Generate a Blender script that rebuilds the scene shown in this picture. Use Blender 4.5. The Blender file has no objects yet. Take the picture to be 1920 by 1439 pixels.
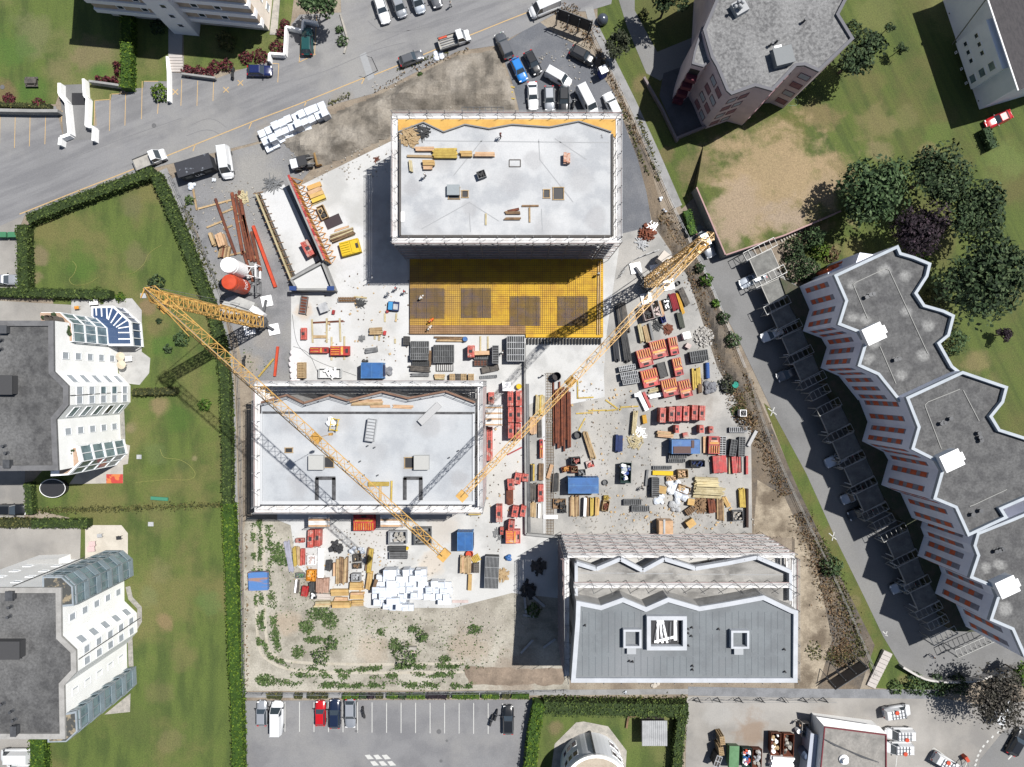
import bpy, math, random
import numpy as np
from mathutils import Vector
random.seed(7); RNG = np.random.default_rng(7)
SC = bpy.context.scene; COL = SC.collection
R = math.radians
# ------------------------------------------------------------------ camera, sky, sun, exposure
H = 113.0                       # flying height of the drone (m)
S = 0.088                       # metres of ground per photo pixel
cam = bpy.data.cameras.new('camera'); cam.sensor_fit = 'HORIZONTAL'
cam.angle = 2*math.atan(960*S/H); cam.clip_start = 1; cam.clip_end = 2000
camo = bpy.data.objects.new('camera', cam); COL.objects.link(camo)
camo.location = (0, 0, H); SC.camera = camo
SUN_EL, SUN_AZ = R(61.3), R(60)          # sun stands to the upper right (azimuth from +y, clockwise)
w = bpy.data.worlds.new('World'); SC.world = w; w.use_nodes = True
nt = w.node_tree; bg = nt.nodes['Background']; sky = nt.nodes.new('ShaderNodeTexSky')
sky.sky_type = 'NISHITA'; sky.sun_disc = False; sky.sun_elevation = SUN_EL; sky.sun_rotation = SUN_AZ
nt.links.new(sky.outputs[0], bg.inputs[0]); bg.inputs[1].default_value = 0.055
sd = Vector((math.sin(SUN_AZ)*math.cos(SUN_EL), math.cos(SUN_AZ)*math.cos(SUN_EL), math.sin(SUN_EL)))
sl = bpy.data.lights.new('sun', 'SUN'); sl.energy = 5.0; sl.angle = R(0.5); sl.color = (1, .972, .93)
so = bpy.data.objects.new('sun', sl); COL.objects.link(so); so.location = (60, 40, 150)
so.rotation_euler = (-sd).to_track_quat('-Z', 'Y').to_euler()
vs = SC.view_settings; vs.view_transform = 'Standard'; vs.look = 'None'; vs.gamma = 1; vs.exposure = 0.62
try: vs.use_curve_mapping = False
except Exception: pass

# ------------------------------------------------------------------ helpers
def W(px, py, z=0.0):
    """world point at height z that stands where the survey photo shows it"""
    k = S*(1-z/H); return Vector(((px-960)*k, (719.5-py)*k, z))
def WP(pts, z=0.0): return [W(x, y, z) for x, y in pts]
def lin(c):
    c = c/255.0; return c/12.92 if c <= .04045 else ((c+.055)/1.055)**2.4
def P(r, g, b, k=.5): return (lin(r)*k, lin(g)*k, lin(b)*k)   # pigment of a sunlit surface
MATS = {}
class NB:
    def __init__(s, m): s.t = m.node_tree; s.n = s.t.nodes; s.l = s.t.links
    def new(s, ty, **kw):
        n = s.n.new(ty)
        for k, v in kw.items(): setattr(n, k, v)
        return n
    def link(s, a, b): s.l.new(a, b)
    def noise(s, vec, scale, detail=4, rough=.55):
        n = s.new('ShaderNodeTexNoise'); n.inputs['Scale'].default_value = scale
        n.inputs['Detail'].default_value = detail; n.inputs['Roughness'].default_value = rough
        s.link(vec, n.inputs['Vector']); return n.outputs[0]
    def rng(s, v, a, b, c=0., d=1., smooth=False):
        n = s.new('ShaderNodeMapRange'); n.interpolation_type = 'SMOOTHSTEP' if smooth else 'LINEAR'
        for i, x in enumerate((a, b, c, d)): n.inputs[i+1].default_value = x
        s.link(v, n.inputs[0]); return n.outputs[0]
    def mix(s, f, a, b, mode='MIX'):
        n = s.new('ShaderNodeMix'); n.data_type = 'RGBA'; n.blend_type = mode
        for sock, v in ((n.inputs[0], f), (n.inputs[6], a), (n.inputs[7], b)):
            if isinstance(v, (int, float)): sock.default_value = v
            elif isinstance(v, tuple): sock.default_value = (*v, 1)
            else: s.link(v, sock)
        return n.outputs[2]
    def math(s, op, a, b=None):
        n = s.new('ShaderNodeMath'); n.operation = op
        for i, v in enumerate((a, b)):
            if v is None: continue
            if isinstance(v, (int, float)): n.inputs[i].default_value = v
            else: s.link(v, n.inputs[i])
        return n.outputs[0]
def M(name, c1, c2=None, scale=.5, lo=.4, hi=.65, fine=.12, fscale=5., rough=.85, metal=0., bump=0., bscale=6., vary=0.,
      blots=(), stretch=None, c3=None, s3=.08, lo3=.45, hi3=.65, spec=.5, coat=0., blz=0.):
    """noise-weathered surface: c1/c2 patches, c3 wide patches, fine grain, blots = (px, py, radius px, colour, strength)"""
    if name in MATS: return MATS[name]
    if c1 is None: raise KeyError(name)
    m = bpy.data.materials.new(name); m.use_nodes = True; MATS[name] = m
    b = NB(m); bs = b.n['Principled BSDF']
    bs.inputs['Roughness'].default_value = rough; bs.inputs['Metallic'].default_value = metal
    bs.inputs['Specular IOR Level'].default_value = spec; bs.inputs['Coat Weight'].default_value = coat
    pos = b.new('ShaderNodeNewGeometry').outputs['Position']; p2 = pos
    if stretch:
        mp = b.new('ShaderNodeMapping'); mp.vector_type = 'TEXTURE'; mp.inputs['Rotation'].default_value = (0, 0, stretch[2]); mp.inputs['Scale'].default_value = (1/stretch[0], 1/stretch[1], 1)
        b.link(pos, mp.inputs[0]); p2 = mp.outputs[0]
    col = c1
    if c2: col = b.mix(b.rng(b.noise(p2, scale), lo, hi, smooth=True), c1, c2)
    if c3: col = b.mix(b.rng(b.noise(pos, s3, 5, .6), lo3, hi3, smooth=True), col, c3)
    for (px, py, r, c, k) in blots:
        d = b.new('ShaderNodeVectorMath', operation='DISTANCE'); d.inputs[1].default_value = W(px, py, blz)
        b.link(pos, d.inputs[0])
        q = b.math('ADD', d.outputs['Value'], b.rng(b.noise(pos, .22, 6, .65), .3, .7, -r*S*.55, r*S*.55))
        col = b.mix(b.rng(q, r*S*1.25, r*S*.5, 0, k, smooth=True), col, c)
    if fine:
        f = b.rng(b.noise(pos, fscale, 3, .7), .25, .75, 1-fine*1.7, 1+fine*1.7)
        col = b.mix(1., col, f, 'MULTIPLY')
    if vary:
        oi = b.new('ShaderNodeObjectInfo').outputs['Random']
        col = b.mix(1., col, b.rng(oi, 0, 1, 1-vary, 1+vary), 'MULTIPLY')
    if isinstance(col, tuple): bs.inputs['Base Color'].default_value = (*col, 1)
    else: b.link(col, bs.inputs['Base Color'])
    if bump:
        bn = b.new('ShaderNodeBump'); bn.inputs['Strength'].default_value = bump; bn.inputs['Distance'].default_value = .15
        b.link(b.noise(pos, bscale, 5, .7), bn.inputs['Height']); b.link(bn.outputs[0], bs.inputs['Normal'])
    return m
CH = {}
def _link(o, parent):
    COL.objects.link(o)
    if parent is not None: o.parent = parent; CH.setdefault(parent, []).append(o)
    return o
def tag(o, label=None, cat=None, group=None, kind=None):
    if label: o['label'] = label
    if cat: o['category'] = cat
    if group: o['group'] = group
    if kind or (label and cat): o['kind'] = kind or 'thing'
    return o
def empty(name, loc, rz, label, cat, group=None):
    o = bpy.data.objects.new(name, None); o.empty_display_size = .3; COL.objects.link(o)
    o.location = loc; o.rotation_euler = (0, 0, rz); return tag(o, label, cat, group)
def mobj(name, me, parent=None, loc=None, rz=0., mat=None):
    o = bpy.data.objects.new(name, me); _link(o, parent)
    if loc is not None: o.location = loc
    if rz: o.rotation_euler = (0, 0, rz)
    if mat is not None:
        s = o.material_slots[0]; s.link = 'OBJECT'; s.material = mat
    return o
def copy_tree(o, parent=None, loc=None, rz=None, label=None, group=None):
    c = o.copy(); COL.objects.link(c)
    if parent is not None: c.parent = parent; CH.setdefault(parent, []).append(c)
    if loc is not None: c.location = loc
    if rz is not None: c.rotation_euler = (0, 0, rz)
    if label: c['label'] = label
    if group: c['group'] = group
    for k in list(CH.get(o, [])): copy_tree(k, c)
    return c
class MB:
    def __init__(s): s.v = []; s.f = []; s.m = []
    def add(s, vs, fs, mi=0):
        o = len(s.v); s.v += [tuple(p) for p in vs]
        for f in fs: s.f.append(tuple(i+o for i in f)); s.m.append(mi)
        return s
    def box(s, x, y, z, dx, dy, dz, rz=0., mi=0):          # centre x, y, bottom z
        c, n = math.cos(rz), math.sin(rz); vs = []
        for zz in (z, z+dz):
            for a, b_ in ((-1, -1), (1, -1), (1, 1), (-1, 1)):
                u, v = a*dx/2, b_*dy/2; vs.append((x+u*c-v*n, y+u*n+v*c, zz))
        return s.add(vs, [(3, 2, 1, 0), (4, 5, 6, 7), (0, 1, 5, 4), (1, 2, 6, 5), (2, 3, 7, 6), (3, 0, 4, 7)], mi)
    def bar(s, p, q, w=.1, h=None, mi=0):
        p, q = Vector(p), Vector(q); d = (q-p)
        if d.length < 1e-5: return s
        d.normalize(); up = Vector((0, 0, 1)) if abs(d.z) < .95 else Vector((1, 0, 0))
        a = d.cross(up).normalized()*(w/2); b = a.normalized().cross(d).normalized()*((h or w)/2)
        vs = [e+i*a+j*b for e in (p, q) for i, j in ((-1, -1), (1, -1), (1, 1), (-1, 1))]
        return s.add(vs, [(0, 1, 2, 3), (7, 6, 5, 4), (0, 4, 5, 1), (1, 5, 6, 2), (2, 6, 7, 3), (3, 7, 4, 0)], mi)
    def prism(s, pts, z0, z1, top=True, bot=True, mi=0, mt=None):
        pts = [(p[0], p[1]) for p in pts]
        a = sum(pts[i][0]*pts[(i+1) % len(pts)][1]-pts[(i+1) % len(pts)][0]*pts[i][1] for i in range(len(pts)))
        if a < 0: pts = pts[::-1]
        n = len(pts); vs = [(x, y, z0) for x, y in pts]+[(x, y, z1) for x, y in pts]
        s.add(vs, [(i, (i+1) % n, n+(i+1) % n, n+i) for i in range(n)], mi)
        o = len(s.v)-2*n
        if top: s.f.append(tuple(o+n+i for i in range(n))); s.m.append(mi if mt is None else mt)
        if bot: s.f.append(tuple(o+i for i in range(n))[::-1]); s.m.append(mi)
        return s
    def tube(s, p, q, r0, r1=None, n=10, cap=True, mi=0):
        p, q = Vector(p), Vector(q); r1 = r0 if r1 is None else r1; d = (q-p).normalized()
        up = Vector((0, 0, 1)) if abs(d.z) < .95 else Vector((1, 0, 0))
        a = d.cross(up).normalized(); b = a.cross(d); vs = []
        for e, r in ((p, r0), (q, r1)):
            for i in range(n):
                t = 2*math.pi*i/n; vs.append(e+a*(r*math.cos(t))+b*(r*math.sin(t)))
        fs = [(i, n+i, n+(i+1) % n, (i+1) % n) for i in range(n)]
        if cap: fs += [tuple(range(n)), tuple(range(2*n-1, n-1, -1))]
        return s.add(vs, fs, mi)
    def cyl(s, x, y, z, r, h, n=16, mi=0, r1=None): return s.tube((x, y, z), (x, y, z+h), r, r1, n, True, mi)
    def lathe(s, prof, n=20, x=0, y=0, mi=0):
        vs = [(x+r*math.cos(2*math.pi*i/n), y+r*math.sin(2*math.pi*i/n), z) for r, z in prof for i in range(n)]
        k = len(prof); fs = [(j*n+i, j*n+(i+1) % n, (j+1)*n+(i+1) % n, (j+1)*n+i) for j in range(k-1) for i in range(n)]
        return s.add(vs, fs+[tuple((k-1)*n+i for i in range(n)), tuple(range(n-1, -1, -1))], mi)
    def ball(s, x, y, z, r, rz=None, n=10, jit=0., mi=0):
        m = n//2+1; rz = rz or r; vs = []
        for j in range(m+1):
            t = math.pi*j/m
            for i in range(n):
                k = 1+random.uniform(-jit, jit); u = 2*math.pi*i/n
                vs.append((x+r*k*math.sin(t)*math.cos(u), y+r*k*math.sin(t)*math.sin(u), z+rz*k*math.cos(t)))
        return s.add(vs, [(j*n+i, (j+1)*n+i, (j+1)*n+(i+1) % n, j*n+(i+1) % n) for j in range(m) for i in range(n)], mi)
    def mesh(s, name, mats, smooth=False):
        me = bpy.data.meshes.new(name); me.from_pydata(s.v, [], s.f)
        for m in (mats if isinstance(mats, (list, tuple)) else [mats]): me.materials.append(m)
        if len(me.materials) > 1: me.polygons.foreach_set('material_index', s.m)
        if smooth: me.polygons.foreach_set('use_smooth', [True]*len(s.f))
        me.update(); return me
    def obj(s, name, mats, parent=None, loc=None, rz=0., smooth=False):
        return mobj(name, s.mesh(name, mats, smooth), parent, loc, rz)
def sheet(name, pts, z, mat, label=None, cat=None, kind='structure', thick=0., raw=False):
    """a flat area of ground given by its photo outline"""
    p = pts if raw else WP(pts, 0)
    b = MB(); b.prism(p, z-max(thick, .01), z, True, False)
    return tag(b.obj(name, mat), label, cat, None, kind)
def offset_line(pts, w):
    """closed strip of width w around a polyline (world xy)"""
    L_, R_ = [], []
    for i, p in enumerate(pts):
        a = pts[max(i-1, 0)]; c = pts[min(i+1, len(pts)-1)]
        d = Vector((c[0]-a[0], c[1]-a[1])).normalized(); n = Vector((-d.y, d.x))*(w/2)
        L_.append((p[0]+n.x, p[1]+n.y)); R_.append((p[0]-n.x, p[1]-n.y))
    return L_, R_
def strip(name, pts, w, z, mat, kind='structure', h=.01, label=None, cat=None, mb=None):
    p = WP(pts); L_, R_ = offset_line(p, w); b = mb or MB()
    for i in range(len(p)-1):
        b.prism([L_[i], L_[i+1], R_[i+1], R_[i]], z-h, z, True, h > .02)
    if mb is not None: return mb
    return tag(b.obj(name, mat), label, cat, None, kind)
def ang(dx, dy): return math.atan2(-dy, dx)            # photo direction -> world angle
def smooth_line(pts, n=6):
    out = []
    for i in range(len(pts)-1):
        p0, p1, p2, p3 = pts[max(i-1, 0)], pts[i], pts[i+1], pts[min(i+2, len(pts)-1)]
        for k in range(n):
            t = k/n
            out.append(tuple(.5*((2*p1[a])+(-p0[a]+p2[a])*t+(2*p0[a]-5*p1[a]+4*p2[a]-p3[a])*t*t+(-p0[a]+3*p1[a]-3*p2[a]+p3[a])*t**3) for a in range(2)))
    return out+[tuple(pts[-1])]
# ------------------------------------------------------------------ pigments
GRASS_G, GRASS_D, DRY = P(88, 112, 48), P(70, 96, 40), P(138, 126, 86)
asphalt = M('worn_asphalt', P(150, 150, 152), P(134, 134, 137), .25, fine=.08, c3=P(164, 163, 161), s3=.05, stretch=(.3, 3.2, R(22)), blots=((500, 258, 26, P(164, 154, 140), .6), (640, 190, 24, P(160, 152, 140), .5), (250, 200, 22, P(126, 126, 128), .5), (420, 190, 20, P(128, 128, 130), .45), (90, 300, 40, P(132, 132, 134), .4), (780, 60, 26, P(134, 134, 136), .4), (590, 110, 18, P(122, 122, 124), .5), (760, 30, 14, P(118, 118, 120), .4)))
asphalt_d = M('dark_gravel_asphalt', P(112, 115, 122), P(130, 132, 137), .3, fine=.13, bump=.3, c3=P(108, 112, 120), s3=.08)
asphalt_e = M('lane_asphalt', P(140, 140, 140), P(127, 127, 127), .2, fine=.08, c3=P(151, 150, 147), s3=.05)
lot = M('lot_asphalt', P(147, 147, 149), P(133, 133, 136), .22, fine=.08, c3=P(157, 156, 155), s3=.07)
yard = M('yard_asphalt', P(166, 162, 156), P(150, 147, 143), .25, fine=.05, c3=P(186, 182, 176), s3=.05,
         blots=((1405, 1370, 34, P(158, 134, 112), .75), (1540, 1345, 22, P(160, 150, 140), .5), (1345, 1340, 30, P(190, 188, 184), .6)))
conc = M('site_concrete', P(224, 224, 222), P(206, 206, 204), .22, fine=.04, c3=P(232, 233, 234), s3=.06, lo=.42, hi=.6,
         blots=((660, 470, 60, P(236, 237, 240), .6), (700, 590, 50, P(210, 208, 204), .5), (570, 585, 16, P(214, 190, 164), .6), (810, 1060, 26, P(216, 200, 180), .6),
                (830, 985, 34, P(212, 202, 190), .6), (930, 900, 60, P(214, 210, 202), .5), (700, 1000, 40, P(206, 200, 192), .5)))
conc_y = M('dusty_yard_ground', P(186, 184, 180), P(166, 165, 162), .3, fine=.07, c3=P(200, 197, 191), s3=.1, bump=.15, lo=.4, hi=.62,
           blots=((1115, 735, 16, P(128, 124, 120), .8), (1080, 760, 18, P(150, 146, 142), .6), (1110, 880, 34, P(206, 203, 198), .7), (1140, 800, 30, P(192, 188, 180), .6),
                  (1170, 480, 34, P(196, 192, 186), .6), (1300, 740, 40, P(152, 144, 134), .6), (1160, 660, 26, P(200, 198, 194), .6)))
soil = M('bare_soil', P(164, 150, 132), P(140, 126, 110), .35, fine=.14, fscale=4, bump=.6, c3=P(178, 166, 148), s3=.1)
soil_d = M('dark_soil', P(112, 104, 94), P(88, 82, 76), .4, fine=.2, fscale=3.5, bump=.8, c3=P(132, 122, 108), s3=.15)
marl = M('pale_marl', P(196, 188, 170), P(172, 163, 144), .4, fine=.12, fscale=4, bump=.4, c3=P(206, 197, 178), s3=.09)
rooftop = M('gravel_roof', P(104, 104, 104), P(82, 82, 83), .7, fine=.22, fscale=3.2, c3=P(120, 120, 120), s3=.1, bump=.3)
white_wall = M('white_render', P(246, 246, 244, .84), P(238, 238, 236, .84), .3, fine=.02)
conc_g = M('grey_concrete', P(176, 176, 174), P(160, 160, 158), .5, fine=.05)
dark = M('black_void', (.012, .012, .014), fine=0, rough=.6)
glass = M('window_glass', (.03, .04, .05), fine=0, rough=.08, spec=.8)
glass_b = M('blue_glass', (.035, .06, .12), fine=0, rough=.08, spec=.8)
glass_g = M('tinted_glass', (.16, .22, .24), (.09, .13, .15), .6, fine=0, rough=.12, spec=.7)
steel = M('galvanised_steel', P(176, 178, 180), P(158, 160, 163), 1.2, fine=.06, rough=.5, metal=.3)
steel_d = M('dark_steel', P(92, 94, 98), P(76, 78, 82), 1.2, fine=.08, rough=.6)
white_p = M('white_paint', (.78, .78, .78), fine=.015, rough=.4)
wood = M('sawn_timber', P(206, 178, 136), P(186, 156, 114), 1.5, fine=.08, vary=.22)
wood_y = M('yellow_shuttering_timber', P(214, 186, 92), P(196, 166, 80), 1.5, fine=.08, vary=.16)
wood_p = M('pale_timber', P(214, 200, 160), P(196, 180, 138), 1.5, fine=.08, vary=.12)
wood_b = M('brown_timber', P(150, 120, 88), P(124, 98, 72), 1.5, fine=.1, vary=.25)
wood_g = M('weathered_grey_timber', P(104, 98, 92), P(80, 76, 72), 1.5, fine=.12, vary=.25)
rust = M('rusty_steel', P(140, 76, 48), P(108, 58, 40), 1.2, fine=.12, vary=.2)
red = M('red_formwork_steel', P(204, 44, 44), P(168, 40, 42), 1.8, fine=.14, rough=.55, vary=.2, c3=P(200, 110, 96), s3=.9, lo3=.52, hi3=.7)
red_f = M('faded_red_formwork_steel', P(216, 104, 92), P(192, 76, 62), 1.6, fine=.14, rough=.6, vary=.22, c3=P(206, 172, 160), s3=1.0, lo3=.5, hi3=.68)
orange = M('orange_yellow_steel', P(240, 168, 52), P(214, 136, 44), 1.5, fine=.12, rough=.55, vary=.16, c3=P(220, 190, 140), s3=1.0, lo3=.52, hi3=.7)
orange_r = M('orange_red_paint', P(228, 84, 44), P(214, 74, 38), 1.5, fine=.05, rough=.5)
yellow = M('yellow_crane_paint', P(238, 190, 104), P(222, 170, 88), 1.5, fine=.04, rough=.45)
yellow_d = M('yellow_shuttering_board', P(240, 192, 50), P(218, 166, 50), .5, fine=.08, blots=((790, 560, 60, P(176, 140, 84), .7), (880, 560, 50, P(196, 158, 80), .65), (800, 610, 50, P(206, 160, 66), .5), (1000, 585, 24, P(206, 166, 74), .5)))
blue = M('blue_container_paint', P(40, 108, 180), P(34, 96, 160), .8, fine=.07, rough=.5, c3=P(84, 132, 184), s3=.5, lo3=.55, hi3=.75)
black = M('black_plastic', (.02, .02, .022), fine=.1, rough=.5)
ply = M('plywood_sheet', P(222, 186, 122), P(208, 168, 106), .9, fine=.06, vary=.15)
purple = M('brown_film_faced_board', P(62, 46, 52), fine=.06, rough=.5)
foil = M('white_insulation_wrap', P(238, 243, 250, .6), P(218, 227, 240, .6), 1.1, fine=.03, rough=.5, vary=.12)
rubber = M('tyre_rubber', (.015, .015, .016), fine=.1, rough=.8)
lampw = M('lamp_lens', (.7, .7, .7), fine=0, rough=.1)
lampr = M('red_lamp_lens', (.4, .01, .01), fine=0, rough=.15)
line_w = M('white_road_paint', P(226, 226, 222), fine=.08)
line_o = M('ochre_road_paint', P(220, 186, 132), fine=.08)
stone = M('pale_stone', P(196, 190, 180), P(172, 168, 160), 1, fine=.1)
green_p = M('green_paint', P(112, 158, 112), P(100, 146, 100), 1, fine=.06, rough=.5)
# ================================================================== THE GROUND
sheet('ground', [(-420, -420), (420, -420), (420, 420), (-420, 420)], 0, soil, raw=True)
def lawn_mat(n, blots, c3=None, s3=.05, lo=.4, hi=.64, base=None, st=(.35, 1.3, R(90))):
    g = base or (P(100, 117, 50), P(80, 98, 40))
    return M(n, g[0], g[1], .3, lo=lo, hi=hi, stretch=st, fine=.2, fscale=4.6, bump=.6, bscale=5, c3=c3 or P(122, 124, 72), s3=s3, blots=blots, rough=.95)
lw_tl = lawn_mat('lawn_top', ((60, 70, 42, P(122, 124, 82), .7), (170, 105, 38, P(140, 126, 92), .75), (110, 130, 30, P(132, 124, 84), .6), (20, 90, 40, P(78, 116, 40), .6), (185, 135, 22, P(78, 118, 40), .6),
    (285, 120, 26, P(132, 124, 80), .6), (60, 165, 30, P(78, 116, 38), .6), (10, 175, 22, P(140, 112, 84), .6)), s3=.09)
lw_l = lawn_mat('lawn_left', ((75, 480, 18, P(140, 126, 96), .75), (65, 520, 16, P(140, 126, 96), .7), (250, 385, 26, P(112, 112, 74), .6), (255, 480, 24, P(124, 116, 80), .6), (150, 490, 34, P(76, 112, 34), .6),
    (275, 575, 18, P(144, 122, 90), .8), (300, 610, 22, P(130, 118, 76), .6), (310, 650, 24, P(72, 112, 32), .6), (300, 760, 20, P(150, 132, 96), .8), (245, 805, 14, P(146, 132, 98), .7), (330, 780, 26, P(76, 110, 34), .55),
    (345, 870, 14, P(74, 92, 46), .6), (365, 860, 9, P(156, 146, 110), .7), (290, 850, 24, P(110, 124, 72), .5), (300, 960, 40, P(128, 124, 76), .4), (310, 1165, 18, P(150, 128, 92), .75), (300, 1070, 24, P(132, 128, 84), .5),
    (300, 1300, 26, P(124, 118, 76), .45), (340, 1230, 26, P(130, 118, 78), .4), (320, 1390, 24, P(134, 124, 84), .5), (390, 1130, 26, P(100, 128, 66), .5), (280, 1120, 18, P(124, 130, 84), .5), (250, 1360, 40, P(92, 104, 50), .5)),
    c3=P(122, 120, 68), s3=.07)
lw_r = lawn_mat('lawn_right', ((1540, 215, 34, P(138, 120, 84), .75), (1555, 330, 46, P(154, 134, 98), .75), (1470, 250, 50, P(116, 112, 52), .5), (1640, 230, 34, P(140, 128, 86), .6), (1700, 225, 26, P(132, 126, 80), .5),
    (1650, 285, 22, P(146, 132, 96), .6), (1760, 250, 30, P(100, 124, 50), .5), (1220, 20, 40, P(96, 104, 52), .4), (1290, 60, 30, P(98, 108, 52), .4), (1640, 160, 30, P(120, 112, 66), .5), (1200, 160, 18, P(138, 120, 84), .6),
    (1250, 290, 18, P(130, 112, 78), .6), (1440, 350, 120, P(182, 158, 124), .85), (1375, 400, 60, P(176, 156, 132), .8), (1470, 420, 50, P(176, 158, 138), .8), (1540, 370, 40, P(170, 150, 122), .7), (1310, 320, 40, P(140, 122, 90), .6), (1362, 456, 40, P(172, 152, 128), .8), (1335, 410, 26, P(168, 148, 118), .7), (1600, 470, 22, P(140, 132, 82), .6), (1565, 465, 14, P(150, 136, 94), .6), (1830, 680, 26, P(146, 130, 90), .6), (1860, 720, 22, P(120, 116, 70), .5), (1640, 30, 40, P(126, 128, 74), .5),
    (1880, 300, 40, P(118, 138, 70), .5), (1740, 290, 20, P(144, 128, 90), .6), (1800, 20, 60, P(132, 136, 78), .5)), c3=P(106, 104, 56), s3=.05, base=(P(95, 110, 45), P(78, 94, 37)), st=(.07, 2.2, R(-64)))
lw_dry = M('parched_lawn', P(168, 146, 112), P(152, 132, 104), .2, fine=.14, fscale=4.2, bump=.4, c3=P(132, 116, 70), s3=.07, lo3=.5, hi3=.66,
           blots=((1440, 440, 60, P(160, 142, 122), .7), (1490, 400, 46, P(164, 146, 126), .6), (1420, 300, 50, P(124, 110, 62), .5), (1480, 345, 34, P(184, 160, 116), .6), (1400, 370, 34, P(160, 138, 96), .6)))
lw_g = lawn_mat('lawn_garden', ((1042, 1362, 16, P(138, 122, 90), .7), (1140, 1400, 30, P(58, 88, 34), .5)))
lw_v = lawn_mat('verge_grass', ((1470, 820, 16, P(120, 114, 66), .5), (1560, 1000, 20, P(128, 116, 76), .5), (1600, 1130, 12, P(140, 126, 90), .5), (1690, 1275, 14, P(140, 126, 88), .5)), c3=P(112, 112, 58), s3=.1)
sheet('lawn', [(-80, -80), (316, -80), (316, 153), (270, 153), (268, 167), (230, 168), (210, 188), (178, 190), (176, 238), (166, 236), (165, 172), (112, 172), (104, 196), (-80, 192)], .02, lw_tl)
sheet('lawn', [(342, -80), (560, -80), (546, 40), (532, 92), (470, 128), (420, 134), (345, 126)], .02, lw_tl)
sheet('lawn', [(52, 425), (95, 396), (285, 328), (340, 450), (395, 580), (420, 700), (430, 900), (438, 1060), (444, 1500), (90, 1500), (85, 1385), (60, 1385), (60, 990), (160, 978), (60, 955), (60, 905), (100, 860), (100, 560), (52, 548)], .02, lw_l)
sheet('lawn', [(1122, -80), (2000, -80), (2000, 960), (1800, 800), (1560, 520), (1470, 452), (1300, 372), (1278, 392), (1240, 300), (1192, 200), (1150, 120), (1120, 40)], .02, lw_r)
sheet('lawn', [(1016, 1330), (1280, 1330), (1272, 1500), (996, 1500)], .02, lw_g)
sheet('verge', [(1432, 756), (1447, 768), (1512, 888), (1566, 1008), (1620, 1118), (1656, 1193), (1692, 1253), (1742, 1276), (1820, 1278), (1760, 1300), (1640, 1290), (1610, 1180), (1560, 1060), (1500, 930)], .022, lw_v)
sheet('road', [(-80, 200), (105, 200), (120, 262), (165, 240), (182, 236), (178, 190), (208, 188), (210, 178), (240, 176), (240, 168), (270, 165), (270, 153), (316, 153), (318, 136), (345, 138), (405, 148), (455, 130), (490, 122), (535, 102), (547, 45),
    (562, 28), (640, 24), (636, -80), (1160, -80), (1146, 8), (1100, 22), (1050, 22), (930, 86), (860, 96), (700, 176), (620, 198), (500, 262), (330, 305), (240, 328), (50, 402), (-80, 460)], .035, asphalt)
sheet('driveway', [(-80, 400), (48, 402), (40, 420), (36, 548), (-80, 548)], .034, yard)
sheet('driveway', [(-80, 560), (134, 572), (134, 612), (-80, 640)], .034, yard)
sheet('driveway', [(-80, 860), (48, 860), (46, 970), (-80, 975)], .034, yard)
sheet('driveway', [(-80, 986), (152, 990), (150, 1060), (100, 1082), (-80, 1110)], .034, yard)
sheet('driveway', [(-80, 1350), (56, 1350), (56, 1500), (-80, 1500)], .034, yard)
sheet('side_lane', [(1146, -80), (1190, -80), (1190, 20), (1232, 98), (1320, 62), (1340, 110), (1300, 130), (1250, 140), (1238, 152), (1212, 138), (1176, 52), (1160, 0)], .036, asphalt_e)
sheet('access_lane', [(1290, 440), (1312, 420), (1366, 478), (1402, 465), (1500, 540), (1720, 850), (1920, 1210), (2000, 1240), (2000, 1296), (1850, 1274), (1742, 1277), (1692, 1254), (1656, 1194), (1620, 1119), (1566, 1009), (1512, 889), (1447, 769), (1386, 640), (1340, 556)], .036, asphalt_e)
sheet('gravel_car_park', [(936, 88), (1010, 40), (1036, 60), (1100, 98), (1152, 176), (1172, 236), (1196, 300), (1212, 360), (1222, 420), (1160, 470), (1120, 470), (1120, 230), (975, 215), (962, 160)], .03, asphalt_d)
sheet('gravel_storage_yard', [(318, 338), (420, 288), (515, 262), (600, 300), (560, 345), (600, 520), (552, 560), (550, 720), (462, 724), (446, 640), (412, 560), (372, 440)], .03, M('grey_gravel', P(150, 150, 152), P(130, 131, 134), .4, fine=.13, c3=P(166, 164, 160), s3=.1, bump=.4, blots=((470, 690, 26, P(176, 164, 146), .7), (500, 640, 20, P(160, 154, 148), .5))))
sheet('storage_yard', [(1120, 470), (1160, 440), (1226, 424), (1290, 520), (1345, 690), (1408, 800), (1410, 1000), (1040, 1010), (985, 1010), (985, 640)], .04, conc_y)
sheet('concrete_slab', [(556, 352), (740, 262), (1166, 262), (1160, 470), (1138, 620), (1132, 700), (1134, 745), (1060, 760), (1022, 745), (990, 760), (990, 1000), (1050, 1006), (1050, 1122), (960, 1112), (850, 1140), (690, 1140), (600, 1100), (556, 1060), (545, 985), (520, 975), (520, 720), (546, 716), (546, 552), (622, 545), (600, 480)], .055, conc)
sheet('marl_field', [(462, 970), (530, 975), (545, 985), (556, 1060), (600, 1100), (690, 1140), (850, 1140), (960, 1112), (1064, 1120), (1068, 1294), (460, 1296), (456, 1000)], .03, M('weedy_marl', P(188, 182, 168), P(158, 152, 138), .4, fine=.14, fscale=3.6, bump=.4, c3=P(202, 196, 182), s3=.13,
    blots=((540, 1170, 24, P(190, 172, 150), .7), (700, 1220, 30, P(192, 174, 152), .5), (880, 1210, 40, P(178, 160, 140), .6), (900, 1160, 50, P(170, 162, 150), .5), (960, 1270, 50, P(158, 142, 126), .7), (620, 1190, 40, P(168, 166, 146), .4))))
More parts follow.
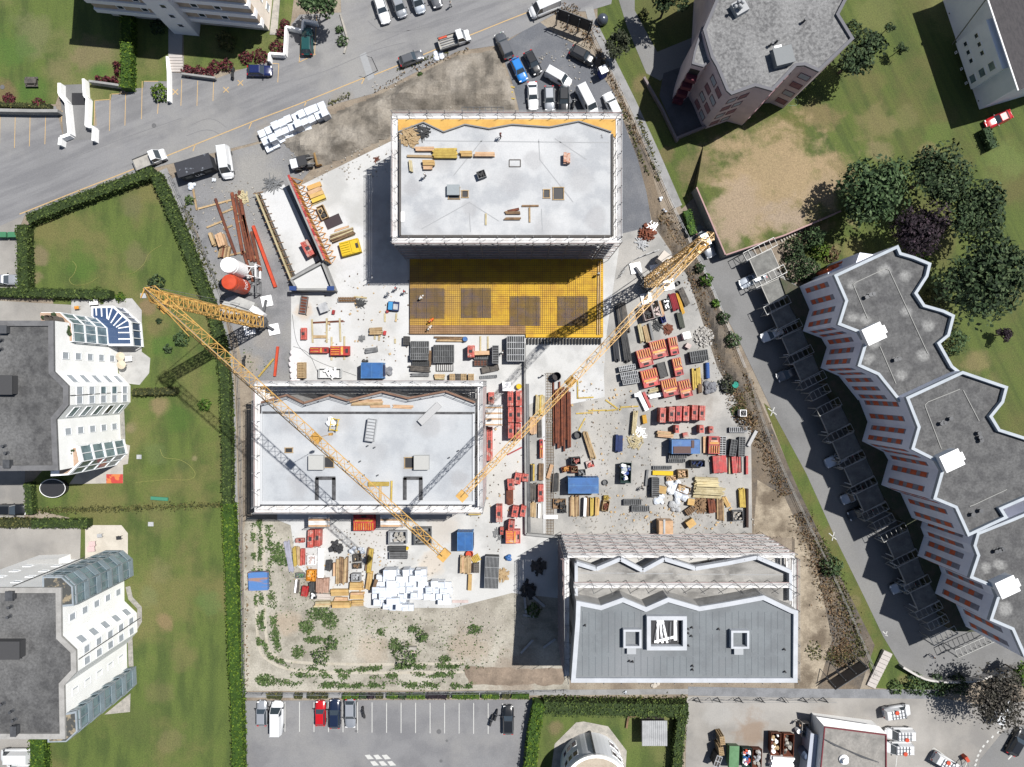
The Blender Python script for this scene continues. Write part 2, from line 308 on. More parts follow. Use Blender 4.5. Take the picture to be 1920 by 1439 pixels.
bank = M('dark_bank_soil', P(120, 110, 98), P(92, 86, 80), .4, fine=.18, fscale=3.5, bump=.8, c3=P(138, 122, 102), s3=.14)  # dark soil, the bank's own colour
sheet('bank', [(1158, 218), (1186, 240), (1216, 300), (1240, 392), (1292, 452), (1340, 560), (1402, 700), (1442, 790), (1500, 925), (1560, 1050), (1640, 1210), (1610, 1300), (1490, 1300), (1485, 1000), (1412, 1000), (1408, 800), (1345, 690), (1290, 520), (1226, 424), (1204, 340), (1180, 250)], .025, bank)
sheet('trampled_soil', [(1420, 900), (1470, 930), (1530, 1060), (1560, 1200), (1530, 1300), (1490, 1300), (1490, 1010), (1412, 1005)], .029, M('trampled_marl', P(190, 176, 154), P(156, 142, 122), .35, fine=.14, fscale=3.6, bump=.5, c3=P(120, 106, 88), s3=.2))
sheet('parking_lot', [(456, 1314), (1000, 1312), (1000, 1500), (470, 1500), (460, 1400)], .032, lot)
sheet('works_yard', [(1288, 1306), (1740, 1304), (1840, 1322), (2000, 1310), (2000, 1500), (1284, 1500)], .032, yard)
sheet('street_corner', [(1822, 1500), (1838, 1424), (1882, 1370), (2000, 1338), (2000, 1500)], .04, asphalt_e)
pth = M('path_asphalt', P(168, 168, 168), P(150, 150, 150), .5, fine=.07)
strip('path', [(306, 318), (330, 375), (368, 465), (404, 555), (424, 640), (434, 760), (437, 900), (444, 1100), (452, 1300), (452, 1500)], 1.35, .04, pth)
strip('path', [(1104, 14), (1112, 45), (1150, 122), (1184, 190), (1226, 282), (1272, 388)], 1.35, .042, pth)
strip('path', [(456, 1303), (700, 1304), (1000, 1299), (1290, 1297)], .9, .04, pth)
strip('gravel_lane', [(1290, 1296), (1500, 1300), (1760, 1302)], 1.5, .041, M('gravel_lane_grey', P(150, 152, 156), P(132, 134, 138), .5, fine=.1))
sheet('footpath', [(316, 34), (342, 36), (342, 108), (316, 108)], .05, M('footpath_concrete', P(190, 188, 186), fine=.06))
sheet('patio', [(134, 560), (200, 560), (248, 560), (266, 582), (266, 660), (282, 672), (280, 700), (262, 722), (225, 718), (215, 600), (134, 590)], .05, M('pale_paving', P(206, 205, 202), P(190, 189, 186), .6, fine=.05))
sheet('patio', [(160, 985), (228, 985), (240, 1000), (240, 1040), (160, 1060)], .052, M('cream_paving', P(228, 220, 206), P(216, 208, 194), .6, fine=.04))
sheet('patio', [(150, 880), (228, 830), (244, 836), (240, 870), (231, 872), (231, 906), (130, 908)], .05, M('slab_paving', P(206, 200, 190), P(192, 186, 178), .6, fine=.05))
sheet('patio', [(196, 1340), (245, 1300), (244, 1335)], .05, stone)
sheet('patio', [(1040, 1395), (1080, 1355), (1094, 1353), (1140, 1362), (1175, 1408), (1172, 1460), (1030, 1470)], .05, stone)
strip('gravel_border', [(240, 1100), (245, 1122), (262, 1140), (262, 1165), (244, 1195), (246, 1250)], .8, .045, M('border_slabs', P(176, 172, 164), P(150, 148, 142), 1.4, fine=.1))
strip('gravel_border', [(229, 770), (231, 815), (232, 870)], .7, .046, M('border_slabs', None))
sheet('driveway', [(112, 160), (166, 158), (174, 262), (120, 264)], .036, asphalt_e)
# lanes beside the left parking bays and the patched strip across the road
sheet('road_patch', [(674, 104), (686, 98), (702, 146), (690, 152)], .045, M('pale_asphalt_patch', P(176, 178, 180), fine=.05))
sheet('courtyard', [(1244, 138), (1300, 118), (1345, 130), (1375, 200), (1330, 236), (1272, 262), (1236, 180)], .05, M('courtyard_asphalt', P(104, 104, 108), P(92, 92, 96), .5, fine=.1))
# a raised lawn terrace over the underground garage
tz = 2.7
b = MB(); tp = [(1306, 352), (1360, 478), (1470, 441), (1575, 396), (1600, 340), (1480, 300), (1330, 300)]
def TW(pts, z, zr): return [(W(x, y, zr).x, W(x, y, zr).y) for x, y in pts]
q = [Vector((*v, tz)) for v in TW([(1306, 352), (1360, 478), (1470, 441), (1575, 396)], 0, tz)]+[W(1660, 300, 0), W(1520, 215, 0), W(1320, 268, 0)]; c = W(1460, 360, tz-.5); n = 7; b.add(q+[Vector((v.x, v.y, 0)) for v in q]+[c], [(i, (i+1) % n, 14) if 0 else ((i+1) % n, i, 14) for i in range(n)]+[(i, (i+1) % n, n+(i+1) % n, n+i) for i in range(n)])
tag(b.obj('terrace', lw_r, smooth=False), kind='structure')
b = MB(); q = TW([(1306, 352), (1360, 478), (1470, 441), (1575, 396)], 0, tz)
for i in range(3):
    d = (Vector(q[i+1])-Vector(q[i])).normalized(); n = Vector((d.y, -d.x))*.16
    n = n if n.dot(Vector((-1, -1))) > 0 else -n
    b.prism([q[i], q[i+1], Vector(q[i+1])+n, Vector(q[i])+n], 0, tz+.25, mi=0)
    b.prism([Vector(q[i])+n*1.2-n*1.4, Vector(q[i+1])-n*.2, Vector(q[i+1])+n*1.2, Vector(q[i])+n*1.2], tz+.253, tz+.34, mi=1)
tag(b.obj('retaining_wall', [conc_g, M('pink_coping', P(196, 160, 156), fine=.05)]), 'grey retaining wall with pink coping round the dry raised lawn', 'wall')
# ------------------------------------------------------------------ road paint
mk = MB()
def mark(p, q, w=.12, z=.05): mk.prism(offset_quad(W(*p), W(*q), w), z-.004, z, True, False)
def offset_quad(a, c, w):
    d = Vector((c.x-a.x, c.y-a.y)).normalized(); n = Vector((-d.y, d.x))*w/2
    return [(a.x+n.x, a.y+n.y), (c.x+n.x, c.y+n.y), (c.x-n.x, c.y-n.y), (a.x-n.x, a.y-n.y)]
ol = [(37, 402), (150, 357), (240, 322), (330, 286), (475, 228), (560, 196), (684, 146)]
for a, c in zip(ol, ol[1:]): mark(a, c, .16)
for a, c in (((684, 146), (678, 158)), ((702, 141), (742, 125)), ((742, 125), (858, 76)), ((858, 76), (955, 37)), ((955, 37), (1040, 4)), ((150, 357), (146, 367)), ((366, 272), (362, 284)), ((575, 190), (571, 199)), ((472, 230), (467, 242))): mark(a, c, .16)
for x, y0, y1 in ((29, 219, 278), (57, 213, 275), (86, 214, 271), (117, 208, 229), (178, 189, 235), (207, 177, 246), (236, 175, 236), (267, 153, 224), (297, 195, 214), (341, 150, 199), (371, 152, 199), (401, 150, 190), (1, 214, 270)): mark((x, y0), (x-1.5, y1), .11)
for a, c in (((178, 189), (208, 187)), ((209, 177), (238, 176)), ((270, 153), (297, 153)), ((0, 213), (86, 213)), ((565, 75), (561, 118)), ((594, 31), (590, 102)), ((505, 119), (523, 120)), ((523, 120), (521, 155)), ((592, 102), (560, 118))): mark(a, c, .11)
def cross(x, y, r=5): mark((x-r, y-r), (x+r, y+r), .14); mark((x-r, y+r), (x+r, y-r), .14, .052)
for x, y in ((329, 173), (424, 169), (451, 156)): cross(x, y)
tag(mk.obj('road_markings', line_o), kind='structure')
mk = MB()
for i in range(16):
    x = 480+(218+108.8*i)/4; mark((x, 1316+i*.2), (x+.0, 1372+i*.3), .12)
mark((507, 1316), (507, 1322), .1)
for (a, c_) in ((0, 0), (1, 0), (2, 0), (0, 1), (1, 1), (2, 1)):
    x = 684+a*16+c_*10; y = 1420+c_*12
    mk.prism(WP([(x, y-4), (x+9, y-5), (x+17, y+3), (x+6, y+4)]), .046, .05, True, False)
for a, c in (((1440, 766), (1456, 778)), ((1452, 764), (1445, 780)), ((1554, 1000), (1568, 1012)), ((1564, 998), (1560, 1014)), ((1655, 1184), (1664, 1193)), ((1663, 1184), (1660, 1192))): mark(a, c, .14, .055)
for i in range(9):
    t = i/8; x = 1884-54*t-12*math.sin(t*math.pi); y = 1362+70*t; mark((x, y), (x-3, y+4.5), .3, .056)
mark((1800, 1460), (1815, 1425), .12); mark((1750, 1402), (1803, 1439), .12); mark((1905, 1408), (1890, 1424), .2, .056); mark((1750, 1402), (1740, 1425), .12)
mark((1682, 1415), (1678, 1450), .12)
tag(mk.obj('lot_markings', line_w), kind='structure')
# cracks and tyre traces in the road
tm = MB()
for pts in ([(360, 235), (385, 224), (405, 226), (425, 240)], [(350, 255), (380, 245), (400, 246), (416, 256)], [(130, 300), (200, 272), (260, 250), (340, 222)], [(560, 150), (620, 130), (700, 96), (760, 80)], [(690, 40), (720, 60), (780, 56), (850, 40)], [(700, 85), (760, 60), (850, 30), (930, 6)]):
    p = smooth_line(pts, 5)
    for a, c in zip(p, p[1:]): tm.prism(offset_quad(W(*a), W(*c), .09), .043, .046, True, False)
tag(tm.obj('tyre_traces', M('tyre_trace_rubber', P(136, 136, 138), fine=.1)), kind='structure')
# ================================================================== BUILDINGS
def V2(v): return Vector((v[0], v[1]))
def wall_frame(a, c):
    a, c = V2(a), V2(c); d = (c-a); L = d.length; d.normalize(); n = Vector((d.y, -d.x)); return a, d, n, L
def panel(mb, a, d, n, s0, s1, z0, z1, t=.05, off=0., mi=0):
    """flat box on a wall: s along the wall, z up, standing off..off+t proud"""
    p = [a+d*s0+n*off, a+d*s1+n*off, a+d*s1+n*(off+t), a+d*s0+n*(off+t)]
    mb.prism(p, z0, z1, mi=mi)
def window(root, a, d, n, s, z, w, h, fm, gm, name='window', split=0):
    f = MB(); e = .09
    for s0, s1, z0, z1 in ((s-w/2, s+w/2, z, z+e), (s-w/2, s+w/2, z+h-e, z+h), (s-w/2, s-w/2+e, z+e, z+h-e), (s+w/2-e, s+w/2, z+e, z+h-e)): panel(f, a, d, n, s0, s1, z0, z1, .08)
    if split: panel(f, a, d, n, s-.04, s+.04, z+e, z+h-e, .075)
    o = f.obj(name, fm, root)
    g = MB(); panel(g, a, d, n, s-w/2+e, s+w/2-e, z+e, z+h-e, .03); g.obj('pane', gm, o); return o
def parapet(root, pts, z0, z1, w, mat, name='parapet'):
    b = MB(); n = len(pts); P_ = [V2(p) for p in pts]
    a = sum(P_[i].x*P_[(i+1) % n].y-P_[(i+1) % n].x*P_[i].y for i in range(n))
    if a < 0: P_ = P_[::-1]
    inn = []
    for i in range(n):
        d0 = (P_[i]-P_[i-1]).normalized(); d1 = (P_[(i+1) % n]-P_[i]).normalized()
        n0 = Vector((-d0.y, d0.x)); n1 = Vector((-d1.y, d1.x)); m = (n0+n1)
        m = m.normalized()*(w/max(.45, m.normalized().dot(n0))); inn.append(P_[i]+m)
    vs = [(*p, z0) for p in P_]+[(*p, z1) for p in P_]+[(*p, z1) for p in inn]+[(*p, z0) for p in inn]; fs = []
    for i in range(n):
        j = (i+1) % n; fs += [(i, j, n+j, n+i), (n+i, n+j, 2*n+j, 2*n+i), (2*n+i, 2*n+j, 3*n+j, 3*n+i)]
    b.add(vs, fs); o = b.obj(name, mat, root); return o, inn
def block(name, pts, z, zw, label, wallm, roofm, par=.35, pw=.4, parm=None, cat='building'):
    """pts: photo outline of the roof edge at height z"""
    wp = [V2(W(x, y, z)) for x, y in pts]; c = sum(wp, Vector((0, 0)))/len(wp)
    root = empty(name, (0, 0, 0), 0, label, cat)
    a = sum(wp[i].x*wp[(i+1) % len(wp)].y-wp[(i+1) % len(wp)].x*wp[i].y for i in range(len(wp)))
    if a < 0: wp = wp[::-1]
    b = MB(); b.prism(wp, 0, z-.02, False, False); b.obj('wall', wallm, root)
    pr, inn = parapet(root, wp, z-.02, z+par, pw, parm or wallm)
    b = MB(); b.prism(inn, z-.25, z, True, False); rf = b.obj('roof', roofm, root)
    return root, rf, wp
def vent(root, px, py, z, r=.12, h=.7, mat=None):
    p = W(px, py, z); b = MB(); b.cyl(p.x, p.y, z-.05, r*1.9, .12, 10); b.cyl(p.x, p.y, z, r, h, 10); b.cyl(p.x, p.y, z+h, r*1.5, .1, 10)
    return b.obj('roof_vent', mat or steel_d, root)
def roofbox(root, px, py, z, dx, dy, h, rz, mat, name='roof_hatch', cap=None):
    p = W(px, py, z+h); b = MB(); b.box(p.x, p.y, z-.02, dx, dy, h, rz); b.box(p.x, p.y, z+h-.02, dx+.16, dy+.16, .1, rz, 1)
    return b.obj(name, [mat, cap or mat], root)
# ------------------------------------------------------------------ left white apartment house (upper)
greyroof_par = M('grey_parapet_sheet', P(128, 128, 130), P(114, 114, 116), .8, fine=.06)
L1, rf, wp = block('apartment_building', [(-90, 602), (103, 602), (104, 697), (131, 724), (131, 760), (108, 787), (112, 882), (-90, 884)], 15.5, 0, 'white apartment house with flat gravel roof and steel blue glass garden roof on its corner', white_wall, rooftop, parm=greyroof_par, pw=.75)
bay_white = M('white_bay_frame', P(240, 242, 244, .8), fine=.02)
blind = M('pale_blind', P(206, 214, 222), P(196, 204, 212), 1, fine=.03)
def east_wall(root, pa, pc, z, cols, floors=5, w=1.1, h=1.5, fh=2.9, mats=(blind,), split=0):
    a, c = V2(W(*pa, z)), V2(W(*pc, z)); a, d, n, L = wall_frame(a, c)
    if n.x < 0: a, d, n = a+d*L, -d, -n
    for k in range(floors):
        for j in range(cols):
            window(root, a, d, n, L*(j+.5)/cols, 1.0+k*fh, w, h, bay_white, random.choice(mats), split=split)
east_wall(L1, (104, 640), (104, 692), 15.5, 1)
east_wall(L1, (105, 698), (130, 723), 15.5, 1, w=1.6)
east_wall(L1, (131, 724), (131, 742), 15.5, 1, w=1.25, mats=(blind, glass_g)); east_wall(L1, (131, 742), (131, 760), 15.5, 1, w=1.25)
east_wall(L1, (131, 760), (108, 787), 15.5, 1, w=1.9, mats=(glass_g, glass))
east_wall(L1, (108, 788), (110, 835), 15.5, 1)
def glass_bay(root, pts, ztop, z0, fh, label_name, fm, gm, roof=None):
    """glazed winter garden: floor bands, corner posts and panes; pts = photo outline at height ztop"""
    wp = [V2(W(x, y, ztop)) for x, y in pts]
    a = sum(wp[i].x*wp[(i+1) % len(wp)].y-wp[(i+1) % len(wp)].x*wp[i].y for i in range(len(wp)))
    if a < 0: wp = wp[::-1]
    c = sum(wp, Vector((0, 0)))/len(wp); f = MB()
    z = z0
    inner = [p+(c-p)*.06 for p in wp]
    while z < ztop-.2:
        f.prism(wp, z, z+.34); z += fh
    f.prism(wp, ztop-.12, ztop+.1)
    n = len(wp)
    for i in range(n):
        p, q = wp[i], wp[(i+1) % n]; L = (q-p).length; k = max(1, round(L/1.25))
        for j in range(k): 
            r = p+(q-p)*(j/k); r = r+(c-r).normalized()*.05; f.box(r.x, r.y, z0, .11, .11, ztop-z0)
    g = MB(); g.prism(inner, z0+.05, ztop-.15, False, False)
    o = f.obj(label_name, fm, root); g.obj('pane', gm, o); return o, wp
terr = M('terracotta_terrace', P(206, 176, 152), P(194, 164, 140), .8, fine=.05)
def plants(parent, pts, z, r=.5):
    b = MB()
    for x, y in pts:
        p = W(x, y, z)
        for k in range(5): b.ball(p.x+random.uniform(-r, r)*.6, p.y+random.uniform(-r, r)*.6, z+random.uniform(.1, .5), r*random.uniform(.4, .7), n=6, jit=.3)
    return b.obj('potted_plant', M('terrace_foliage', P(66, 86, 44), P(46, 64, 34), 2, fine=.2), parent)
o, _ = glass_bay(L1, [(104, 586), (113, 586), (135, 606), (138, 641), (104, 643)], 12.2, 3.2, 2.9, 'winter_garden', bay_white, glass_g)
b = MB(); t = TW([(76, 587), (113, 587), (134, 607), (137, 640), (104, 641), (104, 604), (78, 604)], 0, 12.2); b.prism(t, 12.1, 12.32); ter = b.obj('terrace_floor', terr, L1)
b = MB(); b.prism([V2(W(x, y, 12.2)) for x, y in ((76, 586), (104, 586), (104, 604), (76, 604))], 0, 12.1); b.obj('annexe_wall', white_wall, L1)
plants(ter, ((84, 597), (104, 592), (126, 612), (128, 618), (131, 625), (108, 636), (116, 640)), 12.3, .45)
b = MB()
for x, y in ((110, 600), (117, 602), (118, 626)):
    p = W(x, y, 12.4); b.lathe([(.1, 12.3), (.45, 15.0), (.5, 12.75), (.3, 12.8)], 10, p.x, p.y)
b.obj('garden_chair', M('grey_wicker', P(120, 112, 104), fine=.2), ter)
b = MB(); p = W(115, 613, 12.8); b.box(p.x, p.y, 12.95, 1.3, .7, .06, R(-35)); b.box(p.x, p.y, 12.3, .3, .3, .65, R(-35)); b.obj('garden_table', M('orange_table_wood', P(190, 118, 50), fine=.08), ter)
# lower glass garden with steel blue panes
o, wpg = glass_bay(L1, [(172, 575), (213, 574), (246, 604), (250, 649), (204, 649), (200, 620), (172, 592)], 3.2, 0, 2.9, 'glass_garden_roof', bay_white, glass_b)
b = MB(); c = sum(wpg, Vector((0, 0)))/len(wpg); b.prism([p+(c-p)*.1 for p in wpg], 3.31, 3.34); b.obj('pane', glass_b, o)
b = MB()
for (x0, y0, x1, y1) in ((180, 576, 181, 592), (190, 575, 191, 594), (200, 575, 201, 598), (211, 575, 203, 600), (222, 584, 208, 606), (231, 592, 213, 611), (240, 600, 218, 614), (247, 612, 222, 616), (248, 624, 222, 624), (249, 636, 222, 636)):
    b.bar(W(x0, y0, 3.38), W(x1, y1, 3.38), .16, .1)
b.obj('glazing_bar', bay_white, o)
# second bay to the south with its pink terrace
o, _ = glass_bay(L1, [(112, 842), (146, 836), (153, 866), (129, 891), (96, 893), (96, 884), (112, 882)], 12.2, 0, 2.9, 'winter_garden', bay_white, glass_g)
b = MB(); b.prism(TW([(113, 843), (143, 839), (149, 866), (127, 888), (113, 889)], 0, 12.2), 12.28, 12.38); ter = b.obj('terrace_floor', terr, L1)
plants(ter, ((124, 848), (130, 847), (135, 848)), 12.4, .5)
b = MB(); p = W(120, 857, 13); b.lathe([(.05, 12.4), (.9, 14.2), (.12, 14.55)], 10, p.x, p.y); b.obj('parasol', M('purple_striped_cloth', P(130, 80, 150), P(220, 210, 225), 2.2, lo=.48, hi=.52, fine=0), ter)
roofbox(L1, 5, 722, 15.5, 2.6, 2.6, 1.2, 0, M('dark_roof_hood', P(76, 76, 78), fine=.05), 'stair_hood')
roofbox(L1, 5, 618, 15.5, 1.0, 1.0, .8, 0, steel_d, 'chimney'); roofbox(L1, 12, 870, 15.5, .8, 1.0, .8, 0, steel_d, 'chimney')
for x, y in ((5, 638), (4, 655), (10, 836), (15, 849)): vent(L1, x, y, 15.5, .14, .6)
b = MB(); b.bar(W(131, 742, 15.5)+Vector((.08, 0, 0)), W(243, 735, 0)+Vector((.08, 0, 0)), .1); b.obj('downpipe', steel_d, L1)
# ------------------------------------------------------------------ left white apartment house (lower)
par_l = M('pale_parapet_stone', P(190, 188, 184), P(174, 172, 168), .8, fine=.06)
L2, rf, wp = block('apartment_building', [(-90, 1101), (117, 1101), (118, 1192), (145, 1218), (146, 1259), (123, 1284), (125, 1384), (-90, 1384)], 15.5, 0, 'white apartment house with grey glass winter gardens stacked on both corners', white_wall, rooftop, parm=par_l, pw=.75)
east_wall(L2, (117, 1140), (118, 1192), 15.5, 1); east_wall(L2, (118, 1193), (144, 1217), 15.5, 1, w=2.2)
east_wall(L2, (145, 1219), (145, 1238), 15.5, 1, w=1.3); east_wall(L2, (145, 1239), (146, 1258), 15.5, 1, w=1.3)
east_wall(L2, (123, 1285), (123, 1330), 15.5, 1)
a, d, n, L = wall_frame(W(60, 1101, 15.5), W(-90, 1101, 15.5))
if n.y < 0: a, d, n = a+d*L, -d, -n
for k in range(5):
    for s in (3, 7.5): window(L2, a, d, n, L-s, 1+k*2.9, 1.3, .9, bay_white, blind)
bay_grey = M('grey_bay_frame', P(178, 188, 196), P(166, 176, 184), 1, fine=.03, rough=.5)
furn = M('conservatory_contents', P(84, 86, 84), P(170, 156, 130), .9, lo=.5, hi=.6, fine=.1, c3=P(150, 60, 44), s3=.5, lo3=.66, hi3=.7)
shade = M('grey_green_awning', P(164, 182, 192), P(150, 168, 178), .8, fine=.03)
for pts in ([(80, 1081), (116, 1081), (137, 1100), (139, 1136), (118, 1138), (117, 1101), (80, 1101)], [(124, 1337), (144, 1333), (146, 1371), (125, 1391), (90, 1392), (90, 1384), (124, 1384)]):
    o, wpb = glass_bay(L2, pts, 15.4, 0, 2.9, 'winter_garden', bay_grey, glass_g)
    c = sum(wpb, Vector((0, 0)))/len(wpb); b = MB(); b.prism([p+(c-p)*.12 for p in wpb], 15.5, 15.53); b.obj('roof_pane', furn, o)
    for i in range(len(wpb)):
        p, q = wpb[i], wpb[(i+1) % len(wpb)]
        if (q-p).length < 1.2: continue
        a, d, n, L = wall_frame(p, q)
        for k in range(5): b = MB(); panel(b, a, d, n, .12, L-.12, .35+2.9*k, 1.35+2.9*k, .06, .01); b.obj('balustrade_panel', shade, o)
roofbox(L2, 8, 1220, 15.5, 4.2, 2.4, 1.3, 0, M('dark_roof_hood', None), 'stair_hood')
roofbox(L2, 17, 1118, 15.5, .9, 1.2, .9, 0, steel_d, 'chimney'); roofbox(L2, 25, 1372, 15.5, .7, 1.3, .9, 0, steel_d, 'chimney')
for x, y in ((22, 1137), (20, 1155), (8, 1318), (25, 1332), (30, 1348)): vent(L2, x, y, 15.5, .14, .7)
for p, q in (((146, 1238), (262, 1160)), ((22, 1101), (158, 1046))):
    b = MB(); b.bar(W(*p, 15.4)+Vector((.12, .1, 0)), W(*q, 0)+Vector((.12, .1, 0)), .1); b.obj('downpipe', steel_d, L2)
# entrance annexe north of it
b = MB(); b.prism([V2(W(x, y, 3)) for x, y in ((50, 1050), (110, 1048), (110, 1075), (50, 1080))], 0, 3, mt=1); tag(b.obj('entrance_porch', [white_wall, M('porch_roof_gravel', P(190, 190, 188), fine=.1)]), 'white flat roofed entrance porch beside the lower apartment house', 'porch')
# ------------------------------------------------------------------ house with banded balconies, top left
T0 = empty('apartment_building', (0, 0, 0), 0, 'apartment block with tan and white balcony bands at the top left edge', 'building')
base = [V2(W(x, y)) for x, y in ((212, 30), (505, 58), (520, -90), (222, -118))]
cream = M('cream_render', P(240, 228, 214, .8), P(232, 220, 206, .8), .5, fine=.03); tan = M('tan_panel', P(186, 168, 148, .8), P(172, 154, 136, .8), .6, fine=.05)
b = MB(); b.prism(base, 0, 14, True, False); b.obj('wall', cream, T0)
a, d, n, L = wall_frame(base[0], base[1]); n = n if n.y < 0 else -n
for k in range(4):
    z = 3.1+k*2.8
    b = MB()
    for s0, s1 in ((-.6, L*.40), (L*.56, L+.3)): panel(b, a, d, n, s0, s1, z, z+1.0, 1.2, .0, 0)
    b.obj('balcony_band', M('white_band', P(236, 236, 238, .84), fine=.03), T0)
    b = MB()
    for s0, s1 in ((-.4, L*.40), (L*.56, L+.1)): panel(b, a, d, n, s0, s1, z+1.0, z+2.78, .9, .0, 0)
    b.obj('tan_band', tan, T0)
    for s in (L*.16, L*.31, L*.66, L*.80): window(T0, a+n*.9, d, n, s, z+1.3, 1.1, 1.1, white_p, glass)
    window(T0, a+n*2.0, d, n, L*.50, z-.5, 1.0, 1.1, white_p, glass)
b = MB(); panel(b, a, d, n, L*.40, L*.56, 0, 14.2, 2.0, .01); b.obj('stair_tower', M('white_tower', P(232, 232, 234, .84), fine=.03), T0)
a2, d2, n2, L2_ = wall_frame(base[1], base[2]); n2 = n2 if n2.x > 0 else -n2
for k in range(4): window(T0, a2, d2, n2, 3.0, 1+k*2.9, 1.2, 1.3, white_p, blind)
b = MB(); b.prism([V2(W(x, y)) for x, y in ((506, 66), (520, 66), (530, -60), (520, -60))], 0, .12); b.obj('plinth', stone, T0)
b = MB(); b.prism([p for p in base], 14.01, 14.5, True, False); b.obj('roof', rooftop, T0)
# ------------------------------------------------------------------ tower with gravel roof, top right
lilac = M('mauve_render', P(208, 190, 190, .8), P(196, 178, 180, .8), .5, fine=.04)
R1, rf, wp = block('residential_tower', [(1345, -90), (1340, 4), (1317, 58), (1332, 110), (1342, 127), (1361, 172), (1370, 180), (1415, 164), (1447, 173), (1492, 126), (1507, 125), (1534, 137), (1600, 75), (1572, 29), (1586, 2), (1590, -90)], 13, 0,
    'mauve residential tower with angular gravel roof at the top right', lilac, M('pale_gravel_roof', P(146, 146, 146), P(110, 110, 111), 1.9, fine=.24, fscale=3, bump=.3, c3=P(156, 156, 156), s3=.12), parm=M('grey_edge_sheet', P(122, 122, 128), fine=.04), pw=.45)
rw = M('mauve_blind', P(176, 128, 134), P(160, 114, 122), 1, fine=.03)
for (p, q, cols) in (((1342, 127), (1361, 172), 2), ((1370, 180), (1415, 164), 2), ((1447, 173), (1492, 126), 3), ((1507, 125), (1534, 137), 1)):
    a, d, n, L = wall_frame(W(*p, 13), W(*q, 13)); mid = a+d*L/2
    if n.y > 0 and p != (1342, 127): a, d, n = a+d*L, -d, -n
    if p == (1342, 127) and n.x > 0: a, d, n = a+d*L, -d, -n
    for k in range(4):
        for j in range(cols):
            s = L*(j+.5)/cols
            window(R1, a, d, n, s, 1.2+k*2.9, min(1.7, L/cols*.8), 1.5, M('mauve_frame', P(150, 116, 122), fine=0), blind if (j+k) % 2 else rw)
# balcony stack on its west corner
b2 = MB(); redm = M('dark_red_balcony', P(112, 40, 58), fine=.05)
q = [V2(W(x, y, 12)) for x, y in ((1345, 30), (1314, 54), (1300, 100), (1296, 122), (1318, 128), (1336, 112), (1322, 60))]
b2.prism(q, 0, 12, mt=1); b2.obj('balcony_stack', [lilac, M('pale_gravel_roof', None)], R1); parapet(R1, q, 11.98, 12.35, .3, M('grey_edge_sheet', None), 'balcony_parapet')
a, d, n, L = wall_frame(W(1296, 122, 12), W(1318, 128, 12)); n = n if n.y < 0 else -n
for k in range(4):
    b = MB(); panel(b, a, d, n, .1, L-.1, .4+2.7*k, 1.4+2.7*k, .9); b.obj('balcony', redm, R1)
    b = MB(); panel(b, a, d, n, .15, L-.15, 1.4+2.7*k, 2.9+2.7*k, .05); b.obj('balcony_opening', dark, R1)
roofbox(R1, 1470, 104, 13, 2.6, 2.4, 1.3, R(14), M('grey_hatch_sheet', P(150, 154, 156), fine=.04), 'roof_hatch'); roofbox(R1, 1459, 90, 13, .9, .5, .8, R(14), white_p, 'skylight')
for x, y in ((1506, 42), (1455, 80), (1444, 86)): vent(R1, x, y, 13, .16, .9)
b = MB()
for i in range(7):
    p = W(1384+random.uniform(-7, 7), 10+random.uniform(-8, 8), 14.2); b.cyl(p.x, p.y, 13.9, .16, .7, 10); b.ball(p.x, p.y, 14.7, .28, n=8)
p = W(1386, 16, 13.4); b.box(p.x, p.y, 12.98, 2.0, 1.9, .95, R(30)); b.obj('ventilation_cowls', M('pale_cowl', P(196, 198, 200), fine=.03), R1)
# sunken court wall in front of the tower
b = MB(); q = [V2(W(x, y, .8)) for x, y in ((1206, 146), (1240, 205), (1267, 262), (1330, 236))]
for i in range(3):
    dd = (q[i+1]-q[i]).normalized(); nn = Vector((-dd.y, dd.x))*.35; b.prism([q[i], q[i+1]+dd*(.35 if i == 1 else 0), q[i+1]+nn+dd*(.35 if i == 1 else 0), q[i]+nn], 0, .9+.002*i)
tag(b.obj('court_wall', M('mauve_coping', P(150, 138, 138), fine=.05)), 'low mauve wall round the court at the foot of the tower', 'wall')
# ------------------------------------------------------------------ white house with dark tiles, far right
R2 = empty('white_house', (0, 0, 0), 0, 'white house with square windows and dark tiled roof at the right edge', 'house')
base = [V2(W(x, y)) for x, y in ((1768, 2), (1836, 206), (1990, 160), (1922, -44))]
b = MB(); b.prism(base, 0, 9, True, False); b.obj('wall', M('cool_white_render', P(244, 247, 252, .84), P(236, 240, 246, .84), .4, fine=.02), R2)
a, d, n, L = wall_frame(base[0], base[1]); n = n if n.x < 0 else -n
b = MB(); panel(b, a, d, n, L*.40, L*.82, 1.0, 8.2, 1.0); b.obj('bay_front', M('cool_white_render', None), R2)
for k, (z, cols) in enumerate(((2.0, 3), (4.6, 3))):
    for j in range(cols): window(R2, a+n*1.0, d, n, L*(.46+.075*j), z+.5, .8, .9, white_p, glass)
for j in range(3): window(R2, a+n*1.0, d, n, L*.75, 1.4+2.2*j, 1.4, 1.4, white_p, glass_g)
for s in (.13, .47, .62, .75, .93): window(R2, a+(n*1.0 if .4 < s < .82 else n*0), d, n, L*s, .25, .4, .5, white_p, glass)
rd = M('dark_roof_tiles', P(92, 88, 90), P(78, 75, 78), 1.6, fine=.12, stretch=(3, .6, R(20)))
b = MB(); e = [a-d*.6+n*.5, a+d*(L+.6)+n*.5]; m = [a-d*.6-n*6.5, a+d*(L+.6)-n*6.5]; f = [a-d*.6-n*13.6, a+d*(L+.6)-n*13.6]
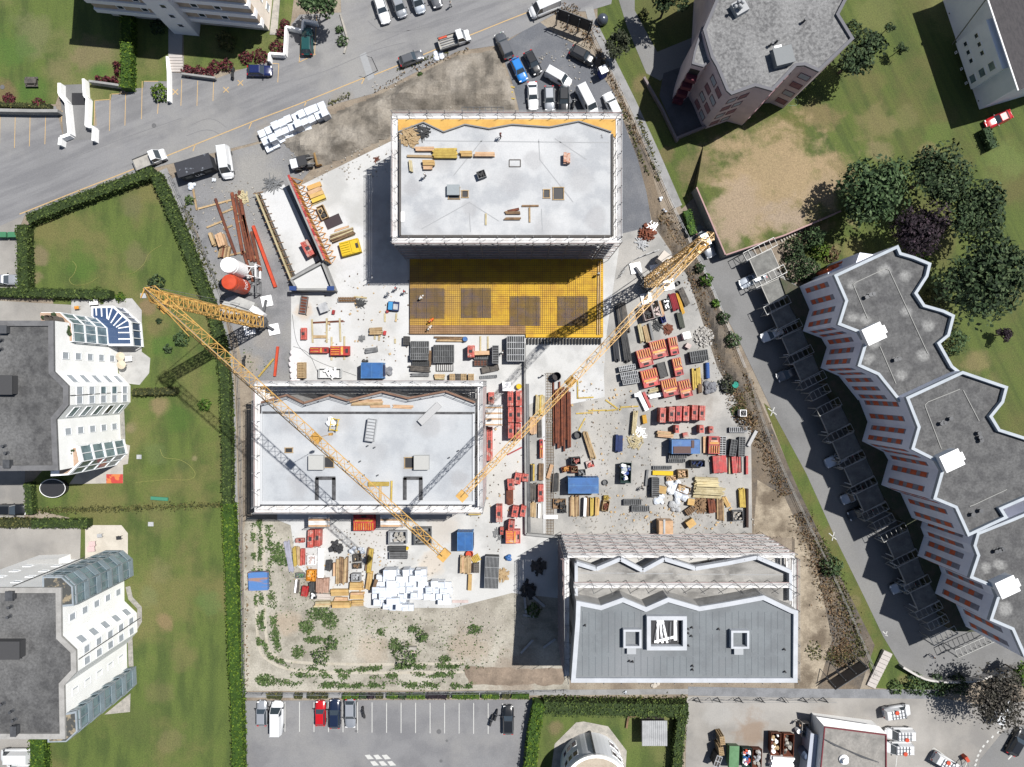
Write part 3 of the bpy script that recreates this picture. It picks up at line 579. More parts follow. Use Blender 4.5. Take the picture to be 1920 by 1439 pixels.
for (p, q, zz) in ((e, m, (9.0, 11.4)), (m, f, (11.4, 9.0))):
    b.add([(*p[0], zz[0]), (*p[1], zz[0]), (*q[1], zz[1]), (*q[0], zz[1])], [(0, 1, 2, 3)]); b.add([(*p[0], zz[0]-.2), (*p[1], zz[0]-.2), (*q[1], zz[1]-.2), (*q[0], zz[1]-.2)], [(3, 2, 1, 0)])
b.add([(*e[0], 8.99), (*f[0], 8.99), (*m[0], 11.39)], [(0, 1, 2)], 1); b.add([(*e[1], 8.99), (*f[1], 8.99), (*m[1], 11.39)], [(0, 1, 2)], 1); b.obj('roof', [rd, M('cool_white_render', None)], R2)
b = MB(); b.tube((*e[0], 9.02), (*e[1], 9.02), .14, n=8); b.obj('gutter', white_p, R2)
b = MB(); p = e[0]+d*L*.28; b.bar((*p, 9.0), (*(a+d*L*.39+n*1.05), .3), .12); b.ball(p.x, p.y, 9.1, .35); b.obj('downpipe', M('bronze_pipe', P(150, 150, 130), fine=0), R2)
# ------------------------------------------------------------------ the long zigzag building, right
zwall = M('lilac_white_render', P(240, 242, 252, .84), P(230, 232, 244, .84), .4, fine=.03); zcop = M('pale_blue_coping', P(206, 214, 222), P(196, 204, 212), .6, fine=.03)
zroof = M('zigzag_gravel_roof', P(108, 108, 108), P(88, 88, 89), .7, fine=.24, fscale=3.2, bump=.3, blz=14.6,
    blots=tuple((x, y, 11, P(168, 168, 166), .8) for x, y in ((1662, 505), (1700, 516), (1598, 532), (1602, 596), (1628, 600), (1702, 585), (1741, 610), (1640, 645), (1633, 672), (1735, 665), (1690, 705), (1728, 757), (1800, 728), (1840, 742), (1733, 822), (1765, 838), (1820, 790), (1858, 850), (1885, 842), (1776, 914), (1820, 945), (1905, 880), (1880, 912), (1845, 1065), (1880, 1140), (1870, 1060), (1750, 850))))
orange_bl = M('orange_blind', P(226, 112, 72, .75), P(208, 98, 62, .75), 1.2, fine=.04); zgrey = M('grey_window_panel', P(156, 156, 168, .7), P(136, 136, 150, .7), 1, fine=.04)
SEG = [([(1560, 517), (1581, 565), (1567, 610), (1606, 625), (1617, 644), (1604, 687), (1642, 704), (1682, 754)], [(1694, 746), (1796, 697), (1782, 686), (1759, 645), (1776, 631), (1786, 592), (1765, 582), (1730, 572), (1716, 551), (1736, 520), (1742, 495), (1710, 482), (1686, 475), (1680, 461)], 14.2),
       ([(1694, 745), (1716, 801), (1704, 842), (1750, 865), (1760, 882), (1745, 935), (1786, 952), (1810, 1005)], [(1885, 970), (1875, 954), (1930, 930), (1990, 900), (1960, 835), (1920, 820), (1870, 804), (1856, 781), (1877, 755), (1885, 725), (1800, 696)], 16.0),
       ([(1827, 997), (1820, 1022), (1827, 1040), (1813, 1082), (1857, 1100), (1864, 1118), (1850, 1161), (1892, 1179), (1915, 1231)], [(2010, 1190), (1990, 930), (1890, 972)], 15.0)]
Z = empty('zigzag_apartment_building', (0, 0, 0), 0, 'long stepped apartment building with zigzag front and orange window blinds', 'building')
for left, right, z in SEG:
    wp = [V2(W(x, y, z)) for x, y in left+right]
    a = sum(wp[i].x*wp[(i+1) % len(wp)].y-wp[(i+1) % len(wp)].x*wp[i].y for i in range(len(wp)))
    if a < 0: wp = wp[::-1]
    b = MB(); b.prism(wp, 3.0, z-.02, False, False); b.obj('wall', zwall, Z)
    _, inn = parapet(Z, wp, z-.02, z+.6, .42, zcop); b = MB(); b.prism(inn, z-.3, z, True, False); b.obj('roof', zroof, Z)
    for i in range(len(left)-1):
        a, d, n, L = wall_frame(W(*left[i], z), W(*left[i+1], z))
        if n.x > 0: a, d, n = a+d*L, -d, -n
        k = 3 if L > 4.6 else 2 if L > 2.9 else 1 if L > 1.3 else 0
        for j in range(k):
            s = L*(j+.5)/k; ww = min(.8, L/k*.46); f = MB(); panel(f, a, d, n, s-ww/2, s+ww/2, 4.6, z-2.0, .04); o = f.obj('window_strip', zgrey, Z)
            for zz in (4.7, 7.2, 9.7, 12.2):
                if zz+1.5 < z-1.9:
                    hh = random.choice((1.5, 1.2, 1.0)); g = MB(); panel(g, a, d, n, s-ww/2+.05, s+ww/2-.05, zz+1.5-hh, zz+1.5, .03, .042); g.obj('orange_blind', orange_bl, o)
for x, y, z in ((1633, 626, 14.2), (1779, 864, 16), (1883, 1101, 15.0)):
    roofbox(Z, x+6, y, z, 2.7, 2.3, 1.6, R(25), M('white_lift_box', P(240, 240, 240, .8), fine=.02), 'lift_housing'); roofbox(Z, x+22, y-7, z, .8, 1.0, 1.2, R(25), M('white_lift_box', None), 'flue_box')
for x, y, z in ((1622, 558, 14.2), (1629, 554, 14.2), (1635, 552, 14.2), (1676, 675, 14.2), (1683, 673, 14.2), (1762, 794, 16), (1768, 793, 16), (1779, 785, 16), (1834, 820, 16), (1836, 826, 16), (1832, 812, 16), (1820, 964, 16), (1835, 957, 16), (1864, 1033, 15.0), (1871, 1031, 15.0), (1876, 1029, 15.0)): vent(Z, x, y, z, .2, .5)
b = MB()
for pts, z in (([(1627, 598), (1600, 534), (1604, 530), (1660, 504), (1667, 506), (1740, 664)], 14.26), ([(1765, 842), (1734, 760), (1740, 754), (1800, 730)], 16.06), ([(1836, 790), (1806, 732)], 16.06), ([(1818, 950), (1826, 947), (1888, 918)], 16.06), ([(1650, 650), (1680, 720)], 14.26)):
    for p, q in zip(pts, pts[1:]): b.bar(W(*p, z), W(*q, z), .1, .06)
b.obj('lightning_rail', M('pale_rail', P(176, 176, 172), fine=0), Z)
# raised garden court between the carports and the front
b = MB(); b.prism([V2(W(x, y, 3.0)) for x, y in ((1462, 520), (1478, 566), (1500, 607), (1521, 656), (1543, 708), (1576, 757), (1597, 800), (1618, 845), (1641, 895), (1663, 945), (1701, 985), (1731, 1070), (1767, 1136), (1788, 1184), (1990, 1190), (1900, 900), (1700, 600), (1560, 540), (1510, 545))], 0, 3.0); tag(b.obj('court', M('court_planting', P(70, 80, 52), P(96, 88, 72), .5, fine=.2, bump=.4)), kind='structure')
# fin and side wing at its north end
b = MB(); b.prism([V2(W(x, y, 10.5)) for x, y in ((1560, 516), (1604, 496), (1612, 474), (1640, 478), (1679, 462), (1680, 470), (1600, 512))], 0, 10.5); b.obj('north_wing', zwall, Z)
a, d, n, L = wall_frame(W(1558, 505, 9), W(1604, 480, 9)); n = n if n.y > 0 else -n
b = MB(); b.prism([V2(W(x, y, 6)) for x, y in ((1552, 512), (1606, 484), (1612, 496), (1556, 522))], 0, 6, mt=0); b.obj('north_wing_low', zwall, Z)
b = MB()
for k in range(4): panel(b, V2(W(1552, 512, 6)), d, n, .4+k*1.25, 1.1+k*1.25, 1, 5.5, .5)
b.obj('orange_shutter', orange_bl, Z)
# ------------------------------------------------------------------ round white house, bottom
RH = empty('round_house', (0, 0, 0), 0, 'white round house with curved white roof band and dark windows, bottom edge', 'house')
c = W(1108, 1431, 0); b = MB()
b.lathe([(5.1, 0), (5.1, 6.9)], 48, c.x, c.y); b.obj('wall', M('round_white_render', P(236, 239, 244, .7), fine=.02), RH)
b = MB(); b.lathe([(5.18, 6.7), (5.18, 7.2), (4.75, 7.2), (4.75, 6.8)], 48, c.x, c.y); b.obj('parapet_ring', white_wall, RH)
b = MB(); b.cyl(c.x, c.y, 6.85, 4.74, .15, 40); b.obj('roof', M('beige_roof_pebbles', P(210, 196, 176), P(196, 182, 162), 1, fine=.1), RH)
for t in (150, 138, 126, 52, 40, 28):
    for z in (1.2, 4.0):
        u = Vector((math.cos(R(t)), math.sin(R(t)))); a = Vector((c.x, c.y))+u*5.08; d = Vector((-u.y, u.x)); window(RH, a, d, u, 0, z, .95, 1.5, white_p, M('dark_violet_glass', (.05, .03, .06), fine=0, rough=.15))
b = MB(); u = Vector((math.cos(R(92)), math.sin(R(92)))); b.bar((c.x+u.x*5.3, c.y+u.y*5.3, .2), (c.x+u.x*5.3, c.y+u.y*5.3, 7.0), .25); b.obj('flue', steel_d, RH)
# ------------------------------------------------------------------ workshop, bottom right
WS, rf, wp = block('workshop', [(1545, 1362), (1662, 1377), (1662, 1520), (1530, 1520)], 4.5, 0, 'low workshop with gravel roof, white gable strip and red trim', white_wall, M('workshop_gravel', P(168, 164, 158), P(146, 143, 138), .8, fine=.18, fscale=3.2), parm=M('red_trim', P(130, 52, 62), fine=.03), pw=.18, par=.15)
b = MB(); b.add([W(1530, 1344, 3.6), W(1648, 1362, 3.6), W(1662, 1376, 4.75), W(1545, 1361, 4.75)], [(0, 1, 2, 3)]); b.add([W(1530, 1344, 3.5), W(1648, 1362, 3.5), W(1662, 1376, 4.6), W(1545, 1361, 4.6)], [(3, 2, 1, 0)]); b.obj('white_eave', white_wall, WS)
b = MB(); p = W(1582, 1424, 4.6); b.lathe([(.75, 4.5), (.75, 4.75), (.45, 4.8), (.45, 5.3), (.2, 5.4)], 16, p.x, p.y); b.obj('roof_fan', white_p, WS)
b = MB()
for k in range(5): b.bar(W(1545+k*5, 1386+k*3, 4.72+k*.03), W(1620+k*7, 1422+k*2, 4.74+k*.03), .1)
tag(b.obj('steel_tubes', steel_d), 'thin dark tubes lying across the workshop roof', 'tubes')
b = MB(); b.prism([V2(W(x, y, 3)) for x, y in ((1520, 1375), (1534, 1378), (1520, 1500), (1506, 1500))], 2.9, 3.02); b.prism([V2(W(x, y, 3)) for x, y in ((1522, 1376), (1526, 1377), (1512, 1500), (1508, 1500))], 0, 2.89); b.obj('canopy', M('pale_canopy', P(200, 206, 220), fine=.03), WS)
# garden shed roof in the round house garden
b = MB(); q = [V2(W(x, y, 2.6)) for x, y in ((1204, 1352), (1251, 1352), (1251, 1399), (1204, 1399))]
sh = empty('garden_shed', (0, 0, 0), 0, 'garden shed with pale corrugated roof beside the hedge', 'shed')
b.prism(q, 2.45, 2.6); 
for k in range(12):
    p0 = q[0]+(q[1]-q[0])*(k+.5)/12; p1 = q[3]+(q[2]-q[3])*(k+.5)/12; b.bar((*p0, 2.62), (*p1, 2.62), .08, .06)
b.obj('roof', M('corrugated_grey', P(196, 198, 200), P(180, 182, 184), .8, fine=.06), sh)
b = MB(); cc = sum(q, Vector((0, 0)))/4; b.prism([p+(cc-p)*.12 for p in q], 0, 2.44); b.obj('wall', wood_g, sh)
# ================================================================== SITE BUILDINGS, SCAFFOLDS, CRANES
deck_m = M('scaffold_deck', P(246, 245, 244, .58), P(224, 221, 218, .55), .8, fine=.06, vary=.06)
stains = lambda k: tuple((x, y, r, P(k, k, k+2), q) for x, y, r, q in ((775, 350, 14, .6), (880, 395, 16, .6), (800, 420, 22, .5), (905, 280, 14, .6), (1000, 300, 16, .5), (1090, 340, 22, .5), (1120, 410, 18, .6), (960, 340, 26, .4), (1060, 270, 18, .5), (830, 300, 20, .4), (1020, 420, 20, .5), (540, 800, 20, .5), (610, 815, 16, .6), (700, 850, 26, .4), (800, 800, 22, .5), (860, 900, 18, .6), (560, 910, 22, .5), (680, 920, 18, .5), (770, 870, 16, .5), (640, 780, 22, .4)))
slab_m = M('fresh_slab_concrete', P(214, 216, 218), P(192, 195, 199), .3, fine=.06, c3=P(226, 227, 228), s3=.09, lo=.4, hi=.62, blots=stains(184), blz=14)
slab_b = M('grey_slab_concrete', P(206, 210, 214), P(190, 194, 199), .3, fine=.05, c3=P(216, 218, 220), s3=.09, lo=.4, hi=.62, blots=stains(182), blz=14)
shellw = M('shell_wall', P(196, 194, 190), P(168, 166, 162), .5, fine=.06)
toe = M('pinkish_toe_board', P(206, 176, 172), P(186, 170, 166), .6, fine=.05)
std_m = MB(); std_m.tube((0, 0, 0), (0, 0, 15.2), .045, n=6); std_me = std_m.mesh('standard', steel)
std_m = MB(); std_m.tube((0, 0, 0), (0, 0, 18.2), .045, n=6); std_hi = std_m.mesh('standard', steel)
def scaffold(label, p, q, zref, out, levels, top=15.2, width=.85, bay=2.5, hi=False, decks=True):
    """one face of scaffolding; p-q = photo line of its outer edge at height zref"""
    a, c = V2(W(*p, zref)), V2(W(*q, zref)); d = c-a; L = d.length; d.normalize(); n = Vector((d.y, -d.x))
    if n.dot(Vector(out)) < 0: n = -n
    t = empty('scaffold', (a.x, a.y, 0), 0, label, 'scaffold')
    o = lambda s, w_, z: Vector((*(d*s-n*w_), z))
    k = max(1, round(L/bay))
    for i in range(k+1):
        for w_ in (.05, width-.05):
            r = o(L*i/k, w_, 0); mobj('standard', std_hi if hi else std_me, t, r)
    for z in levels:
        b = MB()
        for i in range(k):
            for w_ in (.06, width*.5+.02):
                s0, s1 = L*i/k+.02, L*(i+1)/k-.02
                v = [d*s0-n*w_, d*s1-n*w_, d*s1-n*(w_+width*.5-.08), d*s0-n*(w_+width*.5-.08)]; b.prism(v, z-.05, z+random.uniform(-.01, .012))
        b.obj('deck', deck_m, t)
        g = MB()
        for dz in (.5, 1.0): g.bar(o(0, .03, z+dz), o(L, .03, z+dz), .045)
        g.obj('guardrail', steel, t); g = MB(); g.bar(o(0, .0, z+.1), o(L, .0, z+.1), .06, .2); g.obj('toe_board', toe, t)
    g = MB()
    for i in range(k):
        for j, z in enumerate(levels[:-1]):
            if (i+j) % 2 == 0: g.bar(o(L*i/k, .0, z), o(L*(i+1)/k, .0, levels[j+1]), .045)
    for i in range(k+1):
        for z in levels: g.bar(o(L*i/k, .02, z-.02), o(L*i/k, width-.02, z-.02), .05); g.bar(o(L*i/k, .02, z+1.0), o(min(L, L*i/k+.9), width*.75, z+.02), .035)
    g.obj('brace', steel, t); return t
LV = [2, 4, 6, 8, 10, 12, 14]
def rect(x0, y0, x1, y1): return [(x0, y0), (x1, y0), (x1, y1), (x0, y1)]
def shell(name, pts, z, label, slabm, zz=None):
    root = empty(name, (0, 0, 0), 0, label, 'building shell'); wp = [V2(W(x, y, z)) for x, y in pts]
    b = MB(); b.prism(wp, 0, z-.3, False, False); b.obj('wall', shellw, root)
    cc = sum(wp, Vector((0, 0)))/len(wp)
    b = MB(); b.prism(wp, z-.29, z, True, True); b.obj('slab', slabm, root)
    b = MB()
    for k in range(5):
        for i in range(len(wp)):
            p, q = wp[i], wp[(i+1) % len(wp)]; a, d, n, L = wall_frame(p, q); m = (p+q)/2-cc
            if n.dot(m) < 0: n = -n
            if L < 4: continue
            for j in range(int(L/4)): b = MB(); panel(b, a, d, n, L*(j+.5)/int(L/4)-.8, L*(j+.5)/int(L/4)+.8, .7+k*2.75, 2.5+k*2.75, .03); b.obj('window_opening', dark, root)
    return root, wp
# ------------------------------------------------------------------ shell A (top)
zz_a = [(747, 250), (794, 232), (832, 250), (872, 236), (917, 244), (960, 236), (1030, 241), (1085, 230), (1146, 250)]
A, wpA = shell('building_shell', zz_a+[(1146, 441), (752, 441), (752, 262)], 14, 'concrete shell under construction with pale slab and yellow deck along its top edge', slab_m)
b = MB(); b.prism([V2(W(x, y, 13.9)) for x, y in [(746, 224), (1156, 224), (1156, 262)]+[(x, y+2) for x, y in zz_a[::-1]]], 13.7, 13.93); b.obj('shuttering_deck', M('new_shuttering_ply', P(238, 190, 100), P(226, 174, 88), .5, fine=.06), A)
b = MB()
for p, q in zip(zz_a, zz_a[1:]):
    a, c = W(*p, 14), W(*q, 14); k = int((c-a).length/.22)
    for i in range(k): r = a+(c-a)*(i/k); b.bar(r, r+Vector((0, 0, .5)), .03)
    b.bar(a+Vector((0, .12, .12)), c+Vector((0, .12, .12)), .18, .25)
b.obj('edge_upstand', M('grey_upstand', P(150, 150, 150), fine=.1), A)
b = MB()
for p, q in (((750, 262), (750, 443)), ((750, 443), (1148, 443)), ((1148, 443), (1148, 252))): b.bar(W(*p, 14.1), W(*q, 14.1), .28, .24)
b.obj('gap_shade_strip', M('painted_gap_shade', P(96, 92, 88), fine=.1), A)  # dark strip paints in the shade of the gap between slab and scaffold
def opening(root, x0, y0, x1, y1, z, rail=True, name='roof_opening'):
    p, q = W(x0, y0, z), W(x1, y1, z); b = MB(); cx, cy = (p.x+q.x)/2, (p.y+q.y)/2; dx, dy = abs(q.x-p.x), abs(q.y-p.y)
    b.box(cx, cy, z+.004, dx, dy, .01, mi=1)
    for sx, sy, lx, ly in ((0, dy/2, dx+.2, .1), (0, -dy/2, dx+.2, .1), (dx/2, 0, .1, dy-.1), (-dx/2, 0, .1, dy-.1)): b.box(cx+sx, cy+sy, z, lx, ly, .16)
    return b.obj(name, [wood, dark], root)
opening(A, 1037, 352, 1057, 375, 14); opening(A, 841, 352, 862, 374, 14); opening(A, 1019, 356, 1031, 372, 14); opening(A, 866, 358, 878, 371, 14)
b = MB(); p = W(850, 357, 14.4); b.box(p.x, p.y, 14.16, 1.8, 1.5, .5); b.obj('shaft_cover', M('pale_steel_cover', P(170, 178, 182), fine=.05), A)
for nm, m_, p, q in (('shaft_frame', wood_b, (955, 300), (976, 313)),): 
    b = MB(); a, c = W(*p, 14.05), W(*q, 14.05)
    for u, v in (((a.x, a.y), (c.x, a.y)), ((c.x, a.y), (c.x, c.y)), ((c.x, c.y), (a.x, c.y)), ((a.x, c.y), (a.x, a.y))): b.bar((*u, 14.06), (*v, 14.06), .1)
    b.obj(nm, wood_g, A)
pr = MB()
for pts in ([(752, 264), (1142, 268)], [(850, 330), (905, 262)], [(790, 430), (880, 380), (935, 415)], [(1010, 262), (1012, 300), (1075, 380)], [(880, 400), (882, 436)], [(1015, 392), (1017, 436)], [(1100, 300), (1040, 260)]):
    for p, q in zip(pts, pts[1:]): pr.bar(W(*p, 14.0), W(*q, 14.0), .14, .012)
pr.obj('trowel_joint', M('damp_concrete', P(182, 184, 186), fine=.05), A)
# the figure 1 on the slab and the faint white sheet
b = MB(); b.bar(W(1128, 253, 14.01), W(1129, 259, 14.01), .09, .02); b.bar(W(1126, 255, 14.01), W(1128, 253, 14.01), .08, .02); b.bar(W(1126, 259, 14.014), W(1131, 259, 14.014), .07, .02); b.obj('chalk_number', steel_d, A)
scaffold('scaffold on the shaded lower face of the top shell', (735, 457), (1165, 457), 14, (0, -1), LV)
scaffold('scaffold on the left face of the top shell', (735, 224), (735, 446), 14, (-1, 0), LV)
scaffold('scaffold on the right face of the top shell', (1165, 224), (1165, 446), 14, (1, 0), LV)
scaffold('scaffold behind the yellow deck of the top shell', (735, 212), (1165, 212), 14, (0, 1), LV)
# ------------------------------------------------------------------ shell B (left)
zz_b = [(490, 755), (539, 741), (570, 756), (619, 741), (652, 751), (717, 735), (765, 747), (836, 734), (891, 755)]
B, wpB = shell('building_shell', zz_b+[(889, 946), (490, 946)], 14, 'concrete shell under the yellow jib with grey slab and zigzag front', slab_b)
b = MB()
for p, q in zip(zz_b, zz_b[1:]): b.bar(W(*p, 14.25), W(*q, 14.25), .28, .5)
b.obj('brown_edge_board', M('brown_film_board', P(150, 116, 96), P(130, 100, 84), .8, fine=.06), B)
b = MB()
for p, q in zip(zz_b, zz_b[1:]):
    a, c = W(*p, 14.9), W(*q, 14.9)
    for dz in (.1, .5): b.bar(a+Vector((0, -.35, dz-.3)), c+Vector((0, -.35, dz-.3)), .05)
    k = max(1, int((c-a).length/1.4))
    for i in range(k+1): r = a+(c-a)*(i/k)-Vector((0, .35, 0)); b.bar(r-Vector((0, 0, .9)), r+Vector((0, 0, .3)), .05)
b.obj('edge_guardrail', steel_d, B)
b = MB(); b.bar(W(492, 774, 14.03), W(890, 775, 14.03), .34, .07); b.obj('starter_wall', M('black_starter_strip', P(96, 96, 98), P(70, 70, 72), 1.5, fine=.15), B)
b = MB()
for p, q in (((490, 776), (490, 946)), ((888, 776), (888, 940))): b.bar(W(*p, 14.1), W(*q, 14.1), .3, .22)
b.bar(W(492, 943, 14.06), W(890, 943, 14.06), .5, .12); b.obj('edge_upstand', M('white_upstand', P(226, 228, 230), fine=.03), B)
b = MB()
for x0, x1 in ((592, 629), (757, 792)):
    for p, q in (((x0+2, 896), (x0+2, 938)), ((x1-3, 896), (x1-3, 938)), ((x0, 897), (x1, 897))): b.bar(W(*p, 14.02), W(*q, 14.02), .5 if p[0] != q[0] else .55, .05)
b.obj('core_wall_starter', M('black_starter_strip', None), B)
for q in ((608, 857, 626, 877), (759, 858, 776, 878), (535, 840, 549, 849)):
    opening(B, *q, 14)
for x, y in ((592, 868), (790, 868)):
    p = W(x, y, 14.9); b = MB(); b.box(p.x, p.y, 14, 2.15, 2.05, .9); b.obj('shaft_cover', M('pale_shaft_cover', P(206, 206, 202), fine=.03), B)
for x, y in ((690, 836), (655, 865), (676, 865), (683, 891), (709, 891), (843, 858), (860, 845), (703, 839)): 
    p = W(x, y, 14); b = MB(); b.cyl(p.x, p.y, 14, .1, .55, 8); b.obj('pipe_stub', steel_d, B)
scaffold('scaffold along the lower face of the shell under the jib', (477, 962), (905, 962), 14, (0, -1), LV)
scaffold('scaffold on the left face of the shell under the jib', (477, 726), (477, 950), 14, (-1, 0), LV)
scaffold('scaffold on the right face of the shell under the jib', (906, 726), (906, 950), 14, (1, 0), LV)
scaffold('scaffold in front of the zigzag front of the shell under the jib', (477, 714), (906, 714), 14, (0, 1), LV)
# ------------------------------------------------------------------ building C (lower right)
zz_c = [(1080, 1055), (1117, 1066), (1162, 1047), (1204, 1069), (1244, 1047), (1302, 1065), (1362, 1055), (1417, 1044), (1480, 1071)]
Cb, wpC = shell('building_shell', zz_c+[(1480, 1250), (1080, 1250)], 14, 'roofed concrete building with blue grey flat roof and zigzag white parapets', M('stained_terrace_slab', P(176, 174, 170), P(128, 126, 123), .35, fine=.08, stretch=(.5, 1.6, 0), c3=P(196, 193, 188), s3=.2))
cop = M('pale_grey_coping', P(222, 226, 232), P(210, 214, 220), .6, fine=.03)
b = MB()
for p, q in zip(zz_c, zz_c[1:]): b.bar(W(*p, 14.55), W(*q, 14.55), .55, 1.1)
b.bar(W(1080, 1055, 14.5), W(1080, 1120, 14.5), .45, 1.0); b.bar(W(1480, 1071, 14.5), W(1480, 1125, 14.5), .45, 1.0)
b.obj('zigzag_parapet', cop, Cb)
zz_r = [(1080, 1125), (1126, 1134), (1167, 1119), (1210, 1137), (1251, 1119), (1310, 1136), (1365, 1127), (1430, 1115), (1482, 1140), (1494, 1144), (1493, 1278), (1070, 1278), (1079, 1160)]
zr = 17; wr = [V2(W(x, y, zr)) for x, y in zz_r]
b = MB(); b.prism(wr, 14.01, zr-.02, False, False); b.obj('attic_wall', shellw, Cb)
membrane = M('blue_grey_membrane', P(138, 144, 148), P(127, 132, 136), .4, fine=.06, c3=P(148, 152, 156), s3=.1)
_, inn = parapet(Cb, wr, zr-.02, zr+.45, .62, cop, 'parapet'); b = MB(); b.prism(inn, zr-.25, zr, True, False); rf = b.obj('roof', membrane, Cb)
b = MB()
for i in range(33):
    x = 1092+i*12.2; y0 = 1148 if i % 3 else 1146
    for j in range(3):
        ya, yb = y0+j*42, y0+j*42+random.choice((40, 42, 34))
        if 1204 < x < 1296 and j < 2: continue
        b.bar(W(x, ya, zr+.003), W(x, min(yb, 1268), zr+.003), .05, .008)
b.obj('membrane_seam', M('seam_tar', P(98, 106, 112), fine=0), rf)
def skylight(x0, y0, x1, y1, z, h, wd, deep=False):
    p, q = W(x0, y0, z+h), W(x1, y1, z+h); cx, cy = (p.x+q.x)/2, (p.y+q.y)/2; dx, dy = abs(q.x-p.x), abs(q.y-p.y); b = MB()
    b.box(cx, cy+dy/2-wd/2, z, dx, wd, h); b.box(cx, cy-dy/2+wd/2, z, dx, wd, h); b.box(cx+dx/2-wd/2, cy, z, wd, dy-2*wd, h); b.box(cx-dx/2+wd/2, cy, z, wd, dy-2*wd, h)
    o = b.obj('skylight_kerb', cop, Cb); g = MB(); g.box(cx, cy, z+.01, dx-2*wd, dy-2*wd, .02); g.obj('shaft' if deep else 'skylight_pane', dark if deep else membrane, o)
    if deep:
        g = MB(); zt = z+.03
        for k in range(3): g.box(cx-dx*.2+k*.5, cy, zt, .3, dy*.7, .1, R(6*k))
        g.box(cx, cy-dy*.22, zt+.12, dx*.6, .35, .08, R(14)); g.box(cx+dx*.24, cy+.2, zt+.12, .45, dy*.6, .1); g.obj('shaft_plank', white_p, o)
        g = MB()
        for k in range(4): g.bar((cx-dx*.3+k*dx*.2, cy-dy*.3, zt+.3), (cx-dx*.2+k*dx*.16, cy+dy*.3, zt+.35), .06)
        g.obj('shaft_tube', steel, o)
skylight(1213, 1156, 1288, 1220, zr, .9, .55, True); skylight(1169, 1181, 1203, 1216, zr, .9, .3); skylight(1371, 1183, 1405, 1217, zr, .9, .3)
for x, y in ((1184, 1221), (1385, 1222)): roofbox(Cb, x, y, zr, 1.1, .7, .5, 0, M('pale_vent_box', P(196, 200, 204), fine=0), 'vent_box')
for x, y in ((1097, 1172), (1180, 1239), (1186, 1240), (1290, 1179), (1297, 1176), (1290, 1187), (1296, 1192), (1290, 1210), (1298, 1248), (1298, 1255), (1347, 1179), (1470, 1217), (1471, 1259)): vent(Cb, x, y, zr, .08, .35, black)
for i, (x0, x1) in enumerate(((1085, 1170), (1175, 1262), (1270, 1360), (1368, 1470))):
    b = MB(); b.bar(W(x0, 1075+i, 14.01), W(x1, 1075+i, 14.01), .1, .02); b.obj('slab_joint', M('damp_concrete', None), Cb)
scaffold('tall scaffold with many white decks on the zigzag front of the roofed building', (1064, 1036), (1490, 1036), 14, (0, 1), LV, bay=2.6)
scaffold('scaffold crossing the upper terrace of the roofed building', (1076, 1093), (1480, 1093), 15.5, (0, 1), [15.3], hi=True)
scaffold('scaffold on the shaded left face of the roofed building', (1058, 1050), (1058, 1274), 15, (-1, 0), LV)
scaffold('scaffold on the right face of the roofed building', (1500, 1050), (1500, 1276), 15, (1, 0), LV)
scaffold('scaffold tubes below the white parapet of the roofed building', (1066, 1283), (1496, 1283), 15, (0, -1), [2, 4, 6, 8, 10, 12])
# deck strip of balcony slabs inside the tall scaffold
b = MB(); b.prism([V2(W(x, y, 11.2)) for x, y in [(1086, 1040), (1470, 1040), (1470, 1056)]+[(x, y+1) for x, y in zz_c[::-1]]], 11, 11.2); b.obj('balcony_slab', M('pale_balcony_slab', P(216, 214, 210), fine=.04), Cb)
# ------------------------------------------------------------------ rebar deck: yellow shuttering with steel mats
zf = .45
FD = empty('slab_formwork', (0, 0, 0), 0, 'yellow shuttering deck covered with reinforcing steel below the top shell', 'formwork')
dk = [V2(W(x, y, zf)) for x, y in ((768, 486), (1131, 486), (1131, 633), (986, 633), (986, 627), (768, 627))]
b = MB(); b.prism(dk, .2, zf); b.obj('deck_boards', yellow_d, FD)
b = MB(); b.prism([V2(W(x, y, zf)) for x, y in ((768, 610), (985, 610), (985, 627), (768, 627))], zf+.003, zf+.012); b.obj('brown_boards', M('brown_mesh_boards', P(176, 138, 100), P(160, 122, 84), .8, fine=.08), FD)
barm = M('reinforcing_bar', P(130, 104, 60), P(110, 90, 70), 1, fine=.15); bard = M('dark_reinforcing_bar', P(126, 108, 84), P(112, 104, 118), .6, fine=.15)
x0, y0 = W(769, 626, zf).xy; x1, y1 = W(1130, 487, zf).xy
b = MB(); n = int((x1-x0)/.34)
for i in range(n): x = x0+i*.34; b.bar((x, y0, zf+.06), (x, y1, zf+.06), .02 if i % 4 else .035)
for i in range(int((y1-y0)/.34)): y = y0+i*.34; b.bar((x0, y, zf+.09), (x1, y, zf+.09), .02 if i % 3 else .035)
b.obj('bottom_bars', barm, FD)
for (xa, ya, xb, yb) in ((769, 540, 835, 597), (865, 540, 922, 596), (957, 555, 1014, 611), (1046, 555, 1103, 611)):
    p, q = W(xa, yb, zf), W(xb, ya, zf); b = MB()
    for i in range(int((q.x-p.x)/.19)): x = p.x+i*.19; b.bar((x, p.y, zf+.14), (x, q.y, zf+.14), .05)
    for i in range(int((q.y-p.y)/.19)): y = p.y+i*.19; b.bar((p.x, y, zf+.17), (q.x, y, zf+.17), .04)
    b.obj('reinforcing_mat', bard, FD)
b = MB()
for x in (1122, 1126): b.bar(W(x, 490, zf+.15), W(x-2, 628, zf+.15), .14)
b.obj('edge_timber', wood, FD)
b = MB()
for i in range(24): p = W(990+i*5.9, 640, .4); b.box(p.x, p.y, .06, .22, 1.0, .5)
b.obj('edge_posts', M('dark_prop_steel', P(70, 68, 64), fine=.1), FD)
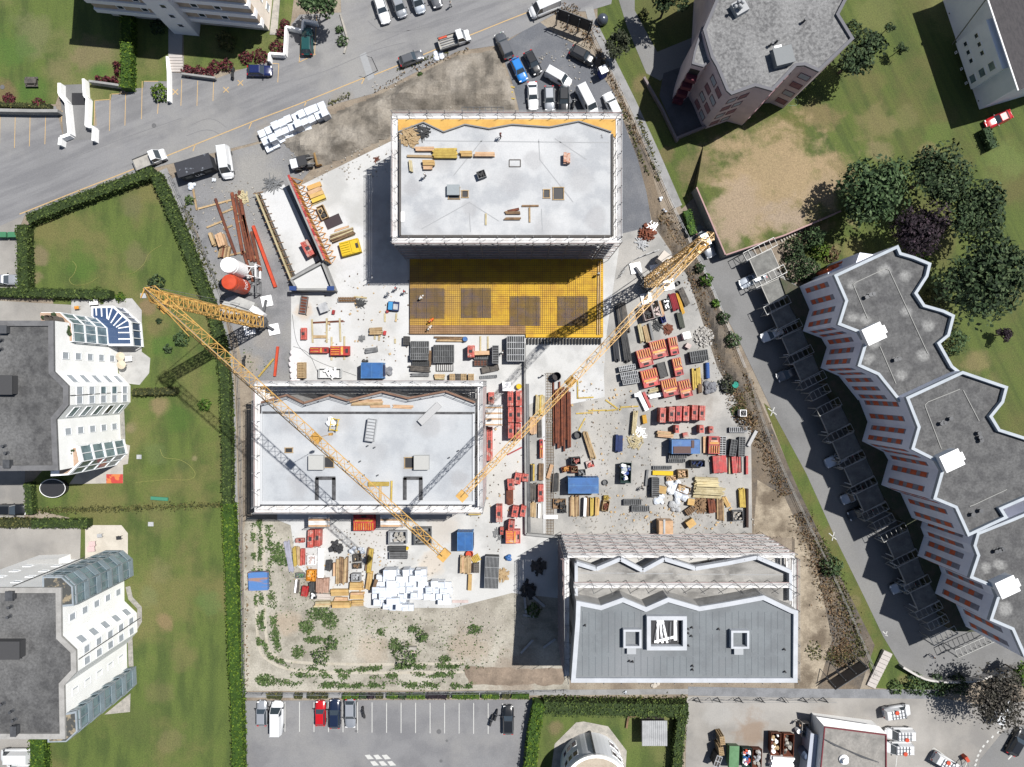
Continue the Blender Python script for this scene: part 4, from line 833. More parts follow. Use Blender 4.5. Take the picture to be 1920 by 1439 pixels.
# ------------------------------------------------------------------ ramp with its walls
RP = empty('ramp', (0, 0, 0), 0, 'concrete vehicle ramp between red panel formwork and timber shuttering', 'ramp')
b = MB(); b.prism([V2(W(x, y, .1)) for x, y in ((484, 366), (533, 346), (600, 488), (545, 520))], .06, .11); b.obj('ramp_floor', conc, RP)
hz = 3.6
def wline(root, name, pts, z0, z1, t, mat):
    b = MB(); p = [W(x, y, z1) for x, y in pts]
    for a, c in zip(p, p[1:]): b.prism(offset_quad(a, c, t), z0, z1)
    return b.obj(name, mat, root)
wline(RP, 'panel_wall', [(537, 330), (606, 488)], .06, hz, .3, conc_g)
wline(RP, 'timber_wall', [(480, 364), (546, 526)], .06, 1.4, .28, wood_p)
wline(RP, 'timber_wall_shoring', [(484, 361), (553, 524)], .06, 1.2, .12, wood_g)
wline(RP, 'landing_wall', [(545, 524), (604, 492), (625, 545)], .06, 2.4, .35, conc_g); wline(RP, 'landing_wall', [(545, 524), (556, 543), (622, 543)], .06, 2.2, .3, conc_g)
b = MB(); b.prism([V2(W(x, y, 1.6)) for x, y in ((549, 526), (601, 497), (620, 541), (557, 541))], .06, 1.6); b.obj('landing', conc, RP)
a, c = W(537, 330, hz), W(606, 488, hz); d = (c-a); L = d.length; d.normalize(); nn = Vector((-d.y, d.x, 0)); nn = nn if nn.x > 0 else -nn
for i in range(14):
    b = MB(); s = L*i/14; p = a+d*s
    for k in range(4): b.bar(p+d*(.1+k*.35)+nn*(.25+.1*(k % 2)), p+d*(.1+k*.35)+nn*(.25+.1*(k % 2))-Vector((0, 0, hz-.2)), .22, .2, mi=k % 2)
    b.bar(p+nn*.35, p+d*(L/14-.06)+nn*.35, .35, .14, mi=0); b.bar(p+d*.4+nn*.4, p+d*.4+nn*1.5-Vector((0, 0, hz-.1)), .12, mi=1); b.bar(p+d*.4+nn*1.5-Vector((0, 0, hz-.12)), p+d*1.1+nn*.7-Vector((0, 0, hz-.4)), .09, mi=1)
    b.obj('formwork_panel', [red_f if i % 3 else red, orange], RP)
a, c = W(484, 364, 1.4), W(549, 526, 1.4)
for i in range(13):
    p = a+(c-a)*(i/12); b = MB(); b.bar(p+Vector((-.9, .1, -.3)), p+Vector((.8, .35, -.1)), .14); b.bar(p+Vector((.2, 0, .06)), p+Vector((.5, -.7, .05)), .1); b.obj('shoring_strut', wood_b, RP)
for x, y in ((549, 541), (620, 541)):
    p = W(x, y, 2.4); b = MB(); b.box(p.x, p.y, 2.2, 1.1, .7, .3); b.obj('blue_corner_sheet', M('dark_blue_sheet', P(36, 72, 136), fine=.1), RP)
# ------------------------------------------------------------------ cranes
def truss(b, p, q, w0, w1, h0, h1, bay, c=.1, d=.055, tri=True, mi=0):
    """lattice beam from p to q; tri = one top chord and two bottom chords, else square section"""
    p, q = Vector(p), Vector(q); ax = (q-p); L = ax.length; ax.normalize(); up = Vector((0, 0, 1)) if abs(ax.z) < .9 else Vector((1, 0, 0))
    s = ax.cross(up).normalized(); u = s.cross(ax).normalized(); n = max(2, round(L/bay))
    def sec(i):
        t = i/n; w_, h_ = w0+(w1-w0)*t, h0+(h1-h0)*t; m = p+ax*(L*t)
        if tri: return [m-s*w_/2-u*h_/2, m+s*w_/2-u*h_/2, m+u*h_/2]
        return [m-s*w_/2-u*h_/2, m+s*w_/2-u*h_/2, m+s*w_/2+u*h_/2, m-s*w_/2+u*h_/2]
    e = sec(0); f = sec(n)
    for i in range(len(e)): b.bar(e[i], f[i], c, mi=mi)
    k = len(e)
    for i in range(n):
        a, z = sec(i), sec(i+1)
        for j in range(k):
            j2 = (j+1) % k
            b.bar(a[j], z[j2], d, mi=mi) if (i+j) % 2 == 0 else b.bar(a[j2], z[j], d, mi=mi)
            b.bar(a[j], a[j2], d, mi=mi)
    return b
def crane(label, foot, top_z, tip, pads, ballast, w0, w1, back, mastw, jb):
    f = W(*foot, 0); t = empty('tower_crane', (0, 0, 0), 0, label, 'crane')
    b = MB(); truss(b, (f.x, f.y, 2.4), (f.x, f.y, top_z*.55), mastw, mastw, mastw, mastw, 1.5, .15, .085, False); b.obj('lower_mast', yellow, t)
    b = MB(); truss(b, (f.x, f.y, top_z*.55), (f.x, f.y, top_z), mastw*.8, mastw*.75, mastw*.8, mastw*.75, 1.3, .13, .075, False); b.obj('upper_mast', yellow, t)
    b = MB(); lad = Vector((f.x, f.y, 2.4))
    for k in range(int((top_z-3)/1.2)): b.box(f.x, f.y, 3+k*1.2, mastw*.7, .08, .06)
    b.obj('ladder', M('ochre_ladder', P(176, 130, 60), fine=0), t)
    tp = W(*tip, top_z+.4); st = Vector((f.x, f.y, top_z+.4)); ax = (tp-st).normalized(); s = Vector((-ax.y, ax.x, 0))
    b = MB(); truss(b, st-ax*1.2, tp, w0, w1, w0*1.05, w1*.8, jb, .085, .05, True); b.obj('jib', yellow, t)
    ap = W(*back, top_z+2.0); b = MB()
    for e in (-1, 1):
        b.bar(st+s*e*w0*.5, ap, .17); b.bar(st+ax*6+s*e*w0*.5, ap+Vector((0, 0, .2)), .07); b.bar(st-ax*.3+s*e*w0*.5+Vector((0, 0, 1.6)), ap, .12); b.bar(st+s*e*w0*.5, st+ax*1.8+Vector((0, 0, 1.6)), .12)
    b.bar(st+ax*1.4-s*w0*.5, st+ax*1.4+s*w0*.5, .3); b.bar(st+(ap-st)*.5-s*w0*.3, st+(ap-st)*.5+s*w0*.3, .14); b.obj('a_frame', yellow, t)
    b = MB(); b.bar(st+ax*1.0-s*.4, st+ax*2.2-s*.4, .8, .06); b.obj('jib_root_platform', M('ochre_plate', P(214, 164, 80), fine=.05), t)
    bl = W(*ballast, 1.5); b = MB(); b.bar(ap, (bl.x, bl.y, 2.4), .05); b.bar(ap+s*.3, (bl.x+.4, bl.y+.3, 2.4), .05)
    b.bar(ap+Vector((0, 0, .3)), st+(tp-st)*.62+Vector((0, 0, .8)), .04); b.obj('tie_rope', steel, t)
    tr = st+(tp-st)*.55; b = MB(); b.box(tr.x, tr.y, tr.z-1.0, 1.2, 1.0, .3, math.atan2(ax.y, ax.x)); b.bar(tr-Vector((0, 0, 1)), tr-Vector((0, 0, 7)), .05); b.box(tr.x, tr.y, tr.z-7.8, .4, .3, .8); o = b.obj('trolley', M('ochre_plate', None), t)
    b = MB(); b.box(tp.x, tp.y, tp.z-.5, 1.0, w1+.4, .5, math.atan2(ax.y, ax.x)); b.obj('jib_end', yellow, t)
    b = MB(); b.cyl(f.x, f.y, 1.2, 1.2, .5, 18); b.box(f.x, f.y, .5, 1.6, 1.6, .7, .4); b.box(f.x, f.y, 1.7, 2.2, 2.0, .7, math.atan2(bl.y-f.y, bl.x-f.x)); b.obj('slewing_base', steel_d, t)
    for x, y in pads:
        p = W(x, y, .3); b = MB(); b.box(p.x, p.y, .06, 1.75, 1.75, .26, R(12)); b.obj('outrigger_pad', white_p, t)
        b = MB(); b.bar((f.x, f.y, .9), (p.x, p.y, .6), .35, .4); b.cyl(p.x, p.y, .32, .2, .5, 10); b.obj('outrigger', steel_d, t)
    return t, f, bl
conc_bal = M('ballast_concrete', P(206, 206, 202), P(176, 176, 174), .5, fine=.06)
K1, f, bl = crane('yellow slewing crane whose long jib crosses the left shell', (494, 606), 34, (832, 1042), ((500, 565), (513, 618), (468, 618), (462, 585)), (450, 575), 1.5, .95, (272, 540), 1.75, 1.25)
b = MB(); q = [V2(W(x, y, 2.6)) for x, y in ((414, 573), (424, 560), (440, 554), (478, 568), (470, 588), (418, 590))]
b.prism(q, .9, 2.6); b.obj('ballast', conc_bal, K1)
b = MB(); p = W(481, 585, 2.8); b.box(p.x, p.y, 1.2, 2.2, .9, 1.6, R(-38), 0); b.box(p.x-.9, p.y+.1, 1.2, 1.0, 1.1, 1.3, R(-38), 1); b.obj('switch_cabinet', [white_p, steel_d], K1)
b = MB(); b.bar(W(432, 570, 2.65), W(466, 581, 2.65), .12); b.obj('ballast_rod', steel_d, K1)
K2, f, bl = crane('yellow slewing crane standing in the right storage yard', (1212, 534), 34, (866, 931), ((1192, 503), (1254, 534), (1212, 560), (1230, 506)), (1246, 486), 1.05, .7, (1314, 452), 1.55, 1.2)
b = MB(); p = W(1248, 484, 3.2); b.box(p.x, p.y, .9, 1.9, 1.7, 2.3, R(-38)); b.obj('ballast', M('cream_ballast', P(232, 222, 210), fine=.03), K2)
# ================================================================== TREES, HEDGES, WEEDS
def leafm(n, r, g, b_, v=.0): return M(n, P(r, g, b_), P(r*.82, g*.84, b_*.8), 1.5, fine=.2, rough=.8, spec=.25)
GREENS = {'green': (leafm('leaf_green', 82, 108, 66), leafm('leaf_green_light', 112, 134, 92), leafm('leaf_green_dark', 56, 80, 48)),
          'deep': (leafm('leaf_deep', 66, 88, 54), leafm('leaf_deep_light', 98, 116, 78), leafm('leaf_deep_dark', 46, 64, 40)),
          'plum': (leafm('leaf_plum', 58, 46, 56), leafm('leaf_plum_light', 82, 66, 76), leafm('leaf_plum_dark', 38, 30, 38)),
          'olive': (leafm('leaf_olive', 98, 100, 56), leafm('leaf_olive_light', 128, 124, 72), leafm('leaf_olive_dark', 64, 70, 38)),
          'pine': (leafm('leaf_pine', 76, 84, 62), leafm('leaf_pine_light', 104, 108, 84), leafm('leaf_pine_dark', 48, 54, 42)),
          'bright': (leafm('leaf_bright', 88, 124, 44), leafm('leaf_bright_light', 116, 150, 58), leafm('leaf_bright_dark', 60, 92, 32)),
          'hedge': (leafm('leaf_hedge', 84, 104, 48), leafm('leaf_hedge_light', 112, 130, 64), leafm('leaf_hedge_dark', 58, 76, 36)),
          'lush': (leafm('leaf_lush', 92, 122, 36), leafm('leaf_lush_light', 124, 148, 44), leafm('leaf_lush_dark', 64, 94, 28)),
          'red': (leafm('leaf_red', 104, 44, 54), leafm('leaf_red_light', 134, 62, 70), leafm('leaf_red_dark', 68, 30, 40)),
          'brown': (leafm('leaf_brown', 92, 88, 80), leafm('leaf_brown_light', 114, 108, 100), leafm('leaf_brown_dark', 62, 60, 56)),
          'dry': (leafm('leaf_dry', 134, 106, 80), leafm('leaf_dry_light', 160, 136, 104), leafm('leaf_dry_dark', 104, 92, 66)),
          'weed': (leafm('leaf_weed', 94, 120, 66), leafm('leaf_weed_light', 124, 144, 90), leafm('leaf_weed_dark', 68, 92, 50))}
bark = M('tree_bark', P(120, 104, 88), P(96, 84, 72), 2, fine=.2)
def leaves(name, pts, nrm, size, mats, parent=None, asp=1.6, tilt=.7):
    """one mesh of loose leaf clumps (quads) at the points, facing roughly along nrm"""
    n = len(pts); pts = np.asarray(pts, float); nrm = np.asarray(nrm, float)+RNG.normal(0, tilt, (n, 3))
    nrm /= np.linalg.norm(nrm, axis=1, keepdims=True)+1e-9
    t = RNG.normal(0, 1, (n, 3)); t -= (t*nrm).sum(1, keepdims=True)*nrm; t /= np.linalg.norm(t, axis=1, keepdims=True)+1e-9
    b_ = np.cross(nrm, t); s = size*RNG.uniform(.6, 1.3, (n, 1)); u = t*s*asp*.5; v = b_*s*.5
    co = np.stack([pts-u, pts-v*.9+u*.1, pts+u, pts+v*.9+u*.1], 1).reshape(-1, 3)
    me = bpy.data.meshes.new(name); me.vertices.add(4*n); me.vertices.foreach_set('co', co.astype(np.float32).ravel())
    me.loops.add(4*n); me.loops.foreach_set('vertex_index', np.arange(4*n, dtype=np.int32))
    me.polygons.add(n); me.polygons.foreach_set('loop_start', np.arange(0, 4*n, 4, dtype=np.int32))
    for m in mats: me.materials.append(m)
    me.polygons.foreach_set('material_index', RNG.choice(3, n, p=(.5, .25, .25)).astype(np.int32)); me.update(); me.validate()
    return mobj(name, me, parent)
def tree(name, px, py, rp, h, pal, label, group=None, cat='tree', dens=1.0, leaf=.42, flat=.75, lobes=16, sparse=False, ell=(1, 1, 0)):
    zc = h*.62; c = W(px, py, zc); r = rp*S*(1-zc/H)*1.16; t = empty(name, (c.x, c.y, 0), 0, label, cat, group)
    b = MB(); b.tube((0, 0, 0), (0, 0, h*.55), max(.06, r*.06), max(.04, r*.035), 8)
    P_, N_ = [], []; L_ = []; leaf *= .82
    for i in range(int(lobes*(1 if sparse else 1.5))):
        a = random.uniform(0, 2*math.pi); q = math.sqrt(random.random())*r*.64; z = zc+random.uniform(-.3, .4)*h*flat*.6*(1-q/r*.6)
        x, y = q*math.cos(a)*ell[0], q*math.sin(a)*ell[1]
        if ell[2]: x, y = x*math.cos(ell[2])-y*math.sin(ell[2]), x*math.sin(ell[2])+y*math.cos(ell[2])
        L_.append((x, y, z, r*random.uniform(.3, .42)))
        b.tube((0, 0, h*random.uniform(.25, .5)), (x, y, z), max(.03, r*.025), .02, 5)
    b.obj('trunk', bark, t)
    tot = int(max(60, 56*dens*r*r/(leaf*leaf)*.32))
    for k in range(tot):
        x, y, z, lr = random.choice(L_); v = RNG.normal(0, 1, 3); v /= np.linalg.norm(v); 
        if v[2] < -.3: v[2] = -v[2]
        q = lr*(random.uniform(.25, 1.0) if sparse else random.uniform(.75, 1.08))
        P_.append((x+v[0]*q, y+v[1]*q, max(.15, z+v[2]*q*flat))); N_.append(v+np.array((0, 0, .35)))
    leaves('crown', P_, N_, leaf, GREENS[pal], t); return t
def bush(px, py, rp, h, pal, label, name='bush', leaf=.28, group=None, dens=1.3, cat='bush'):
    r = rp*S; c = W(px, py, h*.5); t = empty(name, (c.x, c.y, 0), 0, label, cat, group); P_, N_ = [], []
    b = MB(); b.tube((0, 0, 0), (0, 0, h*.5), .06, .04, 6); b.obj('stem', bark, t)
    for k in range(int(dens*9*r*(r+h)/(leaf*leaf)*.32)+40):
        v = RNG.normal(0, 1, 3); v /= np.linalg.norm(v); v[2] = abs(v[2]); q = random.uniform(.75, 1.06)*(1+.12*math.sin(5*math.atan2(v[1], v[0])))
        P_.append((v[0]*r*q, v[1]*r*q, v[2]*h*q)); N_.append(v+np.array((0, 0, .2)))
    leaves('crown', P_, N_, leaf, GREENS[pal], t); return t
def hedge(label, pts, wd, h, pal, leaf=.24, group=None, dens=1.0, cat='hedge'):
    wd *= .9; p = [V2(W(x, y, h*.8)) for x, y in pts]; c0 = p[0]; t = empty('hedge', (c0.x, c0.y, 0), 0, label, cat, group)
    b = MB(); P_, N_ = [], []
    L_, R_ = offset_line(p, wd*.82)
    for i in range(len(p)-1): b.prism([V2(L_[i])-c0, V2(L_[i+1])-c0, V2(R_[i+1])-c0, V2(R_[i])-c0], 0, h*.9)
    b.obj('hedge_core', GREENS[pal][2], t)
    for i in range(len(p)-1):
        a, d, n, L = wall_frame(p[i], p[i+1])
        for k in range(int(dens*L*(wd+h*1.3)/(leaf*leaf)*.85)):
            s = random.uniform(-.05, L+.05); f = random.random()
            if f < wd/(wd+h*1.2): w_, z, nv = random.uniform(-.5, .5)*wd*1.02, h*random.uniform(.9, 1.05), (0, 0, 1)
            else:
                sg = random.choice((-1, 1)); w_, z, nv = sg*wd*.5*random.uniform(.94, 1.08), random.uniform(0, h), (n.x*sg, n.y*sg, .3)
            r = a+d*s+n*w_-c0; P_.append((r.x, r.y, z)); N_.append(nv)
    leaves('hedge_foliage', P_, N_, leaf, GREENS[pal], t, tilt=.55); return t
tree('broad_tree', 1640, 362, 66, 13, 'green', 'big round green tree beside the dark purple tree', leaf=.55, lobes=26)
tree('broad_tree', 1762, 325, 56, 12, 'deep', 'dark green tree above the purple tree, at the lawn edge', leaf=.5, lobes=22)
tree('plum_tree', 1722, 425, 50, 11, 'plum', 'dark purple leaved tree among the green trees', leaf=.45, lobes=20)
tree('broad_tree', 1832, 402, 58, 12, 'deep', 'dark green tree right of the purple tree', leaf=.5, lobes=20)
tree('broad_tree', 1845, 525, 84, 15, 'deep', 'largest dark green tree, standing beside the zigzag building', leaf=.6, lobes=30)
tree('broad_tree', 1612, 100, 40, 11, 'deep', 'dark tree pressed against the mauve tower', leaf=.5, lobes=18, ell=(1.45, .8, R(40)))
tree('broad_tree', 1258, -14, 36, 12, 'deep', 'dark tree cut by the upper picture edge above the side lane', leaf=.5, lobes=16)
tree('broad_tree', 596, 0, 34, 9, 'green', 'round green tree over the walled parking bay at the top', leaf=.45, lobes=16)
tree('pine_tree', 1158, 86, 26, 7, 'pine', 'grey green pine on the strip beside the narrow path', leaf=.35, lobes=14, sparse=True, dens=.9)
tree('small_tree', 1690, 90, 12, 4, 'deep', 'lower of two thin twisted trees on the lawn right of the mauve tower', leaf=.25, lobes=6, dens=.6)
tree('small_tree', 1668, 50, 11, 4, 'deep', 'upper of two thin twisted trees on the lawn right of the mauve tower', leaf=.25, lobes=5, dens=.5)
tree('bare_tree', 1878, 1308, 66, 10, 'brown', 'big sparse brown tree at the lower right, shading the yard', leaf=.34, lobes=46, sparse=True, dens=.42)
tree('broad_tree', 1916, 1264, 22, 6, 'bright', 'bright green tree at the right edge behind the bare tree', leaf=.35, lobes=10)
tree('small_tree', 1882, 628, 14, 3.5, 'plum', 'small mauve tree alone on the right lawn', leaf=.25, lobes=8)
for x, y, r, h, p, l in ((1790, 640, 26, 3.5, 'green', 'round green shrub below the largest tree, against the zigzag building'), (1755, 562, 22, 3, 'olive', 'olive shrub against the right side of the zigzag building'),
    (1526, 446, 22, 4, 'green', 'round leafy shrub in the bed beside the stepping stones'), (1540, 468, 18, 2.5, 'lush', 'yellow green shrub in the planted bed by the zigzag building'), (1560, 478, 16, 1.5, 'dry', 'pinkish dry shrub in the planted bed by the zigzag building'),
    (1500, 500, 30, 3, 'deep', 'wide dark shrub filling the planted bed above the carports'), (1492, 466, 22, 2.6, 'deep', 'dark shrub between stepping stones and carports'), (1520, 505, 20, 2.5, 'deep', 'dark shrub touching the corner of the zigzag building'),
    (1726, 480, 22, 2, 'lush', 'light green shrub at the peak of the zigzag roof'), (1600, 55, 18, 1.8, 'deep', 'low dark green shrub right of the mauve tower'),
    (1312, 502, 9, 2, 'deep', 'topmost small spiky shrub along the access lane'), (1326, 525, 12, 2.2, 'bright', 'larger round shrub second from top along the access lane'), (1343, 569, 8, 1.6, 'bright', 'tiny round shrub third from top along the access lane'),
    (1357, 596, 12, 2, 'deep', 'feathery dark shrub fourth from top along the access lane'), (1376, 638, 15, 2.4, 'green', 'lowest feathery shrub along the upper access lane'), (1562, 1064, 20, 2.5, 'green', 'bushy shrub on the verge beside the lower access lane'),
    (291, 530, 15, 1.8, 'deep', 'clipped ball shrub beside the tip of the left crane'), (382, 760, 12, 1.3, 'bright', 'clipped ball bush alone on the left garden lawn'), (338, 636, 14, 1.6, 'green', 'star shaped shrub on the lawn under the yellow jib'),
    (313, 655, 8, 1.2, 'deep', 'small dark bush left of the star shaped shrub'), (297, 602, 5, .8, 'deep', 'tiny dark bush above the garden patio'), (421, 75, 17, 2.6, 'olive', 'yellowish round shrub in the shadow of the banded house'),
    (298, 172, 16, 2, 'lush', 'bright clipped bush on the parking bay corner'), (294, 50, 14, 1.2, 'deep', 'dark shrub in the shaded front garden of the banded house'),
    (636, 55, 7, .8, 'green', 'small upper green bush on the stony parking island'), (641, 76, 11, 1, 'green', 'larger lower green bush on the stony parking island'), (1208, 25, 9, 1.4, 'olive', 'small olive bush at the lawn corner by the side lane'),
    (225, 558, 10, 1, 'lush', 'yellow flowering shrub on the garden bed behind the blue glass roof'), (180, 553, 16, 1.6, 'hedge', 'rounded hedge end shrub above the glass roof'), (788, 140, 5, .5, 'weed', 'small weed bush on the earth bank'),
    (355, 375, 9, 1, 'weed', 'weed bush beside the white foil along the path'), (600, 1233, 18, 1.2, 'weed', 'left dark weed clump on the marl field'), (620, 1207, 14, 1, 'weed', 'weed clump between the two dark clumps of the marl field'),
    (760, 1232, 24, 1.4, 'weed', 'large weed clump around the stone block on the marl field'), (790, 1195, 12, 1, 'weed', 'weed clump above the stone block on the marl field'), (1000, 1146, 14, 1, 'weed', 'grey weed clump in the shade of the roofed building'),
    (1720, 1285, 22, 1.6, 'green', 'bush below the curved white wall, left one'), (1760, 1288, 22, 1.8, 'green', 'bush below the curved white wall, right one'), (1800, 1286, 20, 2, 'deep', 'dark bush between curved wall and bare tree'), (1680, 1290, 14, 1, 'weed', 'low bush at the left end of the curved wall'),
    (1400, 790, 20, 1.2, 'dry', 'brown dry brushwood behind the yard heap with cable reel'), (1366, 722, 18, 1.2, 'pine', 'dark brushwood under the cable reel')):
    bush(x, y, r, h, p, l)
G = 'red leaved shrubs in the planters of the parking bays'
for x, y, r, l in ((218, 122, 7, 'upper red shrub beside the tall clipped hedge'), (221, 136, 7, 'lower red shrub beside the tall clipped hedge'), (184, 148, 7, 'leftmost red shrub on the planter wall'), (200, 149, 7, 'middle red shrub on the planter wall'), (214, 150, 6, 'red shrub at the right end of the planter wall'),
    (350, 132, 12, 'red shrub beside the steps'), (372, 133, 11, 'red shrub in the middle of the low planter'), (392, 134, 9, 'small red shrub next to the grey box'), (402, 124, 12, 'red shrub above the grey box'), (424, 122, 12, 'red shrub by the parked scooter'), (460, 108, 13, 'large red shrub behind the dark blue car'),
    (486, 104, 14, 'largest red shrub behind the dark blue car'), (518, 88, 14, 'red shrub at the planter corner'), (526, 62, 9, 'red shrub halfway up the white planter wall'), (533, 44, 9, 'topmost red shrub on the white planter wall'), (15, 186, 12, 'red shrub at the left end of the long bay wall'), (70, 193, 10, 'red shrub in the middle of the long bay wall')):
    bush(x, y, r, 1.1, 'red', l, 'red_shrub', group=G, leaf=.24)
# hedges
hedge('long clipped hedge along the road above the fenced lawn', [(52, 412), (120, 384), (200, 354), (288, 322)], 2.0, 1.9, 'hedge')
hedge('clipped hedge running down beside the narrow path from the road', [(290, 326), (312, 372), (345, 450), (372, 520), (394, 574)], 2.0, 1.9, 'hedge')
hedge('clipped hedge beside the narrow path at the left crane', [(394, 574), (412, 640), (422, 720), (425, 830), (426, 945)], 1.9, 1.8, 'hedge')
hedge('bright clipped hedge along the lower narrow path', [(428, 945), (433, 1060), (438, 1200), (444, 1330), (448, 1500)], 2.3, 1.8, 'lush')
hedge('short clipped hedge on the left side of the fenced lawn', [(42, 422), (44, 548)], 2.2, 1.9, 'hedge')
hedge('hedge behind the driveway of the upper white house', [(-30, 547), (60, 549), (150, 551), (206, 552)], 1.7, 1.7, 'hedge')
hedge('short hedge with light top beside the white house corner', [(248, 736), (330, 733)], 1.3, 1.5, 'olive')
hedge('reddish hedge left of the patio of the lower white house', [(-20, 981), (60, 981)], 1.6, 1.7, 'olive')
hedge('green hedge above the patio driveway of the lower white house', [(60, 982), (165, 982)], 1.6, 1.7, 'hedge')
hedge('hedge stub beside the black car', [(52, 905), (56, 965)], 1.4, 1.5, 'hedge')
hedge('clipped hedge below the lower white house', [(70, 1384), (72, 1500)], 3.0, 1.7, 'lush')
hedge('tall clipped hedge between lawn and parking bays', [(237, 20), (238, 90), (236, 166)], 2.1, 1.8, 'lush')
hedge('tall dark hedge on the left of the round house garden', [(1012, 1318), (1000, 1380), (994, 1440), (990, 1500)], 2.3, 2.2, 'lush')
hedge('long thick hedge across the top of the round house garden', [(1020, 1327), (1150, 1330), (1290, 1332)], 2.7, 2.2, 'hedge')
hedge('thick hedge on the right of the round house garden', [(1280, 1340), (1272, 1400), (1268, 1500)], 1.9, 2.2, 'hedge')
hedge('short dark clipped hedge beside the parked white car on the lane', [(1288, 395), (1300, 440)], 1.5, 1.4, 'bright')
hedge('short hedge beside the red car', [(1848, 240), (1864, 278)], 1.5, 1.6, 'green')
hedge('hedge stripe on the long bay wall', [(-20, 196), (50, 198), (95, 200)], .9, .9, 'olive')
G = 'low clipped hedge blocks along the parking row'
for i, (x0, x1, p) in enumerate(((501, 528, 'olive'), (552, 566, 'olive'), (576, 598, 'olive'), (600, 614, 'olive'), (642, 658, 'lush'), (660, 672, 'lush'), (675, 687, 'deep'), (689, 701, 'plum'), (705, 718, 'olive'), (725, 746, 'lush'), (748, 760, 'deep'), (762, 796, 'lush'), (800, 836, 'plum'), (838, 843, 'olive'), (848, 898, 'lush'), (903, 936, 'lush'), (942, 956, 'olive'), (960, 992, 'lush'))):
    w_ = ('olive', 'bright green', 'dark green', 'purple brown')[('olive', 'lush', 'deep', 'plum').index(p)]
    hedge(f'{w_} clipped hedge block, number {i+1} from the left along the parking row' if 0 else f"{('short', 'long')[x1-x0 > 20]} {w_} hedge block in the parking row verge, {('first', 'second', 'third', 'fourth', 'fifth', 'sixth', 'seventh', 'eighth', 'ninth', 'tenth', 'eleventh', 'twelfth', 'thirteenth', 'fourteenth', 'fifteenth', 'sixteenth', 'seventeenth', 'last')[i]} from left", [(x0, 1306), (x1, 1306.5)], .95, .8, p, group=G, leaf=.22)
# grassy ridge between the two gardens
def scatter(name, areas, pal, size, dens, h=.25, tilt=.8):
    from mathutils import noise
    P_, N_ = [], []; gate = name == 'weeds'
    for a in areas:
        if a[0] == 'e':
            _, x, y, rx, ry = a
            for k in range(int(dens*math.pi*rx*ry*S*S)):
                q, t = math.sqrt(random.random()), random.uniform(0, 6.283); 
                if random.random() > 1.25-q: continue
                p = W(x+rx*q*math.cos(t), y+ry*q*math.sin(t)); P_.append((p.x, p.y, random.uniform(.05, h)))
        else:
            _, pts, wd = a; pw = [V2(W(*p)) for p in pts]
            for i in range(len(pw)-1):
                f, d, n, L = wall_frame(pw[i], pw[i+1])
                for k in range(int(dens*L*wd)):
                    g = random.gauss(0, .36); r = f+d*random.uniform(0, L)+n*wd*g*(.7 if gate else 1)
                    if gate and noise.noise(Vector((r.x*.55, r.y*.55, 0)))*1.6+.35 < random.random(): continue
                    P_.append((r.x, r.y, random.uniform(.05, h)))
    N_ = [(0, 0, 1)]*len(P_); o = leaves(name, P_, N_, size, GREENS[pal], tilt=tilt); return tag(o, kind='stuff')
scatter('weeds', [('s', [(487, 975), (489, 1080), (492, 1200), (505, 1232), (560, 1252), (640, 1258), (760, 1250), (880, 1249)], .9), ('s', [(506, 985), (508, 1090), (516, 1190), (530, 1240)], 1.4), ('s', [(474, 980), (478, 1100), (486, 1210)], .7),
    ('s', [(545, 1264), (640, 1268), (760, 1266), (860, 1264)], 1.0), ('s', [(480, 1276), (600, 1284), (750, 1284), (900, 1286)], 1.1), ('e', 600, 1150, 26, 14), ('e', 575, 1175, 16, 16), ('e', 590, 1200, 22, 8), ('e', 560, 1222, 14, 14), ('e', 500, 1275, 22, 12), ('e', 620, 1165, 16, 16),
    ('e', 535, 1050, 22, 12), ('e', 520, 1035, 14, 20), ('e', 715, 1185, 8, 8), ('e', 740, 1208, 12, 14), ('e', 834, 1236, 12, 8), ('e', 775, 1180, 12, 8), ('e', 890, 1180, 16, 10), ('e', 1385, 770, 18, 10)], 'weed', .25, 90)
scatter('sparse_weeds', [('e', 700, 1180, 120, 40), ('e', 860, 1210, 100, 60), ('e', 560, 1110, 40, 80), ('e', 500, 690, 20, 20), ('e', 466, 680, 12, 40), ('e', 540, 1040, 24, 40)], 'weed', .2, 3.4)
scatter('dry_grass', [('s', [(1240, 400), (1268, 450), (1300, 520), (1330, 590), (1365, 690), (1400, 770), (1425, 820), (1450, 880), (1472, 930)], 1.9), ('s', [(1500, 960), (1540, 1080), (1570, 1150), (1590, 1210), (1560, 1240)], 2.6), ('e', 1390, 745, 30, 50), ('e', 1060, 20, 30, 14), ('e', 1075, 45, 26, 18), ('e', 1105, 70, 14, 26), ('s', [(1120, 90), (1160, 180), (1200, 270)], .8), ('e', 1580, 1225, 30, 30)], 'dry', .22, 26, .4)
scatter('rough_grass', [('s', [(1195, 215), (1225, 300), (1236, 340)], .9), ('s', [(1530, 1010), (1570, 1090), (1600, 1170), (1615, 1230)], 1.6), ('e', 1580, 1230, 40, 20), ('e', 1525, 1220, 16, 20), ('s', [(1160, 190), (1215, 330)], .5), ('s', [(745, 132), (800, 112), (840, 98)], .5), ('s', [(615, 196), (660, 178)], .6), ('s', [(345, 385), (378, 470), (408, 540)], 1.1), ('s', [(1010, 1308), (1140, 1312), (1290, 1310)], 1.0), ('e', 1395, 755, 20, 34)], 'olive', .24, 26, .35)
scatter('ridge_grass', [('s', [(62, 958), (240, 953), (420, 946)], .8)], 'olive', .24, 44, .5)
scatter('road_verge', [('s', [(700, 172), (760, 138), (830, 112), (880, 92)], .6), ('s', [(1110, 40), (1150, 110)], .4), ('s', [(462, 1000), (464, 1290)], .4)], 'dry', .24, 9, .3)
